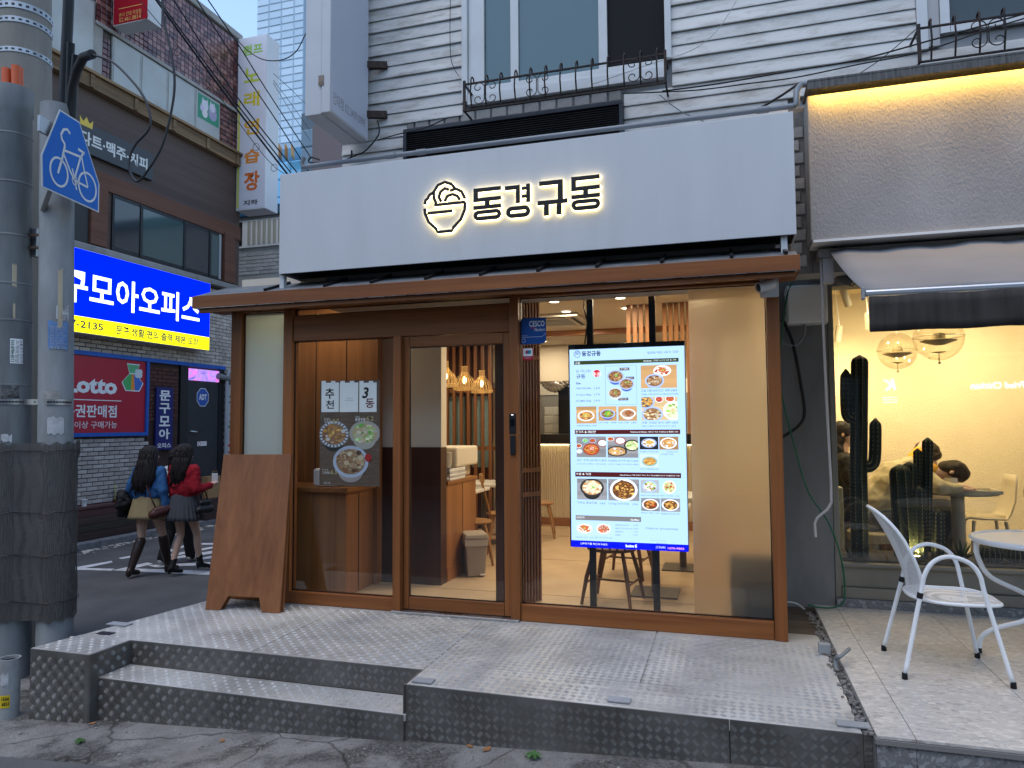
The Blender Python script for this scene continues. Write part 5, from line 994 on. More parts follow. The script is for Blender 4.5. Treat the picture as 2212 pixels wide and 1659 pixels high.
# ================================================================== poster behind the left pane
YP = YF + .062; FP = front(YP)
PRN = colmat('print'); C1 = lambda x, y: (405 + x * .2319, 567 + y * .2319); C2 = lambda x, y: (405 + x * .2319, 945 + y * .2319)
pa, pb = pl((692, 824), FP), pl((820, 1051), FP)
po = thing('food_poster', 'dark food poster with white curtain print taped inside the left pane', 'poster', ((pa[0] + pb[0]) / 2, YP, pb[1]))
mb = MB(); mb.fbox(FP, pa[0], pb[0], pb[1], pa[1], 0, .0012); sht = mb.build('sheet', mat('poster brown', (.13, .088, .064), .45, var=.25, vscale=9, stretch=(1, 1, 8)), po)
PW = mat('poster white', (.9, .89, .87), .5); PG = mat('poster gold', (.50, .42, .20), .5); PK = mat('poster ink', (.015, .014, .013), .5)
def prect(a, b, m_, w=.0016): rect(a, b, None, w, 'print_field', fr=FP, par=sht, m_=m_)
for x0, x1 in ((1250, 1410), (1420, 1590), (1602, 1762)): prect(C1(x0, 1122), C1(x1, 1392), PW)
for k in range(6): prect(C1(1250 + k * 88, 1104), C1(1250 + k * 88 + 40, 1122), PW)
pt = lambda s_, a, b, m_=PW, **k: tx(s_, a, b, m_, sht, FP, .0022, **k)
pt('추', C1(1285, 1172), C1(1368, 1270), PK, bold=.02); pt('천', C1(1290, 1285), C1(1366, 1362), PK, bold=.02); pt('3', C1(1628, 1162), C1(1690, 1266), PK, bold=.03, shear=.2); pt('동', C1(1660, 1268), C1(1740, 1355), mat('poster maroon', (.14, .015, .02), .5), bold=.02)
pt('TOKYO', C1(1482, 1262), C1(1538, 1271), PK, space=1.4, bold=0); pt('GYUDONG', C1(1472, 1281), C1(1546, 1290), PK, space=1.4, bold=0)
pt('숙성등심', C1(1272, 1450), C1(1330, 1466), bold=0); pt('가츠동', C1(1272, 1472), C1(1345, 1498)); pt('8.7', C1(1352, 1458), C1(1412, 1496), PG); pt('가쓰오', C1(1563, 1430), C1(1605, 1446), bold=0); pt('동경우동', C1(1563, 1448), C1(1660, 1478)); pt('6.2', C1(1668, 1432), C1(1735, 1475), PG)
pt('시그니처', C2(1255, 294), C2(1312, 308), bold=0); pt('규동(R)', C2(1255, 315), C2(1328, 342)); pt('6.5', C2(1335, 300), C2(1395, 342), PG); pt('동경규동', C2(1270, 415), C2(1333, 434))
P = Pic(FP, .0018)
def pd(z, c, r, asp, *a, **k):
    q = pl(z(*c), FP); r_ = r * .2319 * .0043; dish(P, q, r_, r_ * asp, *a, box=(pa, pb), **k)
pd(C1, (1365, 1600), 138, .8, (.6, .62, .66), (.3, .15, .08), FRY + BEEF + [(.65, .62, .58)], n=60, stripes=True, body=(.02, .02, .02)); pd(C1, (1652, 1590), 142, .72, (.42, .39, .35), (.5, .38, .22), NOOD + GRN, n=60, body=(.42, .39, .35)); pd(C2, (1522, 225), 165, .8, (.45, .5, .62), (.3, .18, .1), BEEF + [(.5, .36, .22), (.55, .45, .3)], n=110, body=(.36, .3, .28))
q = pl(C2(1687, 188), FP); P.ell(q, .031, .033, (.42, .02, .02)); P.m.build('food_picture', PRN, sht); pt('牛丼', C2(1655, 175), C2(1720, 205), PW, bold=0)
# ================================================================== the café next door
YC = 6.2; FC = front(YC)
GWALL = mat('grey rendered wall', (.19, .188, .185), .8, var=.2, vscale=2.5, dirt=.5, dcol=(.08, .08, .08), dscale=3, stretch=(1, 1, .35), bump=.15, bscale=50)
PLASTER = mat('rough plaster band', (.29, .284, .28), .85, var=.14, vscale=1.6, dirt=.35, dcol=(.22, .205, .20), dscale=2.5, stretch=(1, 1, .6), bump=.55, bscale=90)
cafe = thing('cafe_building', 'café front with rough plaster band and wide lit window', 'building', (2.2, 6.3, .33))
mb = MB(); mb.box(.402, .80, YC, YC + .3, .25, 3.05); mb.build('pilaster', GWALL, cafe, bevel=.008)
YBD = 5.35; FB = front(YBD); bl = FY(YBD, 1746, 300).x; bt = FY(YBD, 1745, 207).z; bb = FY(YBD, 1760, 525).z
mb = MB(); mb.box(bl, 4.6, YBD, 5.6, bb + .02, bt - .002); mb.build('plaster_band', PLASTER, cafe, bevel=.006)
mb = MB(); mb.box(bl - .01, 4.6, YBD - .14, 5.58, bt + .035, bt + .055); mb.build('coping', mat('stained coping', (.10, .098, .095), .85, var=.4, vscale=12, stretch=(4, 1, .5), bump=.3), cafe, bevel=.005)
mb = MB(); mb.box(bl - .01, 4.6, YBD - .14, YBD - .125, bt - .014, bt + .034); mb.build('coping_lip', mat('stained coping', (.1, .1, .1), .85), cafe)
mb = MB(); mb.box(bl + .03, 4.5, YBD - .075, YBD - .05, bt + .022, bt + .034); ls = mb.build('light_strip', emis('amber strip', (1, .60, .13), 7), cafe)
lamp('strip_light', cafe, ((bl + 4.5) / 2, YBD - .06, bt + .015), 13, (1, .58, .14), 4.5 - bl - .05, rot=(math.radians(12), 0, 0), shape='RECTANGLE', sy=.02)
mb = MB(); mb.box(bl + .01, 4.6, YBD - .02, 5.6, bb, bb + .018); mb.build('drip_trim', mat('pale trim', (.66, .65, .63), .5), cafe)
mb = MB(); mb.box(.66, 4.6, 5.45, 6.18, 2.98, 3.04); mb.build('soffit', GWALL, cafe)
mb = MB(); mb.box(.80, 4.6, YC, YC + .2, 2.90, 3.05); mb.build('head', GWALL, cafe)
# window frame, sill and glass
FRM = mat('beige window metal', (.24, .225, .19), .4, .3, var=.1)
gz = .69
fbx(cafe, 'jamb', FC, .803, .845, .42, 2.9, -.1, .0, FRM); fbx(cafe, 'lower_rail', FC, .848, 4.2, .42, .50, -.12, .01, FRM); fbx(cafe, 'kick_panel', FC, .848, 4.2, .503, .66, -.12, -.03, FRM); fbx(cafe, 'sill_rail', FC, .848, 4.2, .663, gz, -.1, 0, FRM)
fbx(cafe, 'stone_plinth', FC, .803, 4.2, .345, .417, -.12, .03, TERRD)
fbx(cafe, 'window_pane', FC, .848, 4.2, gz + .001, 2.9, -.055, -.049, CLEAR, None)
# room
CW = mat('textured cream wall', (.70, .61, .44), .85, bump=.8, bscale=70, var=.03)
cr = thing('cafe_room', 'yellow lit café interior behind the right window', None, (2.5, 8, .45), kind='structure')
for nm, b_, m_ in (('floor', (.6, 4.6, 6.35, 8.8, .35, .45), mat('pale café floor', (.45, .42, .36), .5)), ('back_wall', (.5, 4.6, 8.75, 8.85, .45, 3.3), CW), ('side_wall', (.42, .52, 6.52, 8.75, .45, 3.3), CW), ('side_wall', (4.5, 4.6, 6.35, 8.75, .45, 3.3), CW), ('ceiling', (.5, 4.6, 6.4, 8.8, 3.25, 3.3), CW)):
    mb = MB(); mb.box(*b_); mb.build(nm, m_, cr)
WL = (1, .77, .42)
def spot(loc, aim, label, e=5):
    t = thing('track_spotlight', label, 'spotlight', loc, 0, 'track spotlights'); a = Vector(aim).normalized(); p = Vector(loc)
    mb = MB(); mb.lathe([(.032, -.12), (.034, -.1), (.034, .05), (.030, .052), (.028, .03)], p, 14, a, cap=False); mb.build('can', mat('cream can', (.5, .45, .36), .5), t, smooth=40)
    mb = MB(); mb.lathe([(.028, .03), (.001, .031)], p, 14, a); mb.build('lens', emis('spot glow', (1, .80, .45), 25), t); mb = MB(); mb.tube([p - a * .1, (p.x - .02, p.y + .02, 3.24)], .007, 6); mb.build('stem', WHITE, t)
    lt = lamp('spot_lamp', t, p + a * .06, e, WL, .05); lt.rotation_euler = (-a).to_track_quat('Z', 'Y').to_euler()
q = FY(7.2, 1829, 650); spot(q, (.35, .35, -1), 'lit track spotlight at the upper left of the café window'); q = FY(7.6, 1876, 700); spot((q.x, q.y, q.z), (.1, .55, -1), 'track spotlight half behind the awning valance', 7)
spot((2.3, 7.9, 2.85), (.1, .6, -1), 'track spotlight hidden above the awning, middle of the café', 7); spot((3.2, 7.6, 2.85), (.2, .7, -1), 'track spotlight hidden above the awning at the right', 7); spot((1.15, 8.1, 2.7), (-.1, .3, -1), 'track spotlight over the seat by the left café wall', 6)
spot((1.5, 6.85, 3.05), (.1, .25, -1), 'track spotlight near the glass above the slumped guest', 6); spot((2.4, 6.9, 3.05), (-.1, .2, -1), 'track spotlight near the glass above the tray table', 5)
# globe lamps
def globe_glass(name):
    m_, n, l, b = _new(name); n.remove(b); t = n.new('ShaderNodeBsdfTransparent'); t.inputs[0].default_value = (.97, .95, .9, 1); g_ = n.new('ShaderNodeBsdfGlossy'); g_.inputs['Roughness'].default_value = .02
    f = n.new('ShaderNodeLayerWeight'); f.inputs[0].default_value = .25; k = n.new('ShaderNodeMath'); k.operation = 'MULTIPLY_ADD'; k.inputs[1].default_value = .5; k.inputs[2].default_value = .03; l.new(f.outputs['Facing'], k.inputs[0])
    x = n.new('ShaderNodeMixShader'); l.new(k.outputs[0], x.inputs[0]); l.new(t.outputs[0], x.inputs[1]); l.new(g_.outputs[0], x.inputs[2]); l.new(x.outputs[0], n['Material Output'].inputs[0]); MATS[name] = m_; return m_
GLB = globe_glass('globe glass')
def globe(loc, r, label):
    x, y, z = loc; t = thing('globe_lamp', label, 'lamp', loc, 0, 'clear globe lamps')
    mb = MB(); mb.ball(loc, r, 28, 18); mb.build('globe', GLB, t, smooth=180)
    CR = mat('cream lamp metal', (.40, .34, .22), .4, .2)
    mb = MB(); mb.lathe([(.0, .055), (r * .25, .05), (r * .28, 0), (r * .22, -.04), (r * .25, -.05), (r * .7, -.02), (r * .72, -.012), (r * .3, -.0)], (x, y, z - r * .05), 24, cap=False); mb.build('reflector', CR, t, smooth=50)
    mb = MB(); mb.lathe([(r * .3, 0), (.001, -.014)], (x, y, z - r * .62), 20); mb.tube([(x, y, z - r * .62), (x, y, z - r * 1.08)], .004, 6); mb.ball((x, y, z - r * 1.1), .012, 8, 6); mb.build('lower_disc', CR, t, smooth=50)
    mb = MB(); mb.tube([(x, y, z + r), (x, y, 3.25)], .003, 5); mb.build('cord', WHITE, t); mb = MB(); mb.tube([(x + r * math.cos(a), y + r * math.sin(a), z + r * .05) for a in [i * math.pi / 14 for i in range(28)]], .004, 5, closed=True); mb.build('seam_ring', CR, t)
globe(FY(7.4, 1938, 758.6), .172, 'smaller clear glass globe lamp nearer the cactus'); globe(FY(6.9, 2027, 730), .196, 'larger clear glass globe lamp under the awning valance')
# cacti in the window planter
SOIL = mat('dark gravel soil', (.035, .03, .026), .95, var=.5, vscale=60, bump=1, bscale=80)
plt_ = thing('window_planter', 'long soil filled trough behind the café glass', 'planter', (2.4, 6.5, .6)); mb = MB(); mb.box(.86, 4.2, 6.27, 6.80, .46, .685); mb.build('trough', FRM, plt_); mb = MB(); mb.box(.87, 4.19, 6.28, 6.79, .686, .705); mb.build('soil', SOIL, plt_)
CAC = mat('cactus green', (.012, .019, .010), .6, var=.3, vscale=8); SPN = mat('cactus spines', (.5, .44, .3), .7)
def cactus_col(mb, path, r, ribs=9, taper=True):
    pts = [Vector(p) for p in path]; L = []
    if len(pts) > 3:
        sm_ = []
        for i in range(len(pts) - 1):
            p0, p1, p2, p3 = pts[max(i - 1, 0)], pts[i], pts[i + 1], pts[min(i + 2, len(pts) - 1)]
            for j in range(5): t = j / 5; sm_.append(.5 * ((2 * p1) + (-p0 + p2) * t + (2 * p0 - 5 * p1 + 4 * p2 - p3) * t * t + (-p0 + 3 * p1 - 3 * p2 + p3) * t ** 3))
        pts = sm_ + [pts[-1]]
    for i in range(len(pts) - 1):
        k = max(1, int((pts[i + 1] - pts[i]).length / .03)); L += [pts[i].lerp(pts[i + 1], j / k) for j in range(k)]
    L.append(pts[-1]); N = len(L); rows = []; prev = None; seg = ribs * 2
    for i, p in enumerate(L):
        t = (L[min(i + 1, N - 1)] - L[max(i - 1, 0)]).normalized(); a = (t.cross(Vector((0, 1, 0))) if prev is None else prev - t * prev.dot(t)); a.normalize(); prev = a; b = t.cross(a)
        e = (N - 1 - i) * .03; rr = r * (min(1, math.sqrt(max(.02, 1 - (1 - min(1, e / r)) ** 2))) if taper else 1)
        rows.append([p + (a * math.cos(k) + b * math.sin(k)) * rr * (1.0 if j % 2 else .72) for j, k in enumerate([2 * math.pi * q / seg for q in range(seg)])])
    mb.grid(rows, close=True, cap=True); return rows
def spines(mb, rows, step=1, l=.017):
    for i in range(2, len(rows) - 1, step):
        for j in range(1, len(rows[0]), 2):
            p = rows[i][j]; c = sum(rows[i], Vector((0, 0, 0))) / len(rows[i]); d = (p - c).normalized()
            for s_ in (-1, 0, 1):
                e = p + (d + Vector((0, 0, s_ * .7))) * l; w_ = Vector((-d.y, d.x, 0)) * .0012; mb.face([p - w_, p + w_, e])
def cactus(label, cols, r, loc):
    t = thing('cactus', label, 'cactus', loc, 0, 'cacti in the planter'); sp_ = MB()
    for k, (path, rr) in enumerate(cols): mb = MB(); rows = cactus_col(mb, path, rr); mb.build('stem' if k == 0 else 'arm', CAC, t, smooth=70); spines(sp_, rows)
    sp_.build('spines', SPN, t, kind='stuff')
P6 = lambda x, y, Y=6.5: FY(Y, x, y)
b_ = lambda x, Y=6.5: Vector((x, Y, .70))
a = P6(1857, 767); x0 = P6(1857, 1180).x
cactus('tall dark columnar cactus with two raised arms at the café window', [([(x0, 6.5, .69), (x0 + .01, 6.5, 1.4), (a.x, 6.5, a.z)], .068), ([P6(1850, 905), P6(1836, 903), P6(1828, 885), P6(1827, 797)], .045), ([P6(1868, 1008), P6(1882, 1006), P6(1890, 985), P6(1891, 903)], .047)], .068, (x0, 6.5, .69))
c = P6(1947, 1010); d = P6(1966, 1000); e = P6(1985, 1060)
cactus('clustered dark cactus with blunt stems behind the white chair', [([b_(P6(1950, 1180).x + .02), P6(1944, 1003)], .085), ([b_(P6(1968, 1180).x, 6.55), P6(1964, 997, 6.55)], .06), ([b_(P6(1985, 1180).x, 6.45), P6(1984, 1050, 6.45)], .05)], .08, (c.x, 6.5, .69))
cactus('pair of slim cactus stems in front of the slumped guest', [([P6(1983, 1190, 6.6), P6(1982, 968, 6.6)], .033), ([P6(2001, 1190, 6.62), P6(2004, 945, 6.62)], .042)], .04, (P6(1990, 1190, 6.6).x, 6.6, .69))
CAC2 = mat('striped cactus green', (.05, .065, .025), .6, var=.25, vscale=10)
cactus('small ribbed pale striped barrel column beside the agave', [([P6(2026, 1222, 6.4), P6(2026, 1100, 6.4)], .045)], .045, (P6(2026, 1200, 6.4).x, 6.4, .69))
for nm, px, py, r, lab in (('cactus', 2140, 1205, .10, 'round ball cactus under the café table leg'), ('cactus', 2195, 1203, .085, 'round ball cactus at the right edge of the planter')):
    q = P6(px, py, 6.45); t = thing('cactus', lab, 'cactus', (q.x, q.y, .70), 0, 'cacti in the planter'); mb = MB(); rows = [[Vector((q.x + r * (1 if j % 2 else .86) * math.sin(a) * math.cos(k), 6.45 + r * (1 if j % 2 else .86) * math.sin(a) * math.sin(k), .77 - r * .85 * math.cos(a))) for j, k in enumerate([2 * math.pi * w_ / 36 for w_ in range(36)])] for a in [.1 + i * .245 for i in range(13)]]
    mb.grid(rows, close=True, cap=True); mb.build('stem', CAC, t, smooth=70); sp_ = MB(); spines(sp_, rows, 1, .016); sp_.build('spines', SPN, t, kind='stuff')
def rosette(label, c, n, L, seed):
    rnd = random.Random(seed); t = thing('agave', label, 'plant', c, 0, 'agaves in the planter'); me_m = mat('agave green', (.03, .055, .022), .5, var=.3, vscale=12)
    for k in range(n):
        a = rnd.uniform(0, 6.28); el = rnd.uniform(.2, 1.35); l = L * rnd.uniform(.7, 1.1); d = Vector((math.cos(a) * math.cos(el), math.sin(a) * math.cos(el), math.sin(el))); s_ = d.cross(Vector((0, 0, 1))).normalized(); mb = MB(); rows = []
        for i in range(7):
            u = i / 6; w_ = .016 * (1 - u) ** .7 * (1.0 if u > .1 else .8) + .0006; p = Vector(c) + d * l * u + Vector((0, 0, -.25 * l * u * u * math.cos(el))); up_ = s_.cross(d); rows.append([p - s_ * w_, p + up_ * w_ * -.4, p + s_ * w_])
        mb.grid(rows); mb.build('leaf', me_m, t, smooth=60)
q = P6(2077, 1212, 6.4); rosette('spiky dark agave in the planter beside the striped cactus', (q.x, 6.4, .70), 26, .22, 3)
q = P6(1845, 1208, 6.4); rosette('low spiky agave at the foot of the tall cactus', (q.x - .03, 6.38, .70), 16, .14, 4)
lp = thing('planter_light', 'small amber uplight glowing between the cacti', 'lamp', (P6(1985, 1190, 6.45).x - .03, 6.40, .70)); mb = MB(); mb.lathe([(.03, 0), (.03, .03), (.025, .034)], org(lp), 12); mb.build('can', BLACK, lp); mb = MB(); mb.lathe([(.024, .035), (.001, .036)], org(lp), 12); mb.build('lens', emis('uplight', (1, .75, .3), 20), lp); lamp('uplight_lamp', lp, org(lp) + Vector((0, 0, .06)), 1.2, (1, .78, .3), .04, rot=(math.pi, 0, 0))
# table with tray and mug, shell chairs, bench
TG = mat('grey table', (.32, .30, .25), .45); zt = 1.165
tb = thing('cafe_table', 'round grey pedestal table with tray behind the café glass', 'table', (2.02, 7.4, .45)); mb = MB(); mb.lathe([(.30, zt - .02), (.31, zt - .012), (.31, zt), (.001, zt)], (2.02, 7.4, 0), 30); mb.build('table_top', TG, tb, smooth=40); mb = MB(); mb.lathe([(.055, .46), (.055, zt - .02)], (2.0, 7.4, 0), 18); mb.build('column', TG, tb, smooth=40); mb = MB(); mb.lathe([(.22, .451), (.22, .465), (.05, .475)], (2.0, 7.4, 0), 22); mb.build('foot', TG, tb, smooth=40)
tr = thing('tray', 'flat cream tray on the café table', 'tray', (2.03, 7.3, zt)); TRM = mat('cream tray', (.50, .46, .36), .5)
mb = MB(); mb.box(1.80, 2.27, 7.15, 7.45, zt + .002, zt + .008); mb.build('base', TRM, tr)
for b4_ in ((1.79, 2.28, 7.135, 7.15), (1.79, 2.28, 7.45, 7.465), (1.785, 1.80, 7.151, 7.449), (2.27, 2.285, 7.151, 7.449)): mb = MB(); mb.box(*b4_, zt + .002, zt + .03); mb.build('edge', TRM, tr)
mg = thing('mug', 'white mug with side handle on the café tray', 'mug', (1.915, 7.25, zt + .01)); MUG = mat('mug white', (.66, .62, .54), .3); mb = MB(); mb.lathe([(.048, 0), (.05, .004), (.05, .125), (.046, .125), (.045, .02), (.001, .018)], org(mg), 22); mb.build('cup', MUG, mg, smooth=50); mb = MB(); mb.tube([(1.915 - .05 - .028 * math.sin(k), 7.25, zt + .08 + .032 * math.cos(k)) for k in [i * math.pi / 8 for i in range(9)]], .008, 8); mb.build('handle', MUG, mg, smooth=60)
SHELL = mat('cream shell', (.56, .50, .38), .45)
def shell_chair(label, x, y, rz, group='cream shell chairs'):
    t = thing('shell_chair', label, 'chair', (x, y, .45), rz, group)
    def bl(mb, nm, m_=SHELL): o = mb.build(nm, m_, None, smooth=70); o.parent = t
    prof = [(.22, .40), (.20, .43), (.05, .42), (-.12, .42), (-.19, .46), (-.235, .60), (-.26, .78), (-.265, .84)]
    mb = MB(); rows = []
    for i, (u, z) in enumerate(prof):
        w_ = .21 if i < 5 else .21 - .018 * (i - 4) ** 1.3; rows.append([(u + (.05 * abs(s_) ** 2 if i > 3 else 0), w_ * s_, z + (.025 * s_ * s_ if i < 5 else 0)) for s_ in [-1, -.75, -.4, 0, .4, .75, 1]])
    mb.grid(rows); o = mb.build('shell', SHELL, None, smooth=70); o.parent = t; sm = o.modifiers.new('solid', 'SOLIDIFY'); sm.thickness = .012
    mb = MB(); mb.lathe([(.17, .425), (.18, .435), (.17, .45), (.001, .452)], (0, 0, 0), 20); bl(mb, 'seat_pad', mat('cushion', (.42, .36, .25), .8))
    for sx, sy in ((1, 1), (1, -1), (-1, 1), (-1, -1)): mb = MB(); mb.tube([(sx * .13, sy * .13, .41), (sx * .18, sy * .18, .001)], [.016, .011], 8); bl(mb, 'leg')
    return t
shell_chair('cream moulded chair right of the café table', 2.36, 7.9, math.pi); shell_chair('cream moulded chair at the right edge of the café', 2.95, 7.7, math.pi * .9)
UPH = mat('beige upholstery', (.40, .34, .24), .9, var=.08)
bn2 = thing('upholstered_bench', 'beige upholstered bench with round arm at the right of the café', 'bench', (2.6, 7.2, .45)); mb = MB(); mb.box(2.15, 3.6, 6.95, 7.15, .62, .78); mb.build('seat', UPH, bn2, bevel=.05); mb = MB(); mb.box(2.2, 3.55, 6.98, 7.12, .452, .60); mb.build('base', mat('bench base', (.12, .10, .08), .8), bn2)
mb = MB(); mb.tube([(2.62, 7.6, 1.12), (2.9, 7.62, 1.13), (3.2, 7.6, 1.12)], .09, 14); mb.build('arm_roll', UPH, bn2, smooth=60)
mb = MB(); mb.tube([(2.02, 8.25, 1.18), (2.18, 8.27, 1.19)], .085, 14); mb.box(2.0, 2.2, 8.18, 8.33, .452, 1.12); tag(mb.build('round_armchair', UPH, None, smooth=50), 'beige round backed armchair behind the slumped guest', 'armchair')
mb = MB(); mb.box(.56, 1.02, 7.2, 7.35, .452, 1.2); tag(mb.build('low_partition', mat('grey green partition', (.28, .28, .22), .7), None, bevel=.01), 'low grey partition at the left inside the café', 'partition')
# ---------------------------------------------------------------- awning
AWN = mat('grey awning cloth', (.16, .165, .175), .8, var=.08, vscale=3, dirt=.2, dcol=(.12, .12, .12), dscale=6); AWD = mat('charcoal valance', (.034, .030, .027), .85, var=.3, vscale=5, stretch=(6, 1, .6))
aw = thing('awning', 'grey retractable awning with charcoal valance over the café window', 'awning', (2.2, 4.9, 2.5))
ax0_, ax1_ = .735, 3.3; mb = MB(); N = 24; rows = []
for i in range(13):
    t = i / 12; rows.append([(ax0_ + (ax1_ - ax0_) * j / N, 5.5 - 1.31 * t, 3.04 - .535 * t - .03 * math.sin(math.pi * t) + (.012 * math.sin(j * 1.7) * (1 - t) ** 2) + .004 * math.sin(j * .9 + t * 4)) for j in range(N + 1)])
mb.grid(rows); o = mb.build('canopy', AWN, aw, smooth=180); sm = o.modifiers.new('solid', 'SOLIDIFY'); sm.thickness = .003
mb = MB(); mb.beam((ax0_ - .005, 4.175, 2.49), (ax1_, 4.175, 2.485), .035, .034); mb.build('front_bar', mat('aluminium bar', (.55, .56, .57), .35, .9), aw, bevel=.01); mb = MB(); mb.box(ax0_ - .022, ax0_ - .006, 4.15, 4.2, 2.455, 2.525); mb.build('end_cap', MGREY, aw, bevel=.008)
mb = MB(); rows = [[(ax0_ + .012 + (ax1_ - ax0_) * j / 40, 4.16 + .008 * math.sin(j * .8 + i) * i / 4 + (.02 * (i / 4) if j == 0 else 0), 2.472 - .19 * i / 4 - .003 * math.sin(j * 1.1)) for j in range(41)] for i in range(5)]; mb.grid(rows); o = mb.build('valance', AWD, aw, smooth=180); sm = o.modifiers.new('solid', 'SOLIDIFY'); sm.thickness = .003
mb = MB(); mb.tube([(.72, 5.52, 3.0), (ax1_, 5.52, 3.0)], .035, 12); mb.build('roller', MGREY, aw, smooth=60)
mb = MB(); mb.beam((.95, 5.5, 2.93), (1.1, 4.85, 2.68), .03, .04); mb.beam((1.1, 4.85, 2.68), (.98, 4.21, 2.48), .03, .04); mb.build('folding_arm', MGREY, aw)
mb = MB(); mb.box(.69, .76, 5.47, 5.56, 2.80, 3.03); mb.build('mount_bracket', mat('pale bracket', (.35, .34, .33), .6), aw)
cr_ = FY(5.5, 1774, 560); pts = [FY(5.5, x, y) for x, y in ((1773, 560), (1774, 580), (1778, 700), (1785, 860), (1795, 1040), (1796, 1085), (1788, 1100), (1766, 1118), (1760, 1130), (1762, 1160))]
mb = MB(); mb.tube(pts, .009, 8); o = mb.build('crank_rod', mat('pale rod', (.42, .42, .42), .4), aw, smooth=50)
q = FY(5.8, 1818, 592); bullet_camera('security_camera', 'dark bullet camera hanging under the awning beside the spotlight', (q.x, q.y, q.z + .03), (.8, -.35, -.5), mat('dark grey camera', (.10, .10, .11), .4))
# ---------------------------------------------------------------- box and cables on the grey pilaster
a, b = FY(6.05, 1698, 617), FY(6.05, 1790, 697)
eb = thing('utility_box', 'pale grey plastic utility box on the pilaster between shop and café', 'utility box', ((a.x + b.x) / 2, 6.1, b.z)); mb = MB(); mb.box(a.x, b.x, 6.06, 6.199, b.z, a.z); mb.build('body', GREYP, eb, bevel=.012); mb = MB(); mb.box(a.x + .01, b.x - .01, 6.045, 6.059, b.z + .01, a.z - .01); mb.build('lid', mat('box lid', (.78, .76, .71), .5, var=.05), eb, bevel=.01)
for z_ in (b.z + .05, a.z - .06): mb = MB(); mb.box(a.x - .012, a.x - .001, 6.07, 6.1, z_ - .02, z_ + .02); mb.build('latch', GREYP, eb)
CBK = mat('black cable', (.012, .012, .013), .5); CGN = mat('green cable', (.02, .12, .06), .5); CWH = mat('pale cable', (.4, .4, .38), .5); CGY = mat('grey conduit', (.16, .17, .18), .5, var=.2)
def cable(name, label, pts, r, m_, cat='cable', group=None, n=8):
    P_ = [Vector(p) for p in pts]; out = []
    for i in range(len(P_) - 1):
        p0, p1, p2, p3 = P_[max(i - 1, 0)], P_[i], P_[i + 1], P_[min(i + 2, len(P_) - 1)]
        for j in range(n):
            t = j / n; out.append(.5 * ((2 * p1) + (-p0 + p2) * t + (2 * p0 - 5 * p1 + 4 * p2 - p3) * t * t + (-p0 + 3 * p1 - 3 * p2 + p3) * t ** 3))
    out.append(P_[-1]); mb = MB(); mb.tube(out, r, 6); o = mb.build(name, m_, None, smooth=180); return tag(o, label, cat, group)
C6 = lambda Y, L: [FY(Y, *q) for q in L]
cable('power_cable', 'thick black cable looping down the grey pilaster', C6(6.1, ((1690, 690), (1712, 740), (1730, 830), (1738, 890), (1725, 920), (1688, 945))), .014, CBK)
cable('green_cable', 'thin green cable hanging from the eave to the terrace', C6(6.05, ((1762, 500), (1740, 560), (1700, 640), (1684, 800), (1690, 860), (1715, 960), (1745, 1060), (1790, 1130), (1818, 1210), (1824, 1290), (1806, 1311), (1770, 1312), (1745, 1306))), .007, CGN)
cable('pale_cable', 'short white cable end at the foot of the right post', C6(6.0, ((1700, 1301), (1720, 1304), (1738, 1316))), .008, CWH)
cable('grey_hose', 'grey hose loop below the utility box', C6(6.1, ((1798 - 60, 700), (1736, 725), (1720, 745), (1700, 744), (1688, 735))), .013, CGY)
cable('bent_conduit', 'short bent grey conduit stub rising at the terrace joint', [FZ(.335, 1806, 1445), FZ(.36, 1806, 1433) + Vector((0, 0, .03)), FZ(.42, 1815, 1418), FZ(.42, 1834, 1402)], .012, CGY)
q = FZ(ZP, 1781, 1412); mb = MB(); mb.box(q.x - .035, q.x + .035, q.y - .03, q.y + .03, ZP + .002, ZP + .065); tag(mb.build('square_stub', MGREY, None, bevel=.004), 'small grey square stub on the platform corner by the terrace', 'stub')
# ---------------------------------------------------------------- white terrace chair and table
def perforated(name, col, sc=230):
    m_, n, l, b = _new(name); b.inputs['Base Color'].default_value = (*col, 1); b.inputs['Roughness'].default_value = .35
    tc = n.new('ShaderNodeTexCoord'); v = n.new('ShaderNodeTexVoronoi'); v.inputs['Scale'].default_value = sc; v.inputs['Randomness'].default_value = 0; l.new(tc.outputs['Object'], v.inputs[0])
    c = n.new('ShaderNodeMath'); c.operation = 'LESS_THAN'; c.inputs[1].default_value = .34; l.new(v.outputs['Distance'], c.inputs[0]); t = n.new('ShaderNodeBsdfTransparent'); x = n.new('ShaderNodeMixShader'); l.new(c.outputs[0], x.inputs[0]); l.new(b.outputs[0], x.inputs[1]); l.new(t.outputs[0], x.inputs[2]); l.new(x.outputs[0], n['Material Output'].inputs[0]); MATS[name] = m_; return m_
WM = mat('white enamel', (.74, .75, .76), .3, var=.03, dirt=.12, dcol=(.2, .08, .03), dscale=9); PERF = perforated('white perforated steel', (.74, .75, .76)); RUBB = mat('black rubber', (.01, .01, .011), .7)
tc_ = thing('terrace_chair', 'white perforated metal armchair on the tiled terrace', 'chair', (1.2, 4.8, .35)); ZF = .35
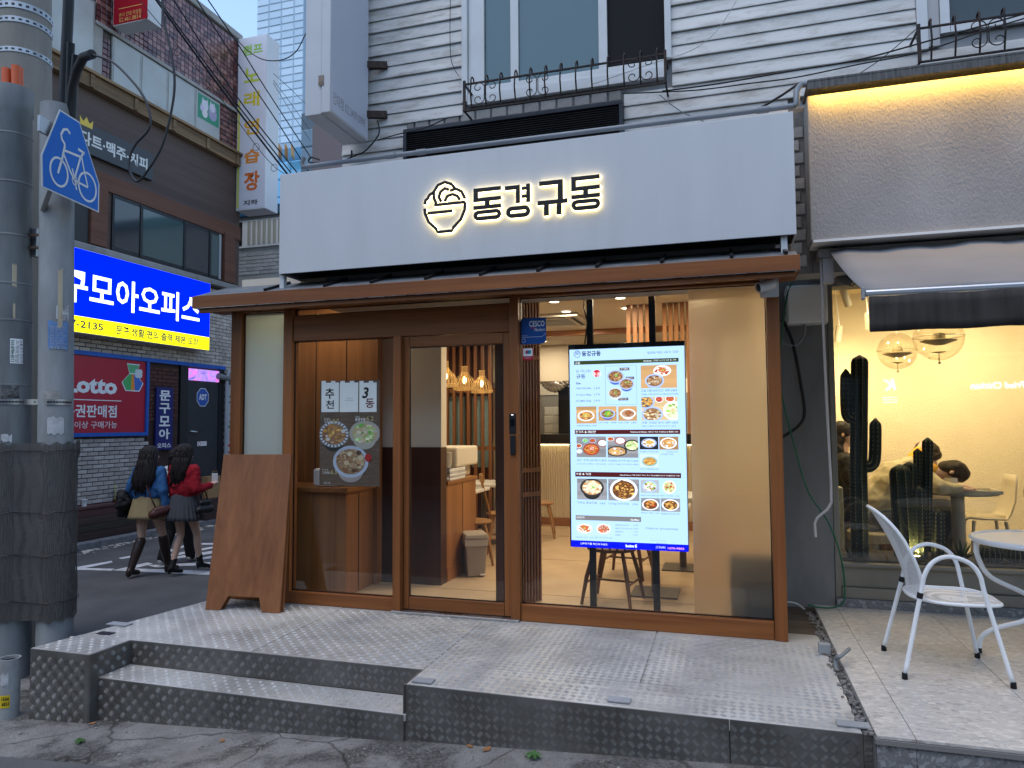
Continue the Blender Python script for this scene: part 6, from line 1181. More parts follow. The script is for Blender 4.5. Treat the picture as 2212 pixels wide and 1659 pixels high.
for (xa, xb, y, ya) in ((.934, 1.463, 4.56, 4.56), (.927, 1.445, 5.06, 5.08)):
    yi = y + (.03 if y < 4.8 else -.03)
    pts = [(xa, ya, ZF + .02), (1.036, yi, .823), (1.06, yi, .93), (1.10, yi, 1.0), (1.16, yi, 1.035), (1.22, yi, 1.035), (1.29, yi, 1.005), (1.335, yi, .94), (1.36, yi, .82), (xb, ya, ZF + .02)]
    mb = MB(); P_ = [Vector(p) for p in pts]; out = []
    for i in range(len(P_) - 1):
        p0, p1, p2, p3 = P_[max(i - 1, 0)], P_[i], P_[i + 1], P_[min(i + 2, len(P_) - 1)]
        for j in range(6): t = j / 6; out.append(.5 * ((2 * p1) + (-p0 + p2) * t + (2 * p0 - 5 * p1 + 4 * p2 - p3) * t * t + (-p0 + 3 * p1 - 3 * p2 + p3) * t ** 3))
    out.append(P_[-1]); mb.tube(out, .0125, 10); arm = mb.build('arm_leg_loop', WM, tc_, smooth=180)
    for xf in (xa, xb): mb = MB(); mb.lathe([(.014, 0), (.016, .002), (.0145, .035)], (xf, ya, ZF + .001), 10); mb.build('foot_cap', RUBB, arm, smooth=60)
    mb = MB(); mb.lathe([(.0165, -.016), (.0165, .016)], (1.033, yi, .815), 10, (.2, 0, 1)); mb.build('clamp', RUBB, arm, smooth=60)
# seat and back: rounded perforated panels with a rolled rim
def panel_pts(n=28): return [(math.copysign(abs(math.cos(a)) ** .7, math.cos(a)), math.copysign(abs(math.sin(a)) ** .7, math.sin(a))) for a in [2 * math.pi * i / n for i in range(n)]]
def rounded_panel(name, fn, m_=PERF):
    pp = panel_pts(); rows = [[fn(u * k, v * k) for u, v in pp] for k in (0.02, .35, .7, 1)]; mb = MB(); mb.grid(rows, close=True); o = mb.build(name, m_, tc_, smooth=180); mb = MB(); mb.tube(rows[-1], .010, 8, closed=True); mb.build('rim', WM, o, smooth=180)
rounded_panel('seat', lambda u, v: Vector((1.245 + .235 * u, 4.81 + .225 * v, .795 - .02 * (1 - u * u) - .015 * (1 - v * v) - (.02 * max(0, u) ** 3))))
rounded_panel('back', lambda u, v: Vector((.955 - .105 * u - .03 * u * u + .05 * v * v, 4.81 + .215 * v, 1.03 + .255 * u)))
tt = thing('terrace_table', 'round white perforated metal table at the right edge of the terrace', 'table', (1.86, 5.2, .35)); tcx, tcy, trz, trr = 1.86, 5.2, 1.065, .37
mb = MB(); mb.lathe([(trr, trz), (.001, trz + .001)], (tcx, tcy, 0), 40); mb.build('table_top', PERF, tt); mb = MB(); mb.tube([(tcx + trr * math.cos(a), tcy + trr * math.sin(a), trz - .008) for a in [i * 2 * math.pi / 40 for i in range(40)]], .018, 10, closed=True); mb.build('rim', WM, tt, smooth=180)
for a in (math.pi, math.pi * .333, -math.pi * .333):
    d = Vector((math.cos(a), math.sin(a), 0)); c = Vector((tcx, tcy, 0)); P_ = [c + d * r + Vector((0, 0, z)) for r, z in ((.36, trz - .02), (.355, trz - .12), (.29, trz - .24), (.10, trz - .34), (.05, trz - .42), (.12, trz - .50), (.28, trz - .56), (.355, trz - .62), (.372, ZF + .01))]; out = []
    for i in range(len(P_) - 1):
        p0, p1, p2, p3 = P_[max(i - 1, 0)], P_[i], P_[i + 1], P_[min(i + 2, len(P_) - 1)]
        for j in range(6): t = j / 6; out.append(.5 * ((2 * p1) + (-p0 + p2) * t + (2 * p0 - 5 * p1 + 4 * p2 - p3) * t * t + (-p0 + 3 * p1 - 3 * p2 + p3) * t ** 3))
    mb = MB(); mb.tube(out, .015, 10); lg = mb.build('leg', WM, tt, smooth=180); mb = MB(); mb.lathe([(.017, 0), (.019, .002), (.017, .03)], c + d * .372 + Vector((0, 0, ZF + .001)), 10); mb.build('foot_cap', RUBB, lg)
# ================================================================== building across the lane
XL = -9.4; FL_ = leftwall(XL)
LX = lambda x, y, X=XL: (lambda p: (p.y, p.z))(FX(X, x, y))
Z1 = lambda x, y: (x * .3003, y * .3003); Z2 = lambda x, y: (x * .3003, 486 + y * .3003)
lb = thing('lane_building', 'old three storey building of brick, brown panels and mosaic tiles across the lane', 'building', (XL - .5, 9, 0))
YE = LX(509, 620)[0]; ZR = LX(521, 81)[1]
mb = MB(); mb.box(XL - 6, XL - .02, 3.0, YE, -.2, ZR); mb.build('core', mat('old mortar', (.09, .085, .08), .9, var=.2, vscale=8), lb)
BRK = [mat('worn pale brick %d' % i, c, .85, var=.2, vscale=14, bump=.35, bscale=50, dirt=.35, dcol=(.08, .07, .065), dscale=5) for i, c in enumerate(((.45, .395, .35), (.38, .335, .295), (.50, .45, .40), (.41, .36, .32)))]
lt_l, lt_r = LX(155, 790)[0], LX(318, 790)[0]; lt_b, lt_t = LX(305, 941)[1], LX(305, 772)[1]
dr0, dr1 = LX(*Z2(1062, 1100))[0], LX(*Z2(1605, 1100))[0]
sgz0, sgz1 = LX(450, 758)[1], LX(450, 612)[1]
ledz = LX(*Z2(1600, 460))[1]
bench_y1 = LX(*zz(1000, 520))[0]
nb = bricks(FL_, [(6.9, YE, .62, ledz)], .19, .057, .010, BRK, lb, holes=[(lt_l - 2, lt_r, lt_b, lt_t), (dr0, dr1, -1, LX(*Z2(1300, 1000))[1] + .05), (6, LX(440, 700)[0], sgz0 + .12, sgz1 - .1)], rotz=math.pi / 2, seed=8)
mb = MB(); mb.fbox(FL_, 3, YE + .03, ledz, ledz + .11, -.01, .14); mb.build('ledge', mat('weathered concrete', (.24, .235, .225), .9, var=.25, dirt=.5, bump=.4), lb, bevel=.02)
BRN = wood('brown embossed panel', (.10, .066, .056), (.06, .04, .034), 'y', .6, .6); BRN2 = wood('reddish cladding', (.15, .065, .04), (.085, .035, .022), 'y', .65)
bz1 = LX(*Z1(1680, 1205))[1]; bz2 = LX(*Z1(1680, 1130))[1]
mb = MB(); mb.fbox(FL_, 3, YE + .02, ledz + .112, bz1, -.01, .05); mb.build('panel_cladding', BRN, lb)
# 2nd floor windows
wy0, wy1 = LX(*Z2(778, 60))[0], LX(*Z2(1560, 300))[0]; wz0 = ledz + .13; wz1 = LX(*Z1(790, 1400))[1]
fw2 = leftwall(XL + .05)
w_ = fbx(lb, 'window', fw2, wy0, wy1, wz0, wz1, -.02, .03, mat('black window frame', (.02, .021, .023), .4), None, 'row of dark framed sliding windows behind the blue sign')
mids = [LX(*Z2(x, 120))[0] for x in (778, 985, 1300, 1485, 1556)]
for k in range(4):
    a, b = mids[k] + .03, mids[k + 1] - .03
    fbx(w_, 'pane', fw2, a, b, wz0 + .06, wz1 - .06, .031, .034, mat('dark window glass %d' % (k % 2), (.05, .085, .085) if k % 2 else (.03, .034, .038), .08, spec=.8), None)
    fbx(w_, 'stile', fw2, b + .001, b + .05, wz0 + .02, wz1 - .02, .031, .05, mat('pale stile', (.30, .31, .32), .4) if k == 3 else MATS['black window frame'], None)
for x in (620, 1590): u = LX(*Z2(x, 60))[0]; fbx(lb, 'pilaster', fw2, u - .02, u + .28, wz0, wz1 + .05, .0, .07, BRN2)
fbx(lb, 'window', fw2, 6.0, LX(*Z2(605, 60))[0], wz0, wz1, -.02, .03, MATS['black window frame'], None)
fbx(lb, 'lintel_band', fw2, 5, YE + .02, wz1 + .01, wz1 + .28, .0, .035, BRN2)
# weathered timber ledge
TIM = wood('rotting timber', (.26, .17, .095), (.07, .045, .03), 'y', .85)
fbx(lb, 'timber_band', FL_, 3, YE + .04, bz1 + .003, bz2, 0, .17, TIM); fbx(lb, 'timber_drip', FL_, 3, YE + .06, bz2 + .002, bz2 + .05, 0, .22, TIM)
for k in range(7): u = 6.6 + k * .85; fbx(lb, 'timber_stud', FL_, u, u + .07, bz1 + .01, bz2 - .005, .171, .195, TIM)
# 3rd floor windows
sz0_ = LX(*Z1(800, 620))[1]; sz1_ = LX(*Z1(800, 272))[1]
FRO = mat('painted over glass', (.38, .40, .40), .4, var=.12, vscale=1.5, dirt=.3, dcol=(.26, .24, .2), dscale=2); ALU = mat('old aluminium', (.30, .30, .29), .5, .4, var=.2)
mx = [LX(*Z1(x, y))[0] for x, y in ((800, 300), (1005, 400), (1195, 540), (1395, 650), (1575, 740))]
wn3 = fbx(lb, 'window', FL_, mx[0], mx[4], sz0_ - .03, sz1_ + .03, .0, .03, ALU, None, 'strip of four painted over window panes')
for k in range(4): fbx(wn3, 'pane', FL_, mx[k] + .03, mx[k + 1] - .03, sz0_, sz1_, .031, .036, FRO, None)
w3b = fbx(lb, 'window', FL_, 5.5, LX(*Z1(668, 300))[0], sz0_ - .03, sz1_ + .4, .0, .03, ALU, None, 'tall painted window pane behind the poles'); fbx(w3b, 'pane', FL_, 5.6, LX(*Z1(655, 300))[0], sz0_, sz1_ + .36, .031, .036, FRO, None)
# green poster of pale cats in the last pane
gy0, gy1 = LX(*Z1(1412, 700))[0], mx[4] - .04; gz0, gz1 = LX(*Z1(1480, 880))[1], sz1_ - .02; gp = thing('window_poster', 'green poster with pale cat shapes in the upper window', 'poster', (XL + .04, gy0, gz0)); P = Pic(leftwall(XL + .038), 0); P.rect((gy0, gz1), (gy1, gz0), (.02, .22, .13))
L_ = lambda s_, t_: (gy0 + (gy1 - gy0) * s_, gz0 + (gz1 - gz0) * t_); wd = gy1 - gy0
for (s_, t_, r_, c) in ((.33, .62, .16, (.55, .55, .62)), (.33, .30, .13, (.6, .58, .6)), (.70, .45, .2, (.3, .28, .42)), (.68, .70, .13, (.55, .52, .6)), (.2, .45, .09, (.5, .45, .6))):
    P.ell(L_(s_, t_), wd * r_, wd * r_ * 1.15, c)
    for d in (-.6, .6): q = L_(s_, t_); P.poly([(q[0] + wd * r_ * (d - .3), q[1] + wd * r_ * .8), (q[0] + wd * r_ * (d + .3), q[1] + wd * r_ * .8), (q[0] + wd * r_ * d * 1.1, q[1] + wd * r_ * 1.6)], c)
P.m.build('sheet', PRN, gp)
# mosaic tiles
MOS = [mat('mosaic tile %d' % i, c, .22, var=.1, vscale=10, spec=.7) for i, c in enumerate(((.13, .045, .042), (.20, .085, .075), (.085, .035, .035), (.26, .13, .11)))]
bricks(FL_, [(6.8, YE, sz1_ + .12, ZR - .12)], .085, .085, .011, MOS, lb, 'mosaic_tile', holes=[(0, LX(*Z1(700, 60))[0], 0, sz1_ + .5)], stagger=False, rotz=math.pi / 2, depth=.01, seed=4)
bricks(FL_, [(LX(*Z1(735, 400))[0], mx[0] - .03, sz0_ - .02, sz1_ + .05), (mx[4] + .04, YE, sz0_ - .03, sz1_ + .08)], .085, .085, .011, MOS[:3], lb, 'mosaic_tile', stagger=False, rotz=math.pi / 2, depth=.01, seed=6)
fbx(lb, 'bare_pier', FL_, LX(*Z1(672, 300))[0], LX(*Z1(733, 300))[0], sz0_ - .03, sz1_ + .1, 0, .015, mat('bare render', (.30, .295, .285), .9, var=.2, dirt=.5, bump=.4), None)
fbx(lb, 'lintel', FL_, LX(*Z1(672, 300))[0], YE, sz1_ + .05, sz1_ + .115, .0, .05, MATS['bare render'], .01); fbx(lb, 'coping', FL_, 3, YE + .05, ZR - .11, ZR + .03, -.2, .05, MATS['bare render'], .02)
# ---------------------------------------------------------------- blue light box sign
XB = XL + .30; FBs = leftwall(XB); BX = lambda x, y: LX(x, y, XB)
c_mo, c_su = BX(*Z2(740, 430))[0], BX(*Z2(1375, 585))[0]; pt_ = (c_su - c_mo) / 4; tu0, tu1 = c_mo - 2.5 * pt_, c_su + .45 * pt_
bz_t, bz_b = BX(*Z2(1515, 420))[1], BX(*Z2(1505, 905))[1]; by1 = BX(*Z2(1512, 600))[0]; by0 = tu0 - .35; ysp = BX(*Z2(1500, 808))[1]
bs_ = thing('lightbox_sign', 'glowing blue and yellow stationery shop lightbox sign on the brick wall', 'sign', (XB, (by0 + by1) / 2, bz_b))
mb = MB(); mb.box(XL + .02, XB - .004, by0, by1, bz_b, bz_t); mb.build('casing', mat('alu casing', (.45, .46, .47), .4, .3), bs_)
EB = emis('sign blue light', (.0, .012, .80), 1.0); EY = emis('sign yellow light', (.86, .86, .01), 1.0); EW = emis('sign white light', (.80, .92, 1.0), 1.15); NAVY = mat('sign navy ink', (.01, .02, .12), .5)
fbx(bs_, 'blue_face', FBs, by0 + .01, by1 - .01, ysp, bz_t - .01, -.003, 0, EB, None); fbx(bs_, 'yellow_face', FBs, by0 + .01, by1 - .01, bz_b + .01, ysp - .001, -.003, 0, EY, None)
hz_ = bz_t - ysp; text('문구모아오피스', FBs, tu0, tu1, ysp + hz_ * .19, ysp + hz_ * .69, EW, bs_, .002, bold=.018)
hy = ysp - bz_b; text('02-467-2135', FBs, BX(*Z2(742, 730))[0] - 1.06, BX(*Z2(742, 730))[0], bz_b + hy * .30, bz_b + hy * .76, NAVY, bs_, .002, bold=.02)
text('문구·생활·편의·출력·제본·도장', FBs, BX(*Z2(832, 740))[0], BX(*Z2(1427, 840))[0], bz_b + hy * .24, bz_b + hy * .80, NAVY, bs_, .002, bold=.022)
# ---------------------------------------------------------------- red board with blue frame
RB = mat('red vinyl', (.40, .012, .035), .35, var=.03); BLF = mat('blue painted frame', (.015, .10, .42), .5, var=.1, dirt=.2); FLo = leftwall(XL + .03)
lo = thing('lottery_board', 'red lottery board in a blue frame on the pale brick wall', 'sign', (XL + .03, (lt_l + lt_r) / 2, lt_b)); ly0 = lt_l - 1.2
fbx(lo, 'panel', FLo, ly0, lt_r - .06, lt_b + .06, lt_t - .07, -.02, 0, RB, None)
for a, b, c, d in ((ly0, lt_r, lt_b, lt_b + .058), (ly0, dr1, lt_t - .068, lt_t - .0), (lt_r - .058, lt_r, lt_b + .06, lt_t - .07)): fbx(lo, 'frame', FLo, a, b, c, d, -.02, .03, BLF)
o1 = LX(*Z2(835, 1230)); o2 = LX(*Z2(520, 1110)); lh = LX(*Z2(700, 1095))[1]; lzb = LX(*Z2(700, 1215))[1]
wl_ = LX(*Z2(832, 1150))[0]; wl0 = LX(*Z2(545, 1150))[0]; lo_w = (wl_ - wl0) / 4 * 5; text('Lotto', FLo, wl_ - lo_w * 1.02, wl_, lzb, lh, WHITE, lo, .002, bold=.045)
k1, k0 = LX(*Z2(828, 1340))[0], LX(*Z2(528, 1340))[0]; pk = (k1 - k0) / 4; text('복권판매점', FLo, k1 - 5 * pk, k1, LX(*Z2(700, 1385))[1], LX(*Z2(700, 1295))[1], WHITE, lo, .002, bold=.02)
k1, k0 = LX(*Z2(830, 1440))[0], LX(*Z2(515, 1440))[0]; text('19세이상 구매가능', FLo, k1 - (k1 - k0) * 1.28, k1, LX(*Z2(700, 1463))[1], LX(*Z2(700, 1412))[1], WHITE, lo, .002)
fbx(lo, 'rule_line', FLo, ly0 + .3, LX(*Z2(862, 1265))[0], LX(*Z2(700, 1264))[1], LX(*Z2(700, 1258))[1], .001, .003, WHITE, None)
P = Pic(FLo, .002); q0, q1 = LX(*Z2(868, 1185)), LX(*Z2(1018, 1010)); BG = lambda s_, t_: (q0[0] + (q1[0] - q0[0]) * s_, q0[1] + (q1[1] - q0[1]) * t_)
bag = [(.18, 0), (.82, 0), (1, .30), (.66, .62), (.82, .98), (.22, .98), (.34, .62), (0, .30)]; P.poly([BG(.5 + (s_ - .5) * 1.08, .5 + (t_ - .5) * 1.08) for s_, t_ in bag], (.7, .75, .75))
P.poly([BG(*q) for q in ((.18, 0), (.42, 0), (.45, .62), (.34, .62), (0, .30))], (.05, .38, .10)); P.poly([BG(*q) for q in ((.42, 0), (.62, 0), (.55, .62), (.45, .62))], (.75, .25, .03)); P.poly([BG(*q) for q in ((.62, 0), (.82, 0), (1, .30), (.66, .62), (.55, .62))], (.04, .14, .50)); P.poly([BG(*q) for q in ((.34, .66), (.66, .66), (.82, .98), (.22, .98))], (.10, .40, .18))
for d in ((.72, .60), (.86, .60), (.72, .72), (.86, .72)): P.ell(BG(*d), .05, .05, (.6, .65, .65), 10)
P.m.build('bag_emblem', PRN, lo)
# ---------------------------------------------------------------- doorway bay
fdr = leftwall(XL - .10); DBR = [mat('dark red brick %d' % i, c, .8, var=.2) for i, c in enumerate(((.075, .03, .025), (.095, .04, .03)))]
dz1 = LX(*Z2(1300, 1005))[1]
fbx(lb, 'dark_bay', FL_, dr0, LX(*Z2(1285, 1100))[0], .1, dz1, -.018, -.004, mat('dark brown render', (.05, .028, .022), .8, var=.2), None); bricks(FL_, [(dr0 + .02, LX(*Z2(1280, 1100))[0], 1.9, dz1 - .05)], .19, .057, .01, DBR, lb, rotz=math.pi / 2, seed=12, depth=.008)
d0, d1 = LX(*Z2(1342, 1300))[0], LX(*Z2(1566, 1300))[0]; dtop = LX(*Z2(1450, 1122))[1]
fr0 = fbx(lb, 'door_surround', FL_, LX(*Z2(1287, 1300))[0], d0 - .002, .1, dz1, -.018, .03, mat('black door steel', (.016, .017, .020), .4, var=.15), None); fbx(lb, 'door_surround', FL_, d1 + .002, dr1, .1, dz1, -.018, .03, MATS['black door steel'], None)
dd = fbx(lb, 'door', FL_, d0, d1, .1, dtop - .01, -.018, .012, mat('dark grey door', (.028, .031, .036), .4, var=.12, vscale=5), None, 'dark grey metal door with round security sticker')
ha = LX(*Z2(1352, 1485)); mb = MB(); mb.tube([FL_.p(ha[0] + .02, ha[1], .012), FL_.p(ha[0] + .02, ha[1], .06), FL_.p(ha[0] + .16, ha[1] - .01, .06)], .014, 8); mb.build('lever_handle', CHROME, dd, smooth=60)
def holo(name):
    m_, n, l, b = _new(name); tc = n.new('ShaderNodeTexCoord'); t = n.new('ShaderNodeTexNoise'); t.inputs['Scale'].default_value = 4.5; t.inputs['Detail'].default_value = 4; t.inputs['Distortion'].default_value = 1.5; l.new(tc.outputs['Object'], t.inputs[0]); r = n.new('ShaderNodeValToRGB'); e = r.color_ramp.elements; e[0].position = .3; e[0].color = (.10, .10, .40, 1); e[1].position = .72; e[1].color = (.65, .5, .75, 1); q = e.new(.5); q.color = (.45, .25, .75, 1); q = e.new(.6); q.color = (.75, .12, .55, 1); l.new(t.outputs[0], r.inputs[0]); l.new(r.outputs[0], b.inputs['Emission Color']); b.inputs['Emission Strength'].default_value = .55; l.new(r.outputs[0], b.inputs['Base Color']); b.inputs['Roughness'].default_value = .25; MATS[name] = m_; return m_
fbx(lb, 'foil_transom', FL_, d0 + .01, d1 + .05, dtop, LX(*Z2(1450, 1040))[1], -.018, .02, holo('glowing holographic foil'), None, 'purple foil covered transom over the door')  # no lamp behind: the foil's own colour is made to emit
st = LX(*Z2(1454, 1240)); fst = leftwall(XL + .014); sk = thing('security_sticker', 'blue octagonal security sticker on the dark door', 'sticker', (XL + .014, st[0], st[1])); P = Pic(fst, 0); P.poly([(st[0] + .17 * math.cos(a), st[1] + .185 * math.sin(a)) for a in [math.pi / 8 + i * math.pi / 4 for i in range(8)]], (.55, .62, .68)); P.poly([(st[0] + .155 * math.cos(a), st[1] + .17 * math.sin(a)) for a in [math.pi / 8 + i * math.pi / 4 for i in range(8)]], (.015, .08, .36)); P.m.build('sheet', PRN, sk); text('ADT', fst, st[0] - .10, st[0] + .10, st[1] - .05, st[1] + .06, WHITE, sk, .003, bold=.03)
n0, n1 = LX(*Z2(1415, 1590)), LX(*Z2(1482, 1556)); ns = thing('notice_sticker', 'small white and red notice low on the dark door', 'sticker', (XL + .014, n0[0], n0[1])); fbx(ns, 'sheet', fst, n0[0], n1[0], n0[1], n1[1], 0, .001, WHITE, None); text('금연구역', fst, n0[0] + (n1[0] - n0[0]) * .35, n1[0] - .02, n0[1] + (n1[1] - n0[1]) * .4, n1[1] - .02, mat('notice red', (.5, .02, .02), .5), ns, .002); mb = MB(); stroke(mb, fst, arc(n0[0] + .05, (n0[1] + n1[1]) / 2, .03, .03, 0, 360, 12), .012, .0012, .002); mb.build('emblem', MATS['notice red'], ns)
v0, v1 = LX(*Z2(1100, 1620)), LX(*Z2(1232, 1172)); fv = leftwall(XL + .05); vsn = thing('navy_sign', 'narrow navy upright sign with white writing beside the dark door', 'sign', (XL + .04, (v0[0] + v1[0]) / 2, v0[1])); fbx(vsn, 'panel', fv, v0[0], v1[0], v0[1], v1[1], -.03, 0, mat('navy sign', (.012, .016, .13), .4), .004)
for k, ch in enumerate('문구모아'): vv = v1[1] - (v1[1] - v0[1]) * (.05 + .205 * k); text(ch, fv, v0[0] + .18 * (v1[0] - v0[0]), v1[0] - .18 * (v1[0] - v0[0]), vv - (v1[1] - v0[1]) * .165, vv, WHITE, vsn, .002, bold=.03)
text('오피스', fv, v0[0] + .1 * (v1[0] - v0[0]), v1[0] - .1 * (v1[0] - v0[0]), v0[1] + .03 * (v1[1] - v0[1]), v0[1] + .11 * (v1[1] - v0[1]), WHITE, vsn, .002, bold=.02)
pp0 = LX(*Z2(1545, 1095)); pipe = thing('drain_pipe', 'grey pipe elbow and downpipe right of the dark door', 'pipe', (XL + .1, pp0[0], .1)); mb = MB(); mb.tube([FL_.p(pp0[0], pp0[1] + .02, .08), FL_.p(pp0[0] + .65, pp0[1] - .08, .12)], .06, 10); mb.build('flue', CGY, pipe, smooth=60); pq = LX(*Z2(1600, 1200))[0]; mb = MB(); mb.tube([FL_.p(pq + .3, 2.9, .1), FL_.p(pq + .05, 2.86, .1), FL_.p(pq, 2.75, .1), FL_.p(pq, .1, .1)], .035, 10); mb.build('downpipe', mat('pale pipe', (.3, .31, .32), .5), pipe, smooth=60)
u0 = LX(*Z2(1612, 1300))[0]; fk = leftwall(XL + .06); ks = thing('upright_sign', 'white upright sign with green and red letters half hidden by the shop post', 'sign', (XL + .05, u0 + .2, .6)); fbx(ks, 'panel', fk, u0, u0 + .42, .6, 2.62, -.03, 0, mat('white sign sheet', (.5, .5, .5), .4, dirt=.2), .004)
for k, ch in enumerate('펌프노래방'): text(ch, fk, u0 + .06, u0 + .36, 2.12 - .36 * k, 2.42 - .36 * k, mat('sign green', (.01, .16, .08), .5) if k < 2 else MATS['notice red'], ks, .002, bold=.03)
# ---------------------------------------------------------------- other signs on that building
XD = XL + .12; FD = leftwall(XD); c4 = [LX(*Z1(x, y), XD) for x, y in ((610, 960), (1105, 1110), (1100, 1300))]; sdt, sdb = c4[1][1], c4[2][1]; sdr = c4[1][0]
sd_ = thing('bar_sign', 'long charcoal sign with white letters and a small gold crown on the brown panel', 'sign', (XD, sdr - 1, sdb)); fbx(sd_, 'box', FD, LX(*Z1(560, 900), XD)[0] - .35, sdr, sdb, sdt, -.06, 0, mat('charcoal sign', (.045, .048, .055), .45), .004)
e1 = LX(*Z1(1060, 1200), XD)[0]; e0 = LX(*Z1(612, 1010), XD)[0]; text('다트·맥주·커피', FD, e0 - .08, e1, sdb + (sdt - sdb) * .25, sdb + (sdt - sdb) * .72, mat('sign pale letters', (.6, .6, .58), .5), sd_, .002, bold=.03)
cw = LX(*Z1(620, 930), XD); P = Pic(FD, .002); P.poly([(cw[0] + a * .12, sdt + .0 + b * .12) for a, b in ((-.9, -.5), (.9, -.5), (1, .6), (.45, .05), (0, .75), (-.45, .05), (-1, .6))], (.62, .42, .04)); P.m.build('crown', PRN, sd_)
Yr = FX(XL + .1, 243, 57).y; FR_ = front(Yr); ra_, rb2 = FY(Yr, 243, 57), FY(Yr, 319, 45); rs = thing('red_projecting_sign', 'dark red projecting lightbox with gold writing high on the lane building', 'sign', (ra_.x, Yr, ra_.z)); fbx(rs, 'box', FR_, ra_.x, rb2.x, ra_.z, ra_.z + 1.6, -.28, -.002, mat('white sign box', (.5, .51, .52), .4, dirt=.25), .006); fbx(rs, 'face', FR_, ra_.x + .015, rb2.x - .01, ra_.z + .015, ra_.z + 1.6, -.001, .002, mat('deep red face', (.30, .006, .018), .35), None)
GLD = mat('gold ink', (.62, .38, .12), .5); r0, r1 = FY(Yr, *Z1(858, 128)), FY(Yr, *Z1(1016, 88)); text('본사 건대 직영점', FR_, r0.x, r1.x, r0.z, r0.z + .075, GLD, rs, .004); r0, r1 = FY(Yr, *Z1(858, 163)), FY(Yr, *Z1(1014, 125)); text('02.461.8814', FR_, r0.x, r1.x, r0.z, r0.z + .07, GLD, rs, .004); fbx(rs, 'rule_line', FR_, ra_.x + .12, rb2.x - .1, r0.z + .22, r0.z + .23, .003, .004, GLD, None)
Yv = YE - .12; FVv = front(Yv); g0, g1 = FY(Yv, 509, 456), FY(Yv, 572, 450); gt = FY(Yv, 512, 85).z
ks2 = thing('karaoke_sign', 'tall white projecting sign with green to orange letters at the lane corner', 'sign', (g0.x, Yv, g0.z)); fbx(ks2, 'box', FVv, g0.x, g1.x, g0.z, gt, -.42, -.003, mat('white aluminium box', (.55, .56, .58), .4, dirt=.2, dcol=(.3, .3, .3)), .006); fbx(ks2, 'face', FVv, g0.x + .015, g1.x - .01, g0.z + .03, gt - .02, -.002, .001, mat('milky face', (.52, .53, .60), .4, var=.04), None); fbx(ks2, 'yellow_edge', FVv, g0.x + .02, g0.x + .075, g0.z + .05, gt - 1.3, .0012, .0025, mat('faded yellow', (.5, .48, .12), .5), None)
LC = [(.22, .42, .06), (.38, .45, .06), (.52, .42, .04), (.60, .32, .03), (.58, .20, .03), (.55, .12, .02)]
def kl(ch, x0, y0, x1, y1, col, nm): a, b = FY(Yv, *Z1(x0, y1)), FY(Yv, *Z1(x1, y0)); text(ch, FVv, a.x, b.x, a.z, b.z, mat(nm, col, .5), ks2, .003, bold=.03)
kl('펌프', 1748, 305, 1890, 405, LC[0], 'letter green')
for k, (ch, y0, y1) in enumerate((('노', 478, 600), ('래', 650, 775), ('연', 850, 975), ('습', 1065, 1180), ('장', 1225, 1378))): kl(ch, 1755, y0, 1868, y1, LC[k + 1], 'letter %d' % k)
kl('지하', 1750, 1432, 1855, 1482, (.02, .02, .02), 'letter black')
for z_ in (gt - 1.4, g0.z + .9): mb = MB(); mb.beam((XL, Yv + .2, z_), (g0.x, Yv + .2, z_), .1, .2); mb.build('bracket', mat('rust red bracket', (.20, .03, .02), .6), ks2)
# ---------------------------------------------------------------- timber clad bench with litter
PLK = [wood('old bench plank %d' % i, c, [k * .45 for k in c], 'y', .75) for i, c in enumerate(((.13, .06, .055), (.075, .045, .038), (.06, .045, .035), (.10, .065, .05)))]
be = thing('wall_bench', 'long timber clad bench along the brick wall', 'bench', (-9.28, 8, .1))
for k in range(4): fbx(be, 'plank', leftwall(-9.2), 5.2, bench_y1 + 1.2, .11 + k * .115, .11 + k * .115 + .11, -.02, 0, PLK[(k + 1) % 4])
fbx(be, 'seat_plank', leftwall(-9.2), 5.2, bench_y1 + 1.2, .572, .61, -.19, .02, PLK[0]); fbx(be, 'core', leftwall(-9.222), 5.2, bench_y1 + 1.19, .105, .57, -.15, 0, BLACK, None)
def on_bench(px, py): p = FX(-9.26, *zz(px, py)); return (-9.26, p.y, .612)
q = on_bench(604, 524); mb = MB(); mb.lathe([(.032, 0), (.042, .10), (.044, .102), (.040, .1)], q, 14); tag(mb.build('paper_cup', WHITE, None, smooth=40), 'white paper cup left on the bench', 'cup')
q = on_bench(828, 488); t = thing('iced_drink_cup', 'clear plastic drink cup with yellow straw on the bench', 'cup', q); mb = MB(); mb.lathe([(.038, 0), (.05, .15), (.05, .155), (.03, .19), (.001, .195)], q, 14); mb.build('cup', glass('plastic cup', (.75, .78, .78)), t, smooth=40); mb = MB(); mb.lathe([(.036, .004), (.040, .05), (.001, .05)], q, 12); mb.build('drink', mat('cola', (.12, .05, .02), .2), t); mb = MB(); mb.tube([Vector(q) + Vector((0, 0, .05)), Vector(q) + Vector((0, -.01, .28))], .006, 6); mb.build('straw', mat('straw yellow', (.6, .5, .05), .5), t)
q = on_bench(868, 480); mb = MB(); mb.lathe([(.03, 0), (.033, .01), (.033, .12), (.015, .17), (.014, .2)], q, 12); tag(mb.build('plastic_bottle', mat('bottle red label', (.4, .08, .08), .3), None, smooth=40), 'small bottle with red label beside the drink cup', 'bottle')
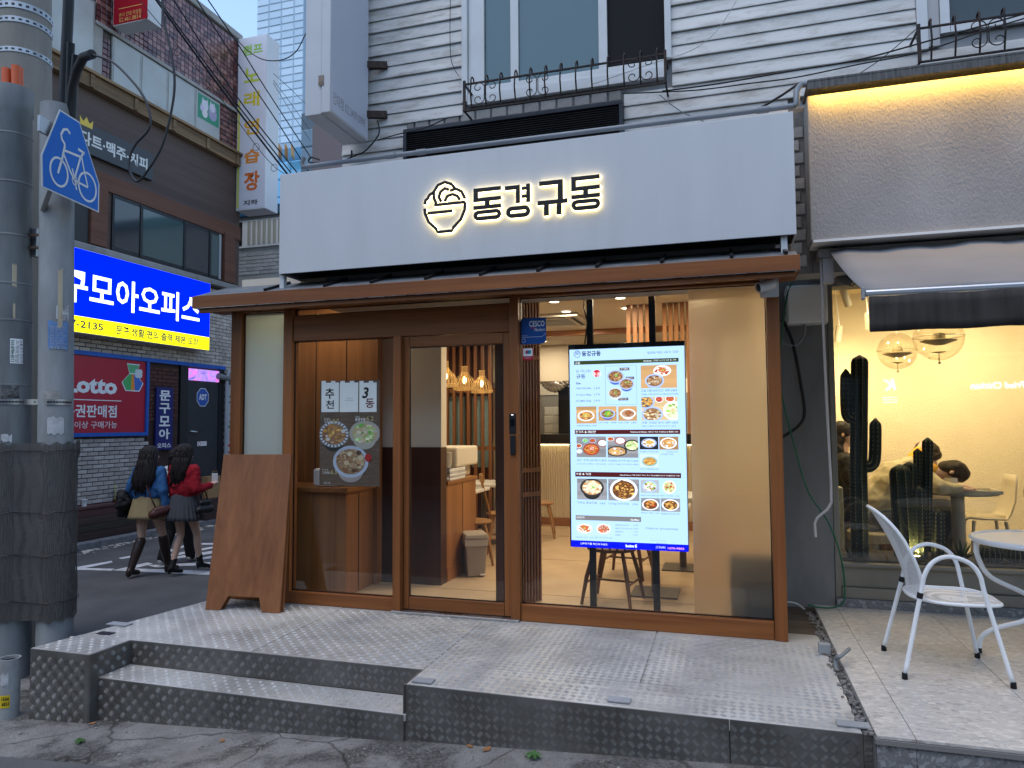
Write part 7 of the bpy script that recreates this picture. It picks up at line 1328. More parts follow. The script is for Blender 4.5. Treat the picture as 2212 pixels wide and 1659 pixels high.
q = FX(-9.15, *zz(1515, 470)); t = thing('paper_bag', 'brown paper bag standing by the dark door', 'bag', (-9.15, q.y, .1)); KR = mat('kraft paper', (.33, .19, .09), .8, var=.1); mb = MB(); tapbox(mb, (-9.15, q.y, .1), .16, .32, .14, .34, .002 + .38, .78); mb.build('bag_body', KR, t, bevel=.004); mb = MB(); mb.tube([Vector((-9.07, q.y - .07, .87)), Vector((-9.07, q.y - .06, .97)), Vector((-9.07, q.y + .06, .97)), Vector((-9.07, q.y + .07, .87))], .006, 6); mb.build('handle', KR, t)
mb = MB(); mb.box(-9.3, -9.0, q.y - .3, q.y + 1.5, .105, .475); tag(mb.build('timber_step', PLK[1], None, bevel=.01), 'low dark timber step under the paper bag by the door', 'step')
mb = MB(); random.seed(21)
for k in range(500): y = random.uniform(6.5, 13); x = -8.98 + abs(random.gauss(0, .12)); s_ = random.uniform(.008, .03); a = random.uniform(0, 3.1); z0 = g(x, y) + .010; d = Vector((math.cos(a), math.sin(a), 0)) * s_; e = Vector((-d.y, d.x, .3 * s_)) * .6; c = Vector((x, y, z0)); mb.face([c - d - e, c + d - e, c + d * .8 + e, c - d + e])
tag(mb.build('leaf_litter', mat('pale litter', (.42, .38, .32), .8, var=.5, vscale=3)), 'scattered pale leaves and scraps along the kerb', kind='stuff')
# ================================================================== buildings farther back
WBK = [mat('whitewashed brick %d' % i, c, .85, var=.12, vscale=12, bump=.3, dirt=.4, dcol=(.2, .16, .13)) for i, c in enumerate(((.46, .46, .46), (.40, .40, .40), (.5, .5, .5)))]
Yk = 14.0; Fk = front(Yk); wb = thing('whitewashed_building', 'whitewashed brick building closing the lane behind the signboard', 'building', (-8, Yk + 1, 0)); kx0 = FY(Yk, 506, 600).x
mb = MB(); mb.box(kx0 - 1.5, -3.0, Yk, Yk + 5, 0, FY(Yk, 560, 455).z); mb.build('wall', mat('whitewashed wall', (.42, .42, .42), .85, var=.15, dirt=.5, dcol=(.2, .17, .14)), wb)
bricks(Fk, [(kx0, kx0 + 2.2, FY(Yk, 560, 592).z, FY(Yk, 560, 541).z)], .22, .075, .012, WBK, wb, seed=3); bricks(Fk, [(kx0, kx0 + 2.2, FY(Yk, 560, 640).z - .3, FY(Yk, 560, 618).z)], .22, .075, .012, [mat('red brick far', (.12, .05, .04), .8, var=.2)], wb, seed=3)
q0, q1 = FY(Yk, 512, 538), FY(Yk, 604, 470); wd_ = fbx(wb, 'window', Fk, q0.x, q1.x + .5, q0.z, q1.z, 0, .04, WHITE, None, 'white window with a drawn cream curtain'); xa = FY(Yk, 535, 500).x
fbx(wd_, 'dark_pane', Fk, q0.x + .03, xa - .12, q0.z + .05, q1.z - .03, .041, .045, DARKIN, None)
cu_ = MB(); rows = [[(xa + .03 + i * .02, Yk - .045 - .012 * math.sin(i * .9), z_) for i in range(60)] for z_ in (q0.z + .06, q1.z - .03)]; cu_.grid(rows); cu_.build('curtain', mat('cream curtain', (.42, .40, .33), .9), wd_, smooth=180)
fbx(wb, 'cornice', Fk, kx0 - .2, -3.0, q1.z + .08, q1.z + .30, 0, .1, mat('blue cornice', (.02, .10, .18), .5), .01)
def tower(name, label, Y, x0, x1, y0, y1, mats_, pw, ph, gap, back, zt_=None, seed=1, depth=None):
    a, b = FY(Y, x0, y0), FY(Y, x1, y1); F_ = front(Y); t = thing(name, label, 'building', ((a.x + b.x) / 2, Y, 0)); zt = zt_ or b.z
    mb = MB(); mb.box(a.x, b.x, Y, Y + (b.x - a.x) * .8, a.z if depth else 0, zt); mb.build('core', back, t); bricks(F_, [(a.x, b.x, a.z, zt)], pw, ph, gap, mats_, t, 'glass_panel', stagger=False, depth=.1, jit=.01, seed=seed); return t, a, b, F_
TG1 = [mat('pale tower glass %d' % i, c, .15, spec=.8) for i, c in enumerate(((.36, .48, .60), (.40, .52, .64), (.33, .45, .57)))]
t, a, b, F_ = tower('glass_tower', 'tall pale blue glass tower beyond the lane', 95, 552, 657, 318, -60, TG1, 2.2, 1.1, .12, mat('tower joint', (.27, .37, .47), .4), seed=5)
TG2 = [mat('bright tower glass %d' % i, c, .08, spec=.9) for i, c in enumerate(((.10, .34, .58), (.13, .38, .62), (.08, .30, .54)))]
t2, a2, b2, F2_ = tower('podium_block', 'bright blue glass podium with orange fins below the pale tower', 90, 560, 657, 470, 316, TG2, 2.6, 2.6, .12, mat('podium joint', (.06, .2, .36), .3), seed=6)
for k in range(4):
    p0, p1 = FY(88, 592 + k * 13.5, 344), FY(88, 601 + k * 13.5, 318); mb = MB(); mb.hexa([(p0.x, 88, p0.z), (p1.x, 86.5, p0.z), (p1.x, 86.9, p0.z), (p0.x, 88.4, p0.z), (p0.x, 88, p1.z), (p1.x, 86.5, p1.z), (p1.x, 86.9, p1.z), (p0.x, 88.4, p1.z)]); mb.build('orange_fin', mat('orange fin', (.55, .30, .08), .4), t2)
tower('grey_tower', 'narrow steel grey tower right of the pale glass tower', 80, 650, 742, 360, 232, [mat('grey blue cladding', (.10, .16, .22), .4)], 3.0, 2.4, .1, mat('dark cladding joint', (.06, .09, .12), .5), seed=7)
tower('pink_striped_block', 'pink and grey striped block seen above the signboard corner', 55, 674, 742, 372, 262, [mat('pink cladding', (.30, .20, .23), .6), mat('grey cladding', (.22, .19, .22), .6)], .62, 12, .12, mat('stripe joint', (.10, .08, .09), .6), seed=9)
tt2, ta, tb2, tF = tower('slim_tower', 'slim grey tower edge with stacked windows beside the projecting sign', 100, 651, 672, 250, -60, [mat('slim tower cladding', (.20, .25, .31), .5)], 1.6, 3.2, .15, mat('slim joint', (.12, .15, .2), .5), seed=10)
for k in range(6): p = FY(99.8, 655, 20 + k * 38); mb = MB(); mb.box(p.x - .25, p.x + .35, 99.6, 99.85, p.z - 1.6, p.z); mb.build('window', mat('sky glass', (.25, .5, .75), .05), tt2)
# across the street, behind the viewer: seen only in the panes
OPP = [('brick_shophouse', 'brown brick shophouse across the street', -14, -5.5, 7.6, (.16, .10, .08)), ('rendered_shophouse', 'grey rendered shophouse across the street', -5.4, 3.2, 8.2, (.22, .22, .22)), ('fried_chicken_shop', 'dark fried chicken shop across the street', 3.3, 13, 7.2, (.08, .075, .07))]
FO = Frame((0, -7, 0), (-1, 0, 0), (0, 0, 1), (0, 1, 0))
for nm, lab, x0, x1, h, c in OPP:
    t = thing(nm, lab, 'building', ((x0 + x1) / 2, -8, 0)); mb = MB(); mb.box(x0, x1, -14, -7, -.3, h); mb.build('wall', mat(nm + ' wall', c, .85, var=.2), t)
    for fl in range(2):
        n = int((x1 - x0) / 1.7)
        for k in range(n): u = -x1 + .6 + k * 1.7; fbx(t, 'window', FO, u, u + 1.1, 3.6 + fl * 2.6 - .2, 5.0 + fl * 2.6 - .2, -.05, .02, mat('opposite glass', (.03, .04, .05), .1), None)
    fbx(t, 'shop_glass', FO, -x1 + .3, -x0 - .3, .2, 2.4, -.05, .02, mat('opposite shop glass', (.04, .035, .03), .1), None)
    if 'chicken' in nm:
        LW2 = emis('opposite letters', (.75, .8, 1), 9); text('K', FO, -4.04, -3.74, 2.58, 2.85, LW2, t, .03, bold=.03, shear=.2); text('Fried Chicken', FO, -6.75, -5.64, 2.58, 2.74, LW2, t, .03, bold=.03)
        for k in range(3): fbx(t, 'light_bar', FO, -4.05, -3.72, 2.40 - k * .06, 2.415 - k * .06, .03, .04, LW2, None)
# ================================================================== poles, conduits, bicycle sign, wires
def depth_of(p): return (Vector(p) - CAM).dot(_fw)
class CylFrame:
    """u runs round the front of an upright cylinder, v is height"""
    def __init__(s, cx, cy, r, lean=0.0):
        s.c = Vector((cx, cy, 0)); s.r = r; s.lean = Vector((lean, 0, 0)); t = Vector((CAM.x - cx, CAM.y - cy, 0)).normalized(); s.t = t; s.q = Vector((-t.y, t.x, 0))
    def p(s, u, v, w=0):
        a = u / s.r; return s.c + (s.t * math.cos(a) + s.q * math.sin(a)) * (s.r + w) + s.lean * v + Vector((0, 0, v))
    def at(s, px, py):   # pixel -> (u, v) on the visible side
        d = ray(px, py); d2 = Vector((d.x, d.y, 0)); z = 1.8
        for _ in range(3):
            cc = s.c + s.lean * z; f = Vector((CAM.x, CAM.y, 0)) - cc; A = d2.dot(d2); B = 2 * f.dot(d2); C_ = f.dot(f) - s.r ** 2; D_ = max(0, B * B - 4 * A * C_); t = (-B - math.sqrt(D_)) / (2 * A); h = CAM + d * t; z = h.z
        e = Vector((h.x, h.y, 0)) - cc; return s.r * math.atan2(e.dot(s.q), e.dot(s.t)), h.z
def patch(fr, box, m_, par, name='paper_scrap', w=.0015, seed=None, n=8):
    (u0, v1), (u1, v0) = fr.at(box[0], box[1]), fr.at(box[2], box[3]); rnd = random.Random(seed or int(box[0] * 7 + box[1])); mb = MB(); rag = (lambda k: rnd.uniform(-k, k)) if seed is not None else (lambda k: 0)
    top = [(u0 + (u1 - u0) * i / n, v1 + rag(.012)) for i in range(n + 1)]; bot = [(u0 + (u1 - u0) * i / n, v0 + rag(.012)) for i in range(n + 1)]
    mb.grid([[fr.p(u, v, w) for u, v in bot], [fr.p(u, v, w) for u, v in top]]); return mb.build(name, m_, par)
GALV = mat('galvanised steel', (.18, .19, .195), .65, .1, var=.35, vscale=5, stretch=(1, 1, .3), dirt=.35, dcol=(.30, .31, .31), dscale=3.5, rvar=.12, bump=.08, bscale=20); PCON = mat('pole concrete', (.21, .195, .172), .9, var=.18, vscale=3, stretch=(1, 1, .25), dirt=.45, dcol=(.10, .095, .085), dscale=2.5, bump=.25, bscale=70); STRAP = mat('zinc strap', (.33, .34, .35), .4, .7, var=.15); PAPW = mat('torn white paper', (.45, .46, .47), .8, var=.15, vscale=20, dirt=.5, dcol=(.15, .16, .17), dscale=18); TAPE = mat('old beige tape', (.42, .36, .25), .7, var=.1)
def axis(Y, top, bot):
    a, b = FY(Y, *top), FY(Y, *bot); k = (a.x - b.x) / (a.z - b.z); return Vector((b.x - k * b.z, Y, 0)), k
class Lean(MB):
    def shear(s, k): s.v = [(x + k * z, y, z) for x, y, z in s.v]; return s
cp, kc = axis(4.78, (52, 60), (50, 1000)); ra_c = .205
pole = thing('concrete_pole', 'big concrete utility pole at the left edge wrapped with straps', 'utility pole', (cp.x, 4.78, -.15)); mb = Lean(); mb.lathe([(ra_c + .03, -.15), (ra_c, 9)], (cp.x, 4.78, 0), 32); mb.shear(kc).build('shaft', PCON, pole, smooth=60)
cf = CylFrame(cp.x, 4.78, ra_c + .012, kc)
def strap(fr, px, py, h, par, ang=1.5, w=.006, slots=True, m_=STRAP):
    u, v = fr.at(px, py); mb = MB(); n = 20; us = [-ang * fr.r + 2 * ang * fr.r * i / n for i in range(n + 1)]
    mb.grid([[fr.p(q, v - h / 2, w) for q in us], [fr.p(q, v + h / 2, w) for q in us]]); mb.grid([[fr.p(q, v + h / 2, w) for q in us], [fr.p(q, v + h / 2, 0) for q in us]]); mb.grid([[fr.p(q, v - h / 2, 0) for q in us], [fr.p(q, v - h / 2, w) for q in us]]); o = mb.build('strap', m_, par, smooth=40)
    if slots:
        mb = MB()
        for i in range(12): q = -ang * fr.r * .9 + i * fr.r * ang * 1.8 / 11; mb.grid([[fr.p(q + d, v + e, w + .001) for d in (-.012, .012)] for e in (-h * .18, h * .18)])
        mb.build('slot_row', BLACK, o, kind='stuff')
for py, h in ((14, .06), (45, .05), (110, .045)): strap(cf, 55, py, h, pole)
# left and right steel pipes
p1, k1_ = axis(4.30, (29, 200), (24, 1000)); r1 = 37 * 1.8517 / 2840 * depth_of(p1); p2, k2_ = axis(4.38, (123, 420), (118.5, 1300)); r2 = 34 * 1.8517 / 2840 * depth_of(p2); z1t = FY(4.30 - r1, 27, 172).z; z2t = FY(4.38, 119, 232).z
OR = mat('orange conduit', (.55, .10, .03), .5, var=.1)
sp1 = thing('steel_guard_pipe', 'left galvanised pipe with orange conduits sticking out of its top', 'pipe', (p1.x, p1.y, -.15)); mb = Lean(); mb.lathe([(r1 + .012, -.2), (r1 + .012, .62), (r1, .63), (r1, z1t - .22), (r1 + .008, z1t - .21), (r1 + .008, z1t), (r1 - .01, z1t), (r1 - .012, z1t - .25)], (p1.x, p1.y, 0), 32, cap=False); mb.shear(k1_).build('tube', GALV, sp1, smooth=40)
f1 = CylFrame(p1.x, p1.y, r1 + .001, k1_)
for dx, dy, zt_ in ((.035, .0, .20), (-.045, -.02, .18), (-.01, .06, .22)): mb = Lean(); mb.tube([(p1.x + dx, p1.y + dy, z1t - .3), (p1.x + dx - .01, p1.y + dy, z1t + zt_)], .034, 12); mb.shear(k1_).build('orange_conduit', OR, sp1, smooth=60)
for py in (285, 390, 505, 610, 690, 830): strap(f1, 30, py, .012, sp1, slots=False, w=.004, m_=GALV)
patch(f1, (22, 731, 49, 786), WHITE, sp1, 'advert_sticker')
(su0, sv1), (su1, sv0) = f1.at(22, 731), f1.at(49, 786); sw = su1 - su0; sh_ = sv1 - sv0
class RotFrame:   # writing turned to read from top to bottom
    def __init__(s, b): s.b = b
    def p(s, u, v, w=0): return s.b.p(v, -u, w)
rf = RotFrame(f1)
for a0_, a1_, body, m_ in ((.04, .32, '010-8784-8313', mat('sticker green', (.01, .12, .06), .5)), (.38, .68, '스카이장비', BLACK), (.74, .98, '서울·경기 전지역', mat('sticker navy', (.02, .03, .15), .5))): text(body, rf, -sv1 + .05 * sh_, -sv1 + .95 * sh_, su0 + a0_ * sw, su0 + a1_ * sw, m_, sp1, .0028, bold=.02)
patch(f1, (2, 834, 42, 862), mat('smudged advert', (.10, .10, .10), .8, var=.6, vscale=40), sp1, seed=3); text('(02)747-5600', f1, f1.at(2, 852)[0], f1.at(41, 852)[0], f1.at(20, 861)[1], f1.at(20, 854)[1], BLACK, sp1, .003)
patch(f1, (2, 940, 26, 953), PAPW, sp1, seed=5); patch(f1, (26, 570, 36, 618), TAPE, sp1, seed=8); patch(f1, (28, 655, 33, 688), TAPE, sp1, seed=9)
sp2 = thing('steel_pole', 'galvanised pole with torn stickers carrying the bicycle sign', 'pole', (p2.x, p2.y, -.15)); mb = Lean(); mb.lathe([(r2 + .004, -.2), (r2 + .004, .5), (r2, .505), (r2, z2t)], (p2.x, p2.y, 0), 32); mb.shear(k2_).build('tube', GALV, sp2, smooth=40)
f2 = CylFrame(p2.x, p2.y, r2 + .001, k2_)
patch(f2, (125, 581, 135, 708), TAPE, sp2, seed=4); patch(f2, (104, 693, 146, 756), mat('torn blue poster', (.10, .20, .40), .75, var=.2, vscale=12, dirt=.4, dcol=(.3, .36, .42), dscale=25), sp2, seed=6)
for k, y in enumerate(range(704, 752, 6)): text('상담 문의 환영', f2, f2.at(108, y)[0], f2.at(142 - 3 * (k % 3), y)[0], f2.at(120, y + 4)[1], f2.at(120, y)[1], PAPW, sp2, .003)
text('1544-15', f2, f2.at(106, 752)[0], f2.at(143, 752)[0], f2.at(120, 755)[1], f2.at(120, 749)[1], PAPW, sp2, .003)
patch(f2, (121, 660, 148, 692), PAPW, sp2, seed=12); text('광인', f2, f2.at(135, 666)[0], f2.at(147, 666)[0], f2.at(140, 672)[1], f2.at(140, 662)[1], BLACK, sp2, .003); text('1577-', f2, f2.at(133, 684)[0], f2.at(147, 684)[0], f2.at(140, 690)[1], f2.at(140, 681)[1], BLACK, sp2, .003)
patch(f2, (102, 902, 138, 937), PAPW, sp2, seed=14); patch(f2, (95, 845, 130, 865), mat('peeled glue', (.28, .27, .25), .9, var=.4, vscale=20), sp2, seed=16); patch(f2, (98, 1330, 133, 1358), PAPW, sp2, seed=18); patch(f2, (128, 1225, 150, 1330), PAPW, sp2, seed=20); patch(f2, (133, 1300, 149, 1318), PAPW, sp2, seed=22)
wz_ = f2.at(120, 867)[1]; mb = MB(); pts = [f1.p(u, wz_, .006) for u in [-.16 + i * .02 for i in range(13)]] + [f2.p(u, wz_ - .005, .006) for u in [-.06 + i * .02 for i in range(10)]]
mb.grid([[p + Vector((0, 0, d)) for p in pts] for d in (-.022, .022)]); so = mb.build('shared_strap', STRAP, sp2, smooth=60); mb = MB()
for i in range(1, len(pts) - 1): q = pts[i].lerp(pts[i + 1], .5); d = (pts[i + 1] - pts[i]).normalized() * .009; n_ = Vector((d.y, -d.x, 0)).normalized() * .002; mb.face([q - d + n_ - Vector((0, 0, .006)), q + d + n_ - Vector((0, 0, .006)), q + d + n_ + Vector((0, 0, .006)), q - d + n_ + Vector((0, 0, .006))])
mb.build('slot_row', BLACK, so, kind='stuff')
for py in (508, 535): q = f1.at(70, py); mb = MB(); a = FY(4.35, 66, py); b = FY(4.35, 92, py); mb.beam(a, b, .02, .02); mb.build('bolt', mat('rusty bolt', (.12, .08, .06), .6, .5), sp2)
a = FY(4.4, 76, 525); mb = MB(); mb.box(a.x - .012, a.x + .035, 4.38, 4.42, FY(4.4, 76, 555).z, FY(4.4, 76, 495).z); mb.build('clamp_plate', STRAP, sp2)
# black net sleeve
def netmat(name):
    m_, n, l, b = _new(name); b.inputs['Base Color'].default_value = (.06, .056, .052, 1); b.inputs['Roughness'].default_value = .6
    tc = n.new('ShaderNodeTexCoord'); v = n.new('ShaderNodeTexVoronoi'); v.inputs['Scale'].default_value = 105; v.inputs['Randomness'].default_value = .12; l.new(tc.outputs['Object'], v.inputs[0]); c = n.new('ShaderNodeMath'); c.operation = 'LESS_THAN'; c.inputs[1].default_value = .33; l.new(v.outputs['Distance'], c.inputs[0])
    u = n.new('ShaderNodeBump'); u.inputs['Strength'].default_value = .8; u.inputs['Distance'].default_value = .004; l.new(v.outputs['Distance'], u.inputs['Height']); l.new(u.outputs[0], b.inputs['Normal'])
    t = n.new('ShaderNodeBsdfTransparent'); x = n.new('ShaderNodeMixShader'); l.new(c.outputs[0], x.inputs[0]); l.new(b.outputs[0], x.inputs[1]); l.new(t.outputs[0], x.inputs[2]); l.new(x.outputs[0], n['Material Output'].inputs[0]); MATS[name] = m_; return m_
nt = []; N1 = CylFrame(p1.x, p1.y, r1 + .026, k1_); N2 = CylFrame(p2.x, p2.y, r2 + .026, k2_)
for i in range(16): nt.append((N1, -1.6 * N1.r + i * N1.r * 1.7 / 15))
for i in range(22): nt.append((N2, -.55 * N2.r + i * N2.r * 2.7 / 21))
zt_, zb_ = FY(4.3, 80, 962).z, FY(4.3, 80, 1342).z; rnd = random.Random(2); mb = MB(); rows = []
for j in range(23):
    t = j / 22; rows.append([fr.p(u, zb_ + (zt_ - zb_) * t + (.012 * math.sin(k * 1.3) + .03 * k / 36 if j in (0, 22) else 0), .003 * math.sin(k * .7 + j * .9) + rnd.uniform(-.001, .002) + (.02 if j in (21, 22) and k > 30 else 0)) for k, (fr, u) in enumerate(nt)])
mb.grid(rows); tag(mb.build('net_sleeve', netmat('black plastic net'), None, smooth=180), 'black plastic net wrapped round the steel pipes', 'net')
for t_ in (.12, .38, .62, .97): 
    z_ = zb_ + (zt_ - zb_) * t_; mb = MB(); mb.tube([fr.p(u, z_ + .004 * math.sin(k), .012) for k, (fr, u) in enumerate(nt)], .003, 5); tag(mb.build('net_tie', BLACK, None), ['wire tie round the bottom of the black net', 'wire tie below the middle of the black net', 'wire tie above the middle of the black net', 'wire tie round the top of the black net'][(.12, .38, .62, .97).index(t_)], 'wire tie', 'net ties')
# stub pipe at the lower left
q = FZ(-.14, 17, 1548); rs_ = 21 * 1.8517 / 2840 * depth_of(q); zt2 = FY(q.y, 17, 1420).z; sb = thing('pipe_stub', 'short scuffed grey pipe stub with yellow sticker at the left edge', 'pipe', (q.x, q.y, -.15)); mb = MB(); mb.lathe([(rs_, -.2), (rs_, zt2), (rs_ - .01, zt2), (rs_ - .012, zt2 - .1)], (q.x, q.y, 0), 24, cap=False); mb.build('tube', mat('scuffed pvc', (.30, .31, .31), .6, var=.2, dirt=.5, dcol=(.1, .11, .13), dscale=7), sb, smooth=50); mb = MB(); mb.lathe([(rs_ - .013, zt2 - .02), (.001, zt2 - .02)], (q.x, q.y, 0), 20); mb.build('mud', SOIL, sb)
f3 = CylFrame(q.x, q.y, rs_ + .001); patch(f3, (0, 1503, 21, 1528), mat('yellow sticker', (.62, .45, .02), .5), sb, 'sticker'); text('1566', f3, f3.at(4, 1507)[0], f3.at(20, 1507)[0], f3.at(10, 1514)[1], f3.at(10, 1506)[1], BLACK, sb, .003, bold=.02); text('6833', f3, f3.at(4, 1518)[0], f3.at(20, 1518)[0], f3.at(10, 1525)[1], f3.at(10, 1517)[1], BLACK, sb, .003, bold=.02); patch(f3, (2, 1455, 18, 1480), PAPW, sb, seed=31)
# ---------------------------------------------------------------- bicycle sign
bo = FY(3.92, 90, 400); Rb = ray(1206, 912); Rb = Vector((Rb.x, Rb.y, 0)).normalized(); Nb = Rb.cross(Vector((0, 0, 1))).normalized()
if Nb.dot(CAM - bo) < 0: Nb = -Nb
class PlFrame(Frame): pass
fb_ = Frame(bo, Rb, (0, 0, 1), Nb)
def onb(z): d = ray(*Z1(*z)); t = (bo - CAM).dot(Nb) / d.dot(Nb); h = CAM + d * t - bo; return (h.dot(Rb), h.z)
bk = thing('bicycle_sign', 'blue house shaped bicycle sign on the steel pole', 'sign', bo)
outl = [(300, 1345), (712, 1530), (716, 1325), (572, 876), (430, 786), (295, 1112)]; oo = [onb(q) for q in outl]; cx_ = sum(q[0] for q in oo) / 6; cz_ = sum(q[1] for q in oo) / 6
mb = MB(); mb.prism([fb_.p(u, v, -.004) for u, v in oo], Nb * .004); mb.build('plate', mat('sign rim white', (.5, .52, .53), .4), bk, bevel=.002)
mb = MB(); mb.face([fb_.p(cx_ + (u - cx_) * .955, cz_ + (v - cz_) * .965, .0012) for u, v in oo]); mb.build('blue_face', mat('reflective blue', (.006, .115, .45), .5, var=.05, spec=.15), bk)
BW = mat('bicycle white', (.60, .61, .60), .5)
def bp(L, wd): mb = MB(); stroke(mb, fb_, [onb(q) for q in L], wd, .0022, .003); mb.build('bicycle_line', BW, bk)
for cx, cy in ((422, 1237), (626, 1345)): bp([(cx + 63 * math.cos(a), cy + .47 * 63 * math.cos(a) + 100 * math.sin(a)) for a in [i * math.pi / 14 for i in range(29)]], .017)
bp([(502, 962), (482, 930), (455, 932), (437, 965), (442, 1000), (463, 1035), (462, 1060), (445, 1140), (415, 1245)], .020); bp([(462, 1082), (580, 1130)], .018); bp([(560, 1072), (606, 1104)], .02); bp([(600, 1095), (575, 1140), (532, 1290)], .018); bp([(455, 1105), (500, 1225), (535, 1300)], .016); bp([(535, 1298), (630, 1348)], .016); bp([(584, 1125), (604, 1230), (630, 1345)], .014); bp([(518, 1212), (535, 1290), (548, 1365)], .013)
bp([(535 + 18 * math.cos(a), 1298 + 8 * math.cos(a) + 32 * math.sin(a)) for a in [i * math.pi / 8 for i in range(17)]], .008)
mb = MB(); mb.tube([fb_.p(cx_ - .12, cz_ - .05, -.012), (p2.x + k2_ * bo.z, p2.y - r2, bo.z - .05)], .022, 10); mb.build('bracket', STRAP, bk)
mb = MB(); q = onb((330, 800)); mb.beam(fb_.p(q[0] - .03, q[1] - .1, -.03), fb_.p(q[0] + .12, q[1] - .1, -.03), .02, .12); mb.build('bracket', STRAP, bk)
# ---------------------------------------------------------------- conduits and wires
COND = mat('black conduit', (.022, .023, .026), .5, var=.2); Yd = 4.42
cd = thing('conduit_bundle', 'bundle of black conduits rising from the steel pole', 'conduit', (p2.x, Yd, z2t))
for L, r in (([(137, 262), (141, 150), (146, 60), (150, -40)], .040), ([(147, 262), (151, 150), (153, 92)], .030), ([(155, 262), (160, 170), (165, 118)], .032), ([(148, 262), (156, 190), (166, 152), (180, 124), (199, 117)], .036)):
    P_ = [FY(Yd - .05 * k, *q) for k, q in enumerate(L)]; mb = MB(); mb.tube(P_, r, 12); mb.build('conduit', COND, cd, smooth=60)
mb = MB(); a = FY(Yd - .06, 130, 161); b = FY(Yd - .06, 166, 172); mb.tube([a, b], .008, 6); mb.build('tie', BLACK, cd)
cable('loop_cable', 'black cable looping down from the grey conduit end', [FY(Yd - .2, *Z1(*q)) for q in ((665, 395), (800, 440), (930, 560), (1030, 690), (1080, 830), (1070, 930), (975, 1040), (935, 1130), (935, 1230), (985, 1305), (1060, 1230), (1170, 1040), (1240, 760), (1255, 560), (1225, 350), (1180, 150), (1165, -40))], .009, COND)
wires = [('thick overhead wire running down behind the signboard, lowest of its bundle', ((1080, -60), (1600, 650), (2075, 1262)), .012), ('overhead wire just above the thickest one', ((1125, -20), (1620, 640), (2090, 1240)), .008), ('overhead wire from the red sign to the signboard corner', ((1225, -40), (1700, 690), (2140, 1245)), .008), ('overhead wire crossing the mosaic wall', ((1390, -40), (1700, 440), (1990, 870), (2230, 1250)), .007), ('overhead wire crossing the sky at the roof edge', ((1470, -40), (1720, 330), (1900, 620), (2240, 1140)), .007), ('thin overhead wire with ring clips along the building', ((960, -50), (1480, 570), (1900, 1120), (2050, 1255)), .004),
         ('thin wire across the pale tower, upper one', ((1968, 530), (2090, 640), (2230, 780)), .003), ('thin wire across the pale tower, middle one', ((1968, 580), (2090, 740), (2230, 940)), .003), ('thin wire across the pale tower, lower one', ((1968, 600), (2090, 800), (2230, 1010)), .003)]
for lab, L, r in wires: n_ = len(L) - 1; cable('overhead_wire', lab, [FY(6.0 + 1.6 * k / n_, *Z1(*q)) for k, q in enumerate(L)], r, CBK, 'wire', 'overhead wires')
cable('overhead_wire', 'slack wire swooping from the karaoke sign to the right', [FY(6.6, *Z1(*q)) for q in ((1690, 270), (1790, 370), (1900, 430), (2030, 430), (2130, 370), (2190, 260), (2225, 190))], .006, CBK, 'wire', 'overhead wires')
for k, q in enumerate(((1040, 115), (1278, 372), (1482, 615), (1668, 858), (1842, 1058), (1972, 1207))):
    c = FY(6.1 + .26 * k, *Z1(*q)); mb = MB(); rr_ = .045; mb.tube([c + Vector((rr_ * math.cos(a), 0, rr_ * math.sin(a))) for a in [i * math.pi / 9 for i in range(18)]], .003, 5, closed=True); tag(mb.build('wire_ring', CBK, None), ['highest wire ring, on the red sign', 'second wire ring down the overhead wires', 'third wire ring, above the cat poster', 'fourth wire ring, beside the karaoke sign', 'fifth wire ring, on the karaoke letters', 'lowest wire ring, below the orange fins'][k], 'ring', 'wire rings')
# ---------------------------------------------------------------- pipe and cables on the upper wall
PVC = mat('grey pvc pipe', (.16, .18, .20), .4, var=.1)
pv_ = thing('grey_pipe', 'grey plastic pipe running along the top of the signboard', 'pipe', (-1.5, 5.2, 3.93)); YPp = 5.16
mb = MB(); mb.tube([FY(YPp, 657, 340), FY(YPp, 652, 352), FY(YPp, 655, 361), FY(YPp, 700, 355)] + [FY(YPp, x, 357 - (x - 680) * (357 - 229) / (1715 - 680)) for x in (760, 1100, 1400, 1715)], .019, 10); mb.build('run', PVC, pv_, smooth=60)
mb = MB(); mb.tube([FY(YPp, 1715, 229), FY(YPp, 1721, 226), FY(YPp, 1721, 195), FY(5.3, 1730, 183), FY(5.3, 1790, 176), FY(5.3, 2240, 116)], .022, 10); mb.build('riser', PVC, pv_, smooth=60)
for x in (845, 910, 1648): c = FY(YPp, x, 357 - (x - 680) * .1237); mb = MB(); mb.lathe([(.024, -.04), (.024, .04)], c, 10, (1, 0, 0)); mb.build('coupling', PVC, pv_, smooth=60)
for x in (687, 1176, 1656): c = FY(YPp, x, 364 - (x - 680) * .1237); mb = MB(); mb.box(c.x - .02, c.x + .02, 5.14, 5.18, 3.88, 3.925); mb.build('clip', SIGNW, pv_)
cable('wall_cable', 'black cable sagging across the siding, upper one', C6(5.5, ((1640, 362), (1700, 352), (1660, 362), (1450, 361)))[2:] + C6(5.5, ((1500, 352), (1700, 322), (1900, 290), (2212, 232))), .006, CBK, 'cable', 'wall cables') if False else None
cable('wall_cable', 'black cable sagging across the siding, upper one', C6(5.5, ((1430, 197), (1550, 181), (1700, 155), (1850, 130), (2000, 90), (2212, 30))), .006, CBK, 'cable', 'wall cables'); cable('wall_cable', 'black cable sagging across the siding, lower one', C6(5.5, ((1345, 202), (1500, 195), (1620, 180), (1720, 167), (1850, 140), (1990, 112), (2130, 65), (2212, 40))), .005, CBK, 'cable', 'wall cables')
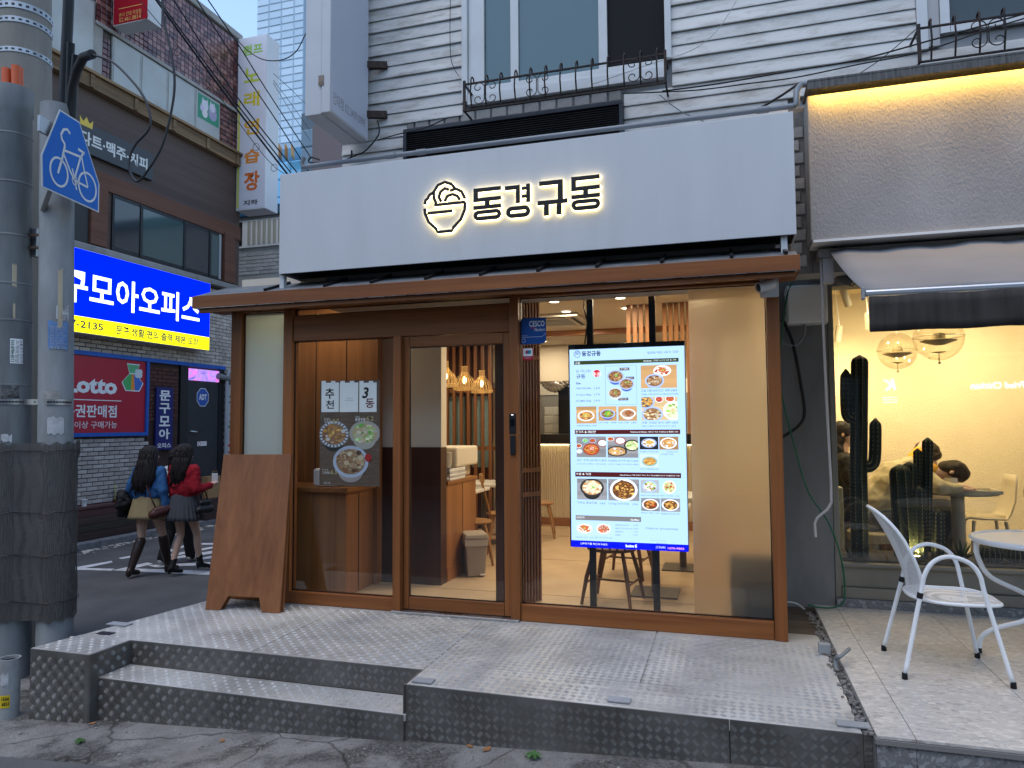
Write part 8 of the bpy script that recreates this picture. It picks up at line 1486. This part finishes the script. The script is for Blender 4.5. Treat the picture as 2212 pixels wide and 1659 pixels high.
cable('wall_cable', 'thin cable crossing down from the right iron basket', C6(5.25, ((1980, 62), (1900, 130), (1815, 184))), .003, CBK, 'cable', 'wall cables'); cable('wall_cable', 'thin pale wire falling in front of the dark window leaf', C6(5.45, ((1592, 0), (1545, 70), (1490, 110), (1400, 140), (1280, 182))), .003, CWH, 'cable', 'wall cables'); cable('wall_cable', 'thin wire dangling on the left siding', C6(5.55, ((973, -5), (972, 70), (974, 125), (982, 150), (992, 165))), .003, CBK, 'cable', 'wall cables')
cable('wall_cable', 'cable from the projecting sign to the black panel', C6(5.35, ((815, 303), (860, 290), (920, 275), (965, 255))), .005, CBK, 'cable', 'wall cables'); cable('wall_cable', 'pair of black cables at the corner of the pipe', C6(5.3, ((1645, 232), (1690, 205), (1722, 184), (1745, 180))), .009, CBK, 'cable', 'wall cables')
cable('wall_cable', 'tangled cable below the projecting sign', C6(5.5, ((760, 325), (755, 345), (725, 350), (690, 352), (668, 350), (672, 340), (690, 345))), .008, CBK, 'cable', 'wall cables'); cable('wall_cable', 'cable hanging from the projecting sign to the pipe', C6(5.5, ((815, 260), (818, 290), (790, 325), (770, 335), (735, 350))), .006, CBK, 'cable', 'wall cables')
cable('wall_cable', 'grey wire falling behind the signboard top', C6(5.4, ((1425, 205), (1470, 240), (1520, 262))), .004, CGY, 'cable', 'wall cables')
# ================================================================== people
def skinmat(name, c): 
    if name in MATS: return MATS[name]
    m_, n, l, b = _new(name); b.inputs['Base Color'].default_value = (*c, 1); b.inputs['Roughness'].default_value = .5; b.inputs['Subsurface Weight'].default_value = .12; b.inputs['Subsurface Radius'].default_value = (.02, .008, .004); MATS[name] = m_; return m_
SKIN = skinmat('skin', (.58, .37, .27)); HAIRD = mat('dark hair', (.014, .010, .009), .58, bump=.8, bscale=40, spec=.3, var=.3, vscale=30, stretch=(6, 6, .4)); 
def knit(name, c): return mat(name, c, .9, var=.10, vscale=18, bump=.7, bscale=170, spec=.2)
def caps_obj(name, caps, m_, par, voxel=.012, it=5, label=None, fold=0):
    mb = MB()
    for c in caps:
        if len(c) == 4: mb.capsule(*c)
        else: mb.ball(c[0], c[1], 16, 12, c[2])
    o = mb.build(name, m_, None, smooth=180); o.parent = par
    r = o.modifiers.new('remesh', 'REMESH'); r.mode = 'VOXEL'; r.voxel_size = voxel; r.use_smooth_shade = True
    s_ = o.modifiers.new('smooth', 'SMOOTH'); s_.factor = .5; s_.iterations = it
    if label: o['label'] = label
    if fold:
        d_ = o.modifiers.new('folds', 'DISPLACE'); d_.texture = FOLD; d_.strength = fold; d_.mid_level = .5; d_.texture_coords = 'LOCAL'
    return o
FOLD = bpy.data.textures.new('folds', 'CLOUDS'); FOLD.noise_scale = .09; FOLD.noise_depth = 2
def hand(w, d, side, palm_n):
    """palm and five bent fingers; w wrist, d pointing direction, palm_n palm normal, side thumb direction"""
    w, d, side, n = Vector(w), Vector(d).normalized(), Vector(side).normalized(), Vector(palm_n).normalized(); out = [(w, w + d * .03, .022, .026), (w + d * .03 - side * .016, w + d * .075 - side * .02, .020, .016), (w + d * .03 + side * .016, w + d * .075 + side * .02, .022, .016)]
    for k, L in enumerate((.062, .072, .068, .052)):
        b0 = w + d * .082 + side * (.027 - .018 * k); k1 = b0 + d * L * .5 + n * .010; out += [(b0 - d * .01, k1, .0085, .008), (k1, k1 + d * L * .38 + n * .022, .008, .0068)]
    t0 = w + d * .03 + side * .022; t1 = t0 + d * .03 + side * .022 + n * .006; out += [(t0, t1, .011, .0095), (t1, t1 + d * .028 + side * .006 + n * .010, .0095, .0075)]; return out
def head_caps(c, f, up=(0, 0, 1), s=1.0):
    """skull, jaw, nose, ears around centre c, facing f"""
    c, f, u = Vector(c), Vector(f).normalized(), Vector(up).normalized(); r = f.cross(u).normalized(); P_ = lambda a, b, d: c + (f * a + r * b + u * d) * s
    return [(P_(-.012, 0, .03), P_(.012, 0, .03), .088 * s, .084 * s), (P_(.02, 0, -.02), P_(.035, 0, -.07), .068 * s, .042 * s), (P_(.085, 0, .0), P_(.098, 0, -.028), .011 * s, .015 * s), (P_(.078, -.018, -.066), P_(.078, .018, -.066), .012 * s, .012 * s)] + [(P_(-.005, e * .083, .01), P_(-.01, e * .09, -.02), .016 * s, .012 * s) for e in (-1, 1)]
def eyes(par, c, f, up=(0, 0, 1)):
    c, f, u = Vector(c), Vector(f).normalized(), Vector(up).normalized(); r = f.cross(u).normalized()
    for e in (-1, 1): mb = MB(); mb.ball(c + f * .083 + r * .031 * e + u * .008, .011, 8, 6); o = mb.build('eye', BLACK, None, smooth=180); o.parent = par
def hair_obj(par, secs, m_, name='hair', grooves=26, depth=.035, seed=1):
    """lofted hair: secs = (centre, rx, ry) from crown to tips with strand grooves"""
    rnd = random.Random(seed); ph = [rnd.uniform(0, 6.28) for _ in range(4)]; rows = []; n = 72
    for i, (c, rx, ry) in enumerate(secs):
        c = Vector(c); row = []
        for j in range(n):
            a = 2 * math.pi * j / n; k = 1 + depth * (math.sin(grooves * a + ph[0] + i * .25) + .7 * math.sin(grooves * .5 * a + ph[1] - i * .4)) * (min(1, i / 3))
            row.append(c + Vector((rx * k * math.cos(a), ry * k * math.sin(a), .012 * math.sin(7 * a + ph[2]) * (i == len(secs) - 1) * 3)))
        rows.append(row)
    mb = MB(); mb.grid(rows, close=True, cap=True); o = mb.build(name, m_, None, smooth=180); o.parent = par
    mb = MB()      # loose locks over the mass
    for k in range(70):
        a = rnd.uniform(math.pi * .95, math.pi * 2.05); i0 = rnd.randint(2, 4); i1 = max(i0 + 1, rnd.randint(len(secs) - 4, len(secs) - 1)); pts = []; w_ = rnd.uniform(.06, .3); f_ = rnd.uniform(.5, 1.3)
        for i in range(i0, i1):
            c, rx, ry = secs[i]; c = Vector(c); b = a + w_ * math.sin(i * f_ + k); pts.append(c + Vector((rx * 1.0 * math.cos(b), ry * 1.0 * math.sin(b), 0)))
        e = pts[-1] + Vector((rnd.uniform(-.02, .02), rnd.uniform(-.015, .0), -rnd.uniform(.03, .09))); pts.append(e); n_ = len(pts); mb.tube(pts, [.010 * (1 - .75 * j / n_) for j in range(n_)], 5)
    q = mb.build('hair_locks', m_, None, smooth=180, kind='stuff'); q.parent = o; return o
def skirt(par, m_, z1, z0, r1, r0, cy=0, pleats=0, amp=.0, name='skirt'):
    rows = []; n = 96
    for i in range(9):
        t = i / 8; z = z1 + (z0 - z1) * t; row = []
        for j in range(n):
            a = 2 * math.pi * j / n; tri = (abs(((a * pleats / (2 * math.pi)) % 1) - .5) * 4 - 1) if pleats else math.sin(9 * a) ; r = (r1 + (r0 - r1) * t ** .85) + amp * t * tri; row.append((r * 1.12 * math.cos(a), cy + r * .86 * math.sin(a) + .01 * t, z + .006 * math.sin(3 * a)))
        rows.append(row)
    mb = MB(); mb.grid(rows, close=True); o = mb.build(name, m_, None, smooth=40 if pleats else 180); o.parent = par; s_ = o.modifiers.new('solid', 'SOLIDIFY'); s_.thickness = .006; return o
def walker(name, label, loc, rz, H, top, bottom, lf, rf, arms, hair_secs, extra=None, face=(0, 1, 0), legr=1.0):
    t = thing(name, label, 'person', loc, rz); t.scale = (H / 1.65,) * 3
    hip = lambda s_: Vector((s_ * .085, 0, .90)); body = [((-.05, 0, .98), (.05, 0, .98), .125, .125), ((0, 0, 1.0), (0, .005, 1.25), .125, .13), ((-.12, 0, 1.33), (.12, 0, 1.33), .062, .062), ((0, 0, 1.36), (0, .01, 1.45), .05, .048)]
    for s_, (kn, an, to) in ((-1, lf), (1, rf)):
        h = hip(s_); kn, an, to = Vector(kn), Vector(an), Vector(to); cf_ = kn.lerp(an, .3) + Vector((0, -.012, 0)); body += [(h, h.lerp(kn, .5), .085 * legr, .068 * legr), (h.lerp(kn, .5), kn, .068 * legr, .047 * legr), (kn, cf_, .046 * legr, .050 * legr), (cf_, an, .050 * legr, .029), (an, to, .030, .024)]
    for s_, (el, wr, fd, sd_) in ((-1, arms[0]), (1, arms[1])):
        sh_ = Vector((s_ * .165, 0, 1.345)); el, wr = Vector(el), Vector(wr); body += [(sh_, el, .045, .036), (el, wr, .036, .024)] + hand(wr, fd, sd_, Vector(fd).cross(Vector(sd_)) * -s_)
    hc = Vector((0, .02, 1.545)); body += head_caps(hc, face); caps_obj('body', body, SKIN, t, .0095, 3); eyes(t, hc, face)
    hair_obj(t, hair_secs, HAIRD, seed=int(H * 100)); return t
def sleeve(arms, r=1.0, cut=.95):
    out = []
    for s_, a in ((-1, arms[0]), (1, arms[1])):
        sh_ = Vector((s_ * .162, 0, 1.335)); el, wr = Vector(a[0]), Vector(a[1]); out += [(sh_, el, .068 * r, .060 * r), (el, el.lerp(wr, cut), .060 * r, .048 * r)]
    return out
def sweater(t, arms, m_, z0=1.0, w=1.0):
    return caps_obj('sweater', [((-.05, 0, z0 + .06), (.05, 0, z0 + .06), .15 * w, .15 * w), ((-.05, 0, z0 + .02), (.05, 0, z0 + .02), .135 * w, .135 * w), ((-.06, 0, 1.14), (.06, 0, 1.14), .145 * w, .145 * w), ((-.09, 0, 1.28), (.09, 0, 1.28), .105, .105), ((-.12, 0, 1.33), (.12, 0, 1.33), .078, .078), ((0, 0, 1.36), (0, .008, 1.40), .07, .062)] + sleeve(arms), m_, t, .014, 7, fold=.035)
# --- woman in blue sweater
f1_, f1b = FZ(0, 300, 1250), FZ(0, 352, 1238); L1 = Vector((f1_.x + .02, f1_.y + .1, .008)); h1 = 1.55
aL = ((-.25, -.03, 1.10), (-.24, .08, .90), (0, .2, -1), (.3, 1, 0)); aR = ((.24, -.05, 1.09), (.265, -.02, .86), (0, .1, -1), (-.2, 1, 0))
LF1 = ((-.10, .02, .48), (-.13, -.14, .10), (-.145, .0, .045)); RF1 = ((.10, .16, .50), (.12, .26, .09), (.135, .40, .035))
w1 = walker('person', 'woman in blue sweater, short khaki skirt and tall brown boots walking away', L1, math.radians(8), h1, None, None, LF1, RF1, (aL, aR), [((0, .01, 1.665), .02, .02), ((0, .0, 1.655), .06, .065), ((0, -.005, 1.62), .098, .105), ((0, -.012, 1.56), .110, .114), ((.0, -.03, 1.49), .115, .10), ((0, -.055, 1.41), .13, .085), ((-.005, -.085, 1.32), .145, .075), ((-.01, -.105, 1.24), .15, .07), ((-.01, -.115, 1.17), .135, .06), ((-.015, -.12, 1.11), .09, .045), ((-.02, -.12, 1.08), .03, .02)], face=(.55, .8, -.1))
sweater(w1, (aL, aR), knit('blue knit', (.035, .115, .27)), 1.0); skirt(w1, mat('khaki corduroy', (.30, .23, .12), .9, var=.08, vscale=14, bump=.3, bscale=90), 1.03, .74, .15, .225, amp=.006)
BOOT = mat('brown boot leather', (.035, .022, .018), .32, var=.2, vscale=8)
for kn, an, to in (LF1, RF1):
    kn, an, to = Vector(kn), Vector(an), Vector(to); tp = kn.lerp(an, .10); caps_obj('boot', [(tp, kn.lerp(an, .4), .066, .064), (kn.lerp(an, .4), an, .064, .044), (an - Vector((0, .02, .01)), to + Vector((0, .02, 0)), .042, .034), (an - Vector((0, .03, .05)), an - Vector((0, .03, .01)), .034, .036)], BOOT, w1, .012, 3)
BAGB = mat('oxblood bag', (.07, .022, .018), .4); o = caps_obj('shoulder_bag', [((.17, -.13, .80), (.30, .0, .86), .065, .06), ((.19, -.12, .85), (.29, -.02, .88), .045, .045)], BAGB, w1, .012, 3); mb = MB(); mb.tube([(.2, -.12, .86), (.16, -.165, 1.0), (.06, -.155, 1.2), (-.06, -.10, 1.36), (-.09, -.02, 1.42)], .009, 6); o = mb.build('bag_strap', BAGB, None, smooth=180); o.parent = w1
caps_obj('jacket_over_arm', fold=.06, caps=[((-.30, -.08, 1.02), (-.34, .06, .98), .085, .08), ((-.30, -.1, .92), (-.36, .03, .84), .085, .075), ((-.33, -.05, .80), (-.30, .05, .76), .06, .045), ((-.22, -.08, .95), (-.24, .06, .90), .05, .05)], m_=mat('black down jacket', (.008, .008, .009), .6, bump=.5, bscale=25), par=w1, voxel=.014, it=3)
# --- woman in red sweater
f2_ = FZ(0, 392, 1250); L2 = Vector((f2_.x - .10, f2_.y + .12, .008)); h2 = 1.57
bL = ((-.22, -.02, 1.09), (-.17, .19, 1.06), (.6, 1, .1), (0, .1, 1)); bR = ((.235, -.03, 1.08), (.24, .20, 1.13), (.05, 1, .35), (-1, 0, .2))
LF2 = ((-.08, .05, .49), (-.07, -.10, .10), (-.07, .03, .04)); RF2 = ((.09, .15, .50), (.10, .20, .12), (.11, .32, .06))
w2 = walker('person', 'woman in red sweater and grey pleated skirt walking away holding a phone', L2, math.radians(-2), h2, None, None, LF2, RF2, (bL, bR), [((0, .01, 1.665), .02, .02), ((0, .0, 1.655), .06, .065), ((0, -.005, 1.62), .098, .105), ((0, -.01, 1.56), .108, .113), ((.0, -.025, 1.49), .110, .10), ((0, -.05, 1.42), .115, .085), ((.0, -.08, 1.34), .118, .07), ((.0, -.10, 1.26), .11, .058), ((.0, -.11, 1.20), .09, .045), ((.0, -.11, 1.15), .06, .03), ((0, -.11, 1.12), .02, .012)], face=(.2, 1, -.25), legr=.95)
sweater(w2, (bL, bR), knit('red knit', (.30, .012, .022)), 1.02, 1.0); skirt(w2, mat('grey wool', (.065, .068, .078), .9, var=.1, vscale=20), 1.05, .70, .14, .225, pleats=26, amp=.011)
SOCK = mat('black sock boot', (.008, .008, .009), .6)
for kn, an, to in (LF2, RF2):
    kn, an, to = Vector(kn), Vector(an), Vector(to); caps_obj('ankle_boot', [(kn.lerp(an, .72), an, .040, .040), (an - Vector((0, .015, .01)), to + Vector((0, .03, .0)), .036, .028), (an - Vector((0, .035, .05)), an - Vector((0, .035, .0)), .016, .03)], SOCK, w2, .011, 3)
wr = Vector(bR[1]); mb = MB(); tapbox(mb, wr + Vector((-.02, .10, .06)), .075, .008, .075, .008, -.07, .08, .5); o = mb.build('phone', mat('white phone', (.65, .67, .70), .25), None, bevel=.004); o.parent = w2; o['label'] = 'white phone held up in the right hand'
caps_obj('handbag', [((.30, -.05, .83), (.30, .14, .83), .055, .055), ((.30, -.02, .92), (.30, .11, .92), .035, .035)], mat('black handbag', (.012, .012, .013), .35), w2, .012, 3); mb = MB(); mb.tube([(.30, -.02, .94), (.275, .02, 1.05), (.28, .06, 1.07), (.30, .10, .94)], .008, 6); o = mb.build('bag_handle', BLACK, None, smooth=180); o.parent = w2
# --- companion walking ahead, mostly hidden
f3_ = FZ(0, 362, 1228); L3 = Vector((f3_.x - .10, f3_.y + .25, .008))
cL = ((-.22, 0, 1.08), (-.23, .04, .86), (0, .2, -1), (.2, 1, 0)); cR = ((.22, 0, 1.08), (.23, .06, .86), (0, .2, -1), (-.2, 1, 0)); LF3 = ((-.09, .0, .48), (-.10, -.16, .10), (-.11, -.03, .04)); RF3 = ((.09, .10, .50), (.09, .20, .09), (.1, .33, .04))
w3 = walker('person', 'companion in white top and black trousers hidden between the two women', L3, math.radians(4), 1.50, None, None, LF3, RF3, (cL, cR), [((0, .01, 1.665), .02, .02), ((0, .0, 1.655), .06, .065), ((0, -.005, 1.62), .098, .105), ((0, -.01, 1.56), .108, .113), ((.0, -.03, 1.47), .110, .09), ((0, -.06, 1.38), .10, .06), ((0, -.07, 1.33), .05, .03)], face=(0, 1, 0))
sweater(w3, (cL, cR), knit('white knit', (.6, .6, .59)), 1.0); tro = []
for s_, (kn, an, to) in ((-1, LF3), (1, RF3)): kn, an = Vector(kn), Vector(an); tro += [((s_ * .085, 0, .92), kn, .10, .078), (kn, an, .078, .07)]
caps_obj('trousers', tro + [((-.05, 0, .98), (.05, 0, .98), .132, .132)], mat('black trousers', (.01, .01, .012), .8), w3, .014, 4)
for kn, an, to in (LF3, RF3): an, to = Vector(an), Vector(to); caps_obj('sneaker', [(an - Vector((0, .03, .03)), to + Vector((0, .03, 0)), .042, .034)], mat('white sneaker', (.5, .5, .48), .5), w3, .011, 2)
# --- café guests
def seated(name, label, caps_body, caps_top, top_m, hair, extra=(), face=None):
    t = thing(name, label, 'person', caps_body[0][0]); o_ = org(t); sh = lambda cs: [tuple([Vector(c[0]) - o_] + ([Vector(c[1]) - o_] + list(c[2:]) if len(c) == 4 else list(c[1:]))) for c in cs]
    caps_obj('body', sh(caps_body), SKIN, t, .010, 3); caps_obj('sweater', sh(caps_top), top_m, t, .014, 5, fold=.04); caps_obj('hair', sh(hair), HAIRB, t, .009, 1, fold=.03)
    for nm, cs, m_ in extra: caps_obj(nm, sh(cs), m_, t, .014, 4)
    return t
HAIRB = mat('brown black hair', (.03, .018, .010), .4, var=.5, vscale=60, bump=1.0, bscale=90, stretch=(1, 4, 1)); JEAN = mat('grey jeans', (.12, .12, .12), .9, var=.2)
hd = Vector((1.93, 7.30, 1.335)); fdir = Vector((.55, -.15, -.8))
bodyA = [((1.28, 7.36, .95), (1.32, 7.36, 1.0), .14, .14), ((1.32, 7.36, 1.02), (1.62, 7.34, 1.30), .14, .14), ((1.66, 7.20, 1.33), (1.66, 7.48, 1.33), .075, .075), ((1.70, 7.33, 1.34), (1.86, 7.31, 1.34), .06, .055), ((1.70, 7.18, 1.30), (1.80, 7.08, 1.20), .05, .042), ((1.80, 7.08, 1.205), (1.97, 7.14, 1.205), .042, .028), ((1.70, 7.48, 1.30), (1.85, 7.5, 1.21), .05, .042), ((1.85, 7.5, 1.21), (2.02, 7.40, 1.21), .042, .028), ((1.30, 7.28, .95), (1.72, 7.26, .96), .09, .065), ((1.30, 7.45, .95), (1.72, 7.48, .96), .09, .065), ((1.72, 7.26, .96), (1.68, 7.26, .53), .06, .04), ((1.72, 7.48, .96), (1.68, 7.48, .53), .06, .04), ((1.68, 7.26, .50), (1.80, 7.26, .485), .035, .03), ((1.68, 7.48, .50), (1.80, 7.48, .485), .035, .03)] + head_caps(hd, fdir, (.8, 0, .55), 1.0) + hand((1.97, 7.14, 1.205), (1, .3, -.05), (0, 1, 0), (0, 0, -1)) + hand((2.02, 7.40, 1.21), (1, -.3, -.05), (0, -1, 0), (0, 0, -1))
topA = [((1.27, 7.36, .96), (1.33, 7.36, 1.02), .175, .18), ((1.33, 7.36, 1.04), (1.48, 7.35, 1.26), .185, .185), ((1.48, 7.35, 1.26), (1.62, 7.34, 1.33), .18, .155), ((1.66, 7.20, 1.33), (1.66, 7.48, 1.33), .10, .10), ((1.69, 7.18, 1.31), (1.79, 7.08, 1.22), .078, .066), ((1.79, 7.08, 1.22), (1.93, 7.12, 1.215), .066, .045), ((1.69, 7.48, 1.31), (1.84, 7.5, 1.225), .078, .066), ((1.84, 7.5, 1.225), (1.97, 7.43, 1.22), .066, .045)]
hairA = [(hd + Vector((.03, 0, .035)), .100, (1.05, .95, .92)), (hd + Vector((.055, 0, .0)), .088, (1, .98, .95)), (hd + Vector((-.03, 0, .05)), .075, (1, .95, .8))]
seated('person', 'guest in cream sweater slumped face down on the café table', bodyA, topA, knit('cream sweatshirt', (.55, .47, .30)), hairA, [('collar', [((1.74, 7.33, 1.36), (1.78, 7.325, 1.36), .075, .07)], mat('amber collar', (.55, .28, .03), .8)), ('jeans', [((1.28, 7.29, .94), (1.72, 7.26, .95), .115, .085), ((1.28, 7.44, .94), (1.72, 7.48, .95), .115, .085), ((1.72, 7.26, .96), (1.68, 7.26, .56), .082, .07), ((1.72, 7.48, .96), (1.68, 7.48, .56), .082, .07)], JEAN)])
t = thing('cafe_stool', 'upholstered stool under the slumped guest', 'stool', (1.28, 7.36, .45)); mb = MB(); mb.lathe([(.2, .70), (.215, .72), (.215, .78), (.19, .80), (.001, .80)], (1.28, 7.36, 0), 24); mb.build('seat', UPH, t, smooth=50); mb = MB(); mb.lathe([(.05, .47), (.05, .70)], (1.28, 7.36, 0), 14); mb.build('column', TG, t, smooth=40); mb = MB(); mb.lathe([(.18, .451), (.18, .462), (.05, .47)], (1.28, 7.36, 0), 20); mb.build('foot', TG, t, smooth=40)
hb = Vector((1.89, 7.95, 1.47)); bodyB = [((1.72, 8.0, .95), (1.76, 8.0, 1.0), .13, .13), ((1.74, 8.0, 1.0), (1.80, 7.97, 1.28), .13, .13), ((1.80, 7.85, 1.33), (1.80, 8.1, 1.33), .07, .07), ((1.81, 7.96, 1.34), (1.87, 7.95, 1.42), .055, .05), ((1.80, 7.82, 1.33), (1.72, 7.70, 1.42), .048, .04), ((1.72, 7.70, 1.42), (1.80, 7.82, 1.54), .04, .028), ((1.72, 7.9, .95), (2.08, 7.9, .96), .085, .06), ((1.72, 8.08, .95), (2.08, 8.08, .96), .085, .06), ((2.08, 7.9, .96), (2.06, 7.9, .5), .055, .04), ((2.08, 8.08, .96), (2.06, 8.08, .5), .055, .04)] + head_caps(hb, (.8, -.2, -.5)) + hand((1.80, 7.82, 1.54), (.5, .7, .4), (0, .3, 1), (1, 0, -.3))
seated('person', 'guest in amber jacket behind, holding head with one hand', bodyB, [((1.72, 8.0, .96), (1.80, 7.97, 1.27), .16, .155), ((1.80, 7.85, 1.33), (1.80, 8.1, 1.33), .09, .09), ((1.80, 7.82, 1.33), (1.72, 7.70, 1.42), .075, .066), ((1.72, 7.70, 1.42), (1.78, 7.79, 1.52), .066, .05)], mat('amber jacket', (.62, .33, .03), .8), [(hb + Vector((-.01, 0, .04)), .10, (1, .98, .95)), (hb + Vector((.03, 0, .05)), .09, (1, 1, .9)), (hb + Vector((.06, .0, .0)), .08, (1, 1, .8))], [('trousers', [((1.72, 7.9, .94), (2.08, 7.9, .95), .105, .08), ((1.72, 8.08, .94), (2.08, 8.08, .95), .105, .08), ((2.08, 7.9, .96), (2.06, 7.9, .52), .075, .06), ((2.08, 8.08, .96), (2.06, 8.08, .52), .075, .06)], mat('black trousers', (.01, .01, .012), .8))])
mb = MB(); mb.box(1.05, 1.95, 7.85, 8.3, .452, .83); tag(mb.build('banquette', UPH, None, bevel=.04), 'low beige seat behind the cacti carrying the amber guest', 'seat')
def sitter(label, x, y, z, top_m, hm, hair_len):
    global HAIRB
    keep = HAIRB; HAIRB = hm; h = Vector((x + .03, y, z)); b = [((x, y, .97), (x, y, 1.02), .13, .13), ((x, y, 1.02), (x + .01, y, z - .35), .13, .13), ((x, y - .13, z - .26), (x, y + .13, z - .26), .065, .065), ((x + .01, y, z - .22), (x + .02, y, z - .1), .05, .048), ((x, y - .15, z - .27), (x + .05, y - .18, z - .52), .045, .038), ((x + .05, y - .18, z - .52), (x + .26, y - .12, z - .50), .038, .026), ((x, y + .15, z - .27), (x + .05, y + .18, z - .52), .045, .038), ((x + .05, y + .18, z - .52), (x + .26, y + .12, z - .50), .038, .026), ((x, y - .09, .95), (x + .4, y - .09, .95), .085, .06), ((x, y + .09, .95), (x + .4, y + .09, .95), .085, .06), ((x + .4, y - .09, .95), (x + .38, y - .09, .5), .055, .04), ((x + .4, y + .09, .95), (x + .38, y + .09, .5), .055, .04)] + head_caps(h, (1, -.25, -.1)) + hand((x + .26, y - .12, z - .50), (1, .2, 0), (0, 1, .2), (0, 0, -1)) + hand((x + .26, y + .12, z - .50), (1, -.2, 0), (0, -1, .2), (0, 0, -1))
    tp = [((x, y, .98), (x + .01, y, z - .36), .165, .155), ((x, y - .13, z - .26), (x, y + .13, z - .26), .09, .09), ((x, y - .15, z - .27), (x + .05, y - .18, z - .52), .075, .066), ((x + .05, y - .18, z - .52), (x + .2, y - .13, z - .5), .066, .05), ((x, y + .15, z - .27), (x + .05, y + .18, z - .52), .075, .066), ((x + .05, y + .18, z - .52), (x + .2, y + .13, z - .5), .066, .05), ((x, y - .09, .95), (x + .4, y - .09, .95), .105, .08), ((x, y + .09, .95), (x + .4, y + .09, .95), .105, .08)]
    hr = [(h + Vector((-.015, 0, .045)), .100, (1.05, 1, .95)), (h + Vector((-.06, 0, -.05)), .085, (.8, 1.05, 1.2)), (h + Vector((-.07, -.02, -.16)), .08, (.7, 1.1, 1.3)), (h + Vector((-.075, -.03, -.16 - hair_len * .5)), .075, (.6, 1.1, 1.4)), (h + Vector((-.07, -.03, -.16 - hair_len)), .055, (.6, 1.1, 1.4))]
    t = seated('person', label, b, tp, top_m, hr); HAIRB = keep; return t
sitter('guest with long dark hair and black jacket behind the tall cactus', 1.10, 7.75, 1.68, mat('black jacket', (.015, .013, .012), .7, bump=.4, bscale=30), HAIRD, .22); sitter('guest with orange brown hair at the far left of the café', .98, 8.25, 1.62, mat('brown coat', (.06, .04, .03), .8), mat('orange brown hair', (.20, .08, .02), .45, var=.3, vscale=40), .12)
mb = MB(); mb.box(.58, 1.02, 7.45, 8.6, .452, .83); tag(mb.build('banquette', UPH, None, bevel=.04), 'low beige seat along the left café wall', 'seat')
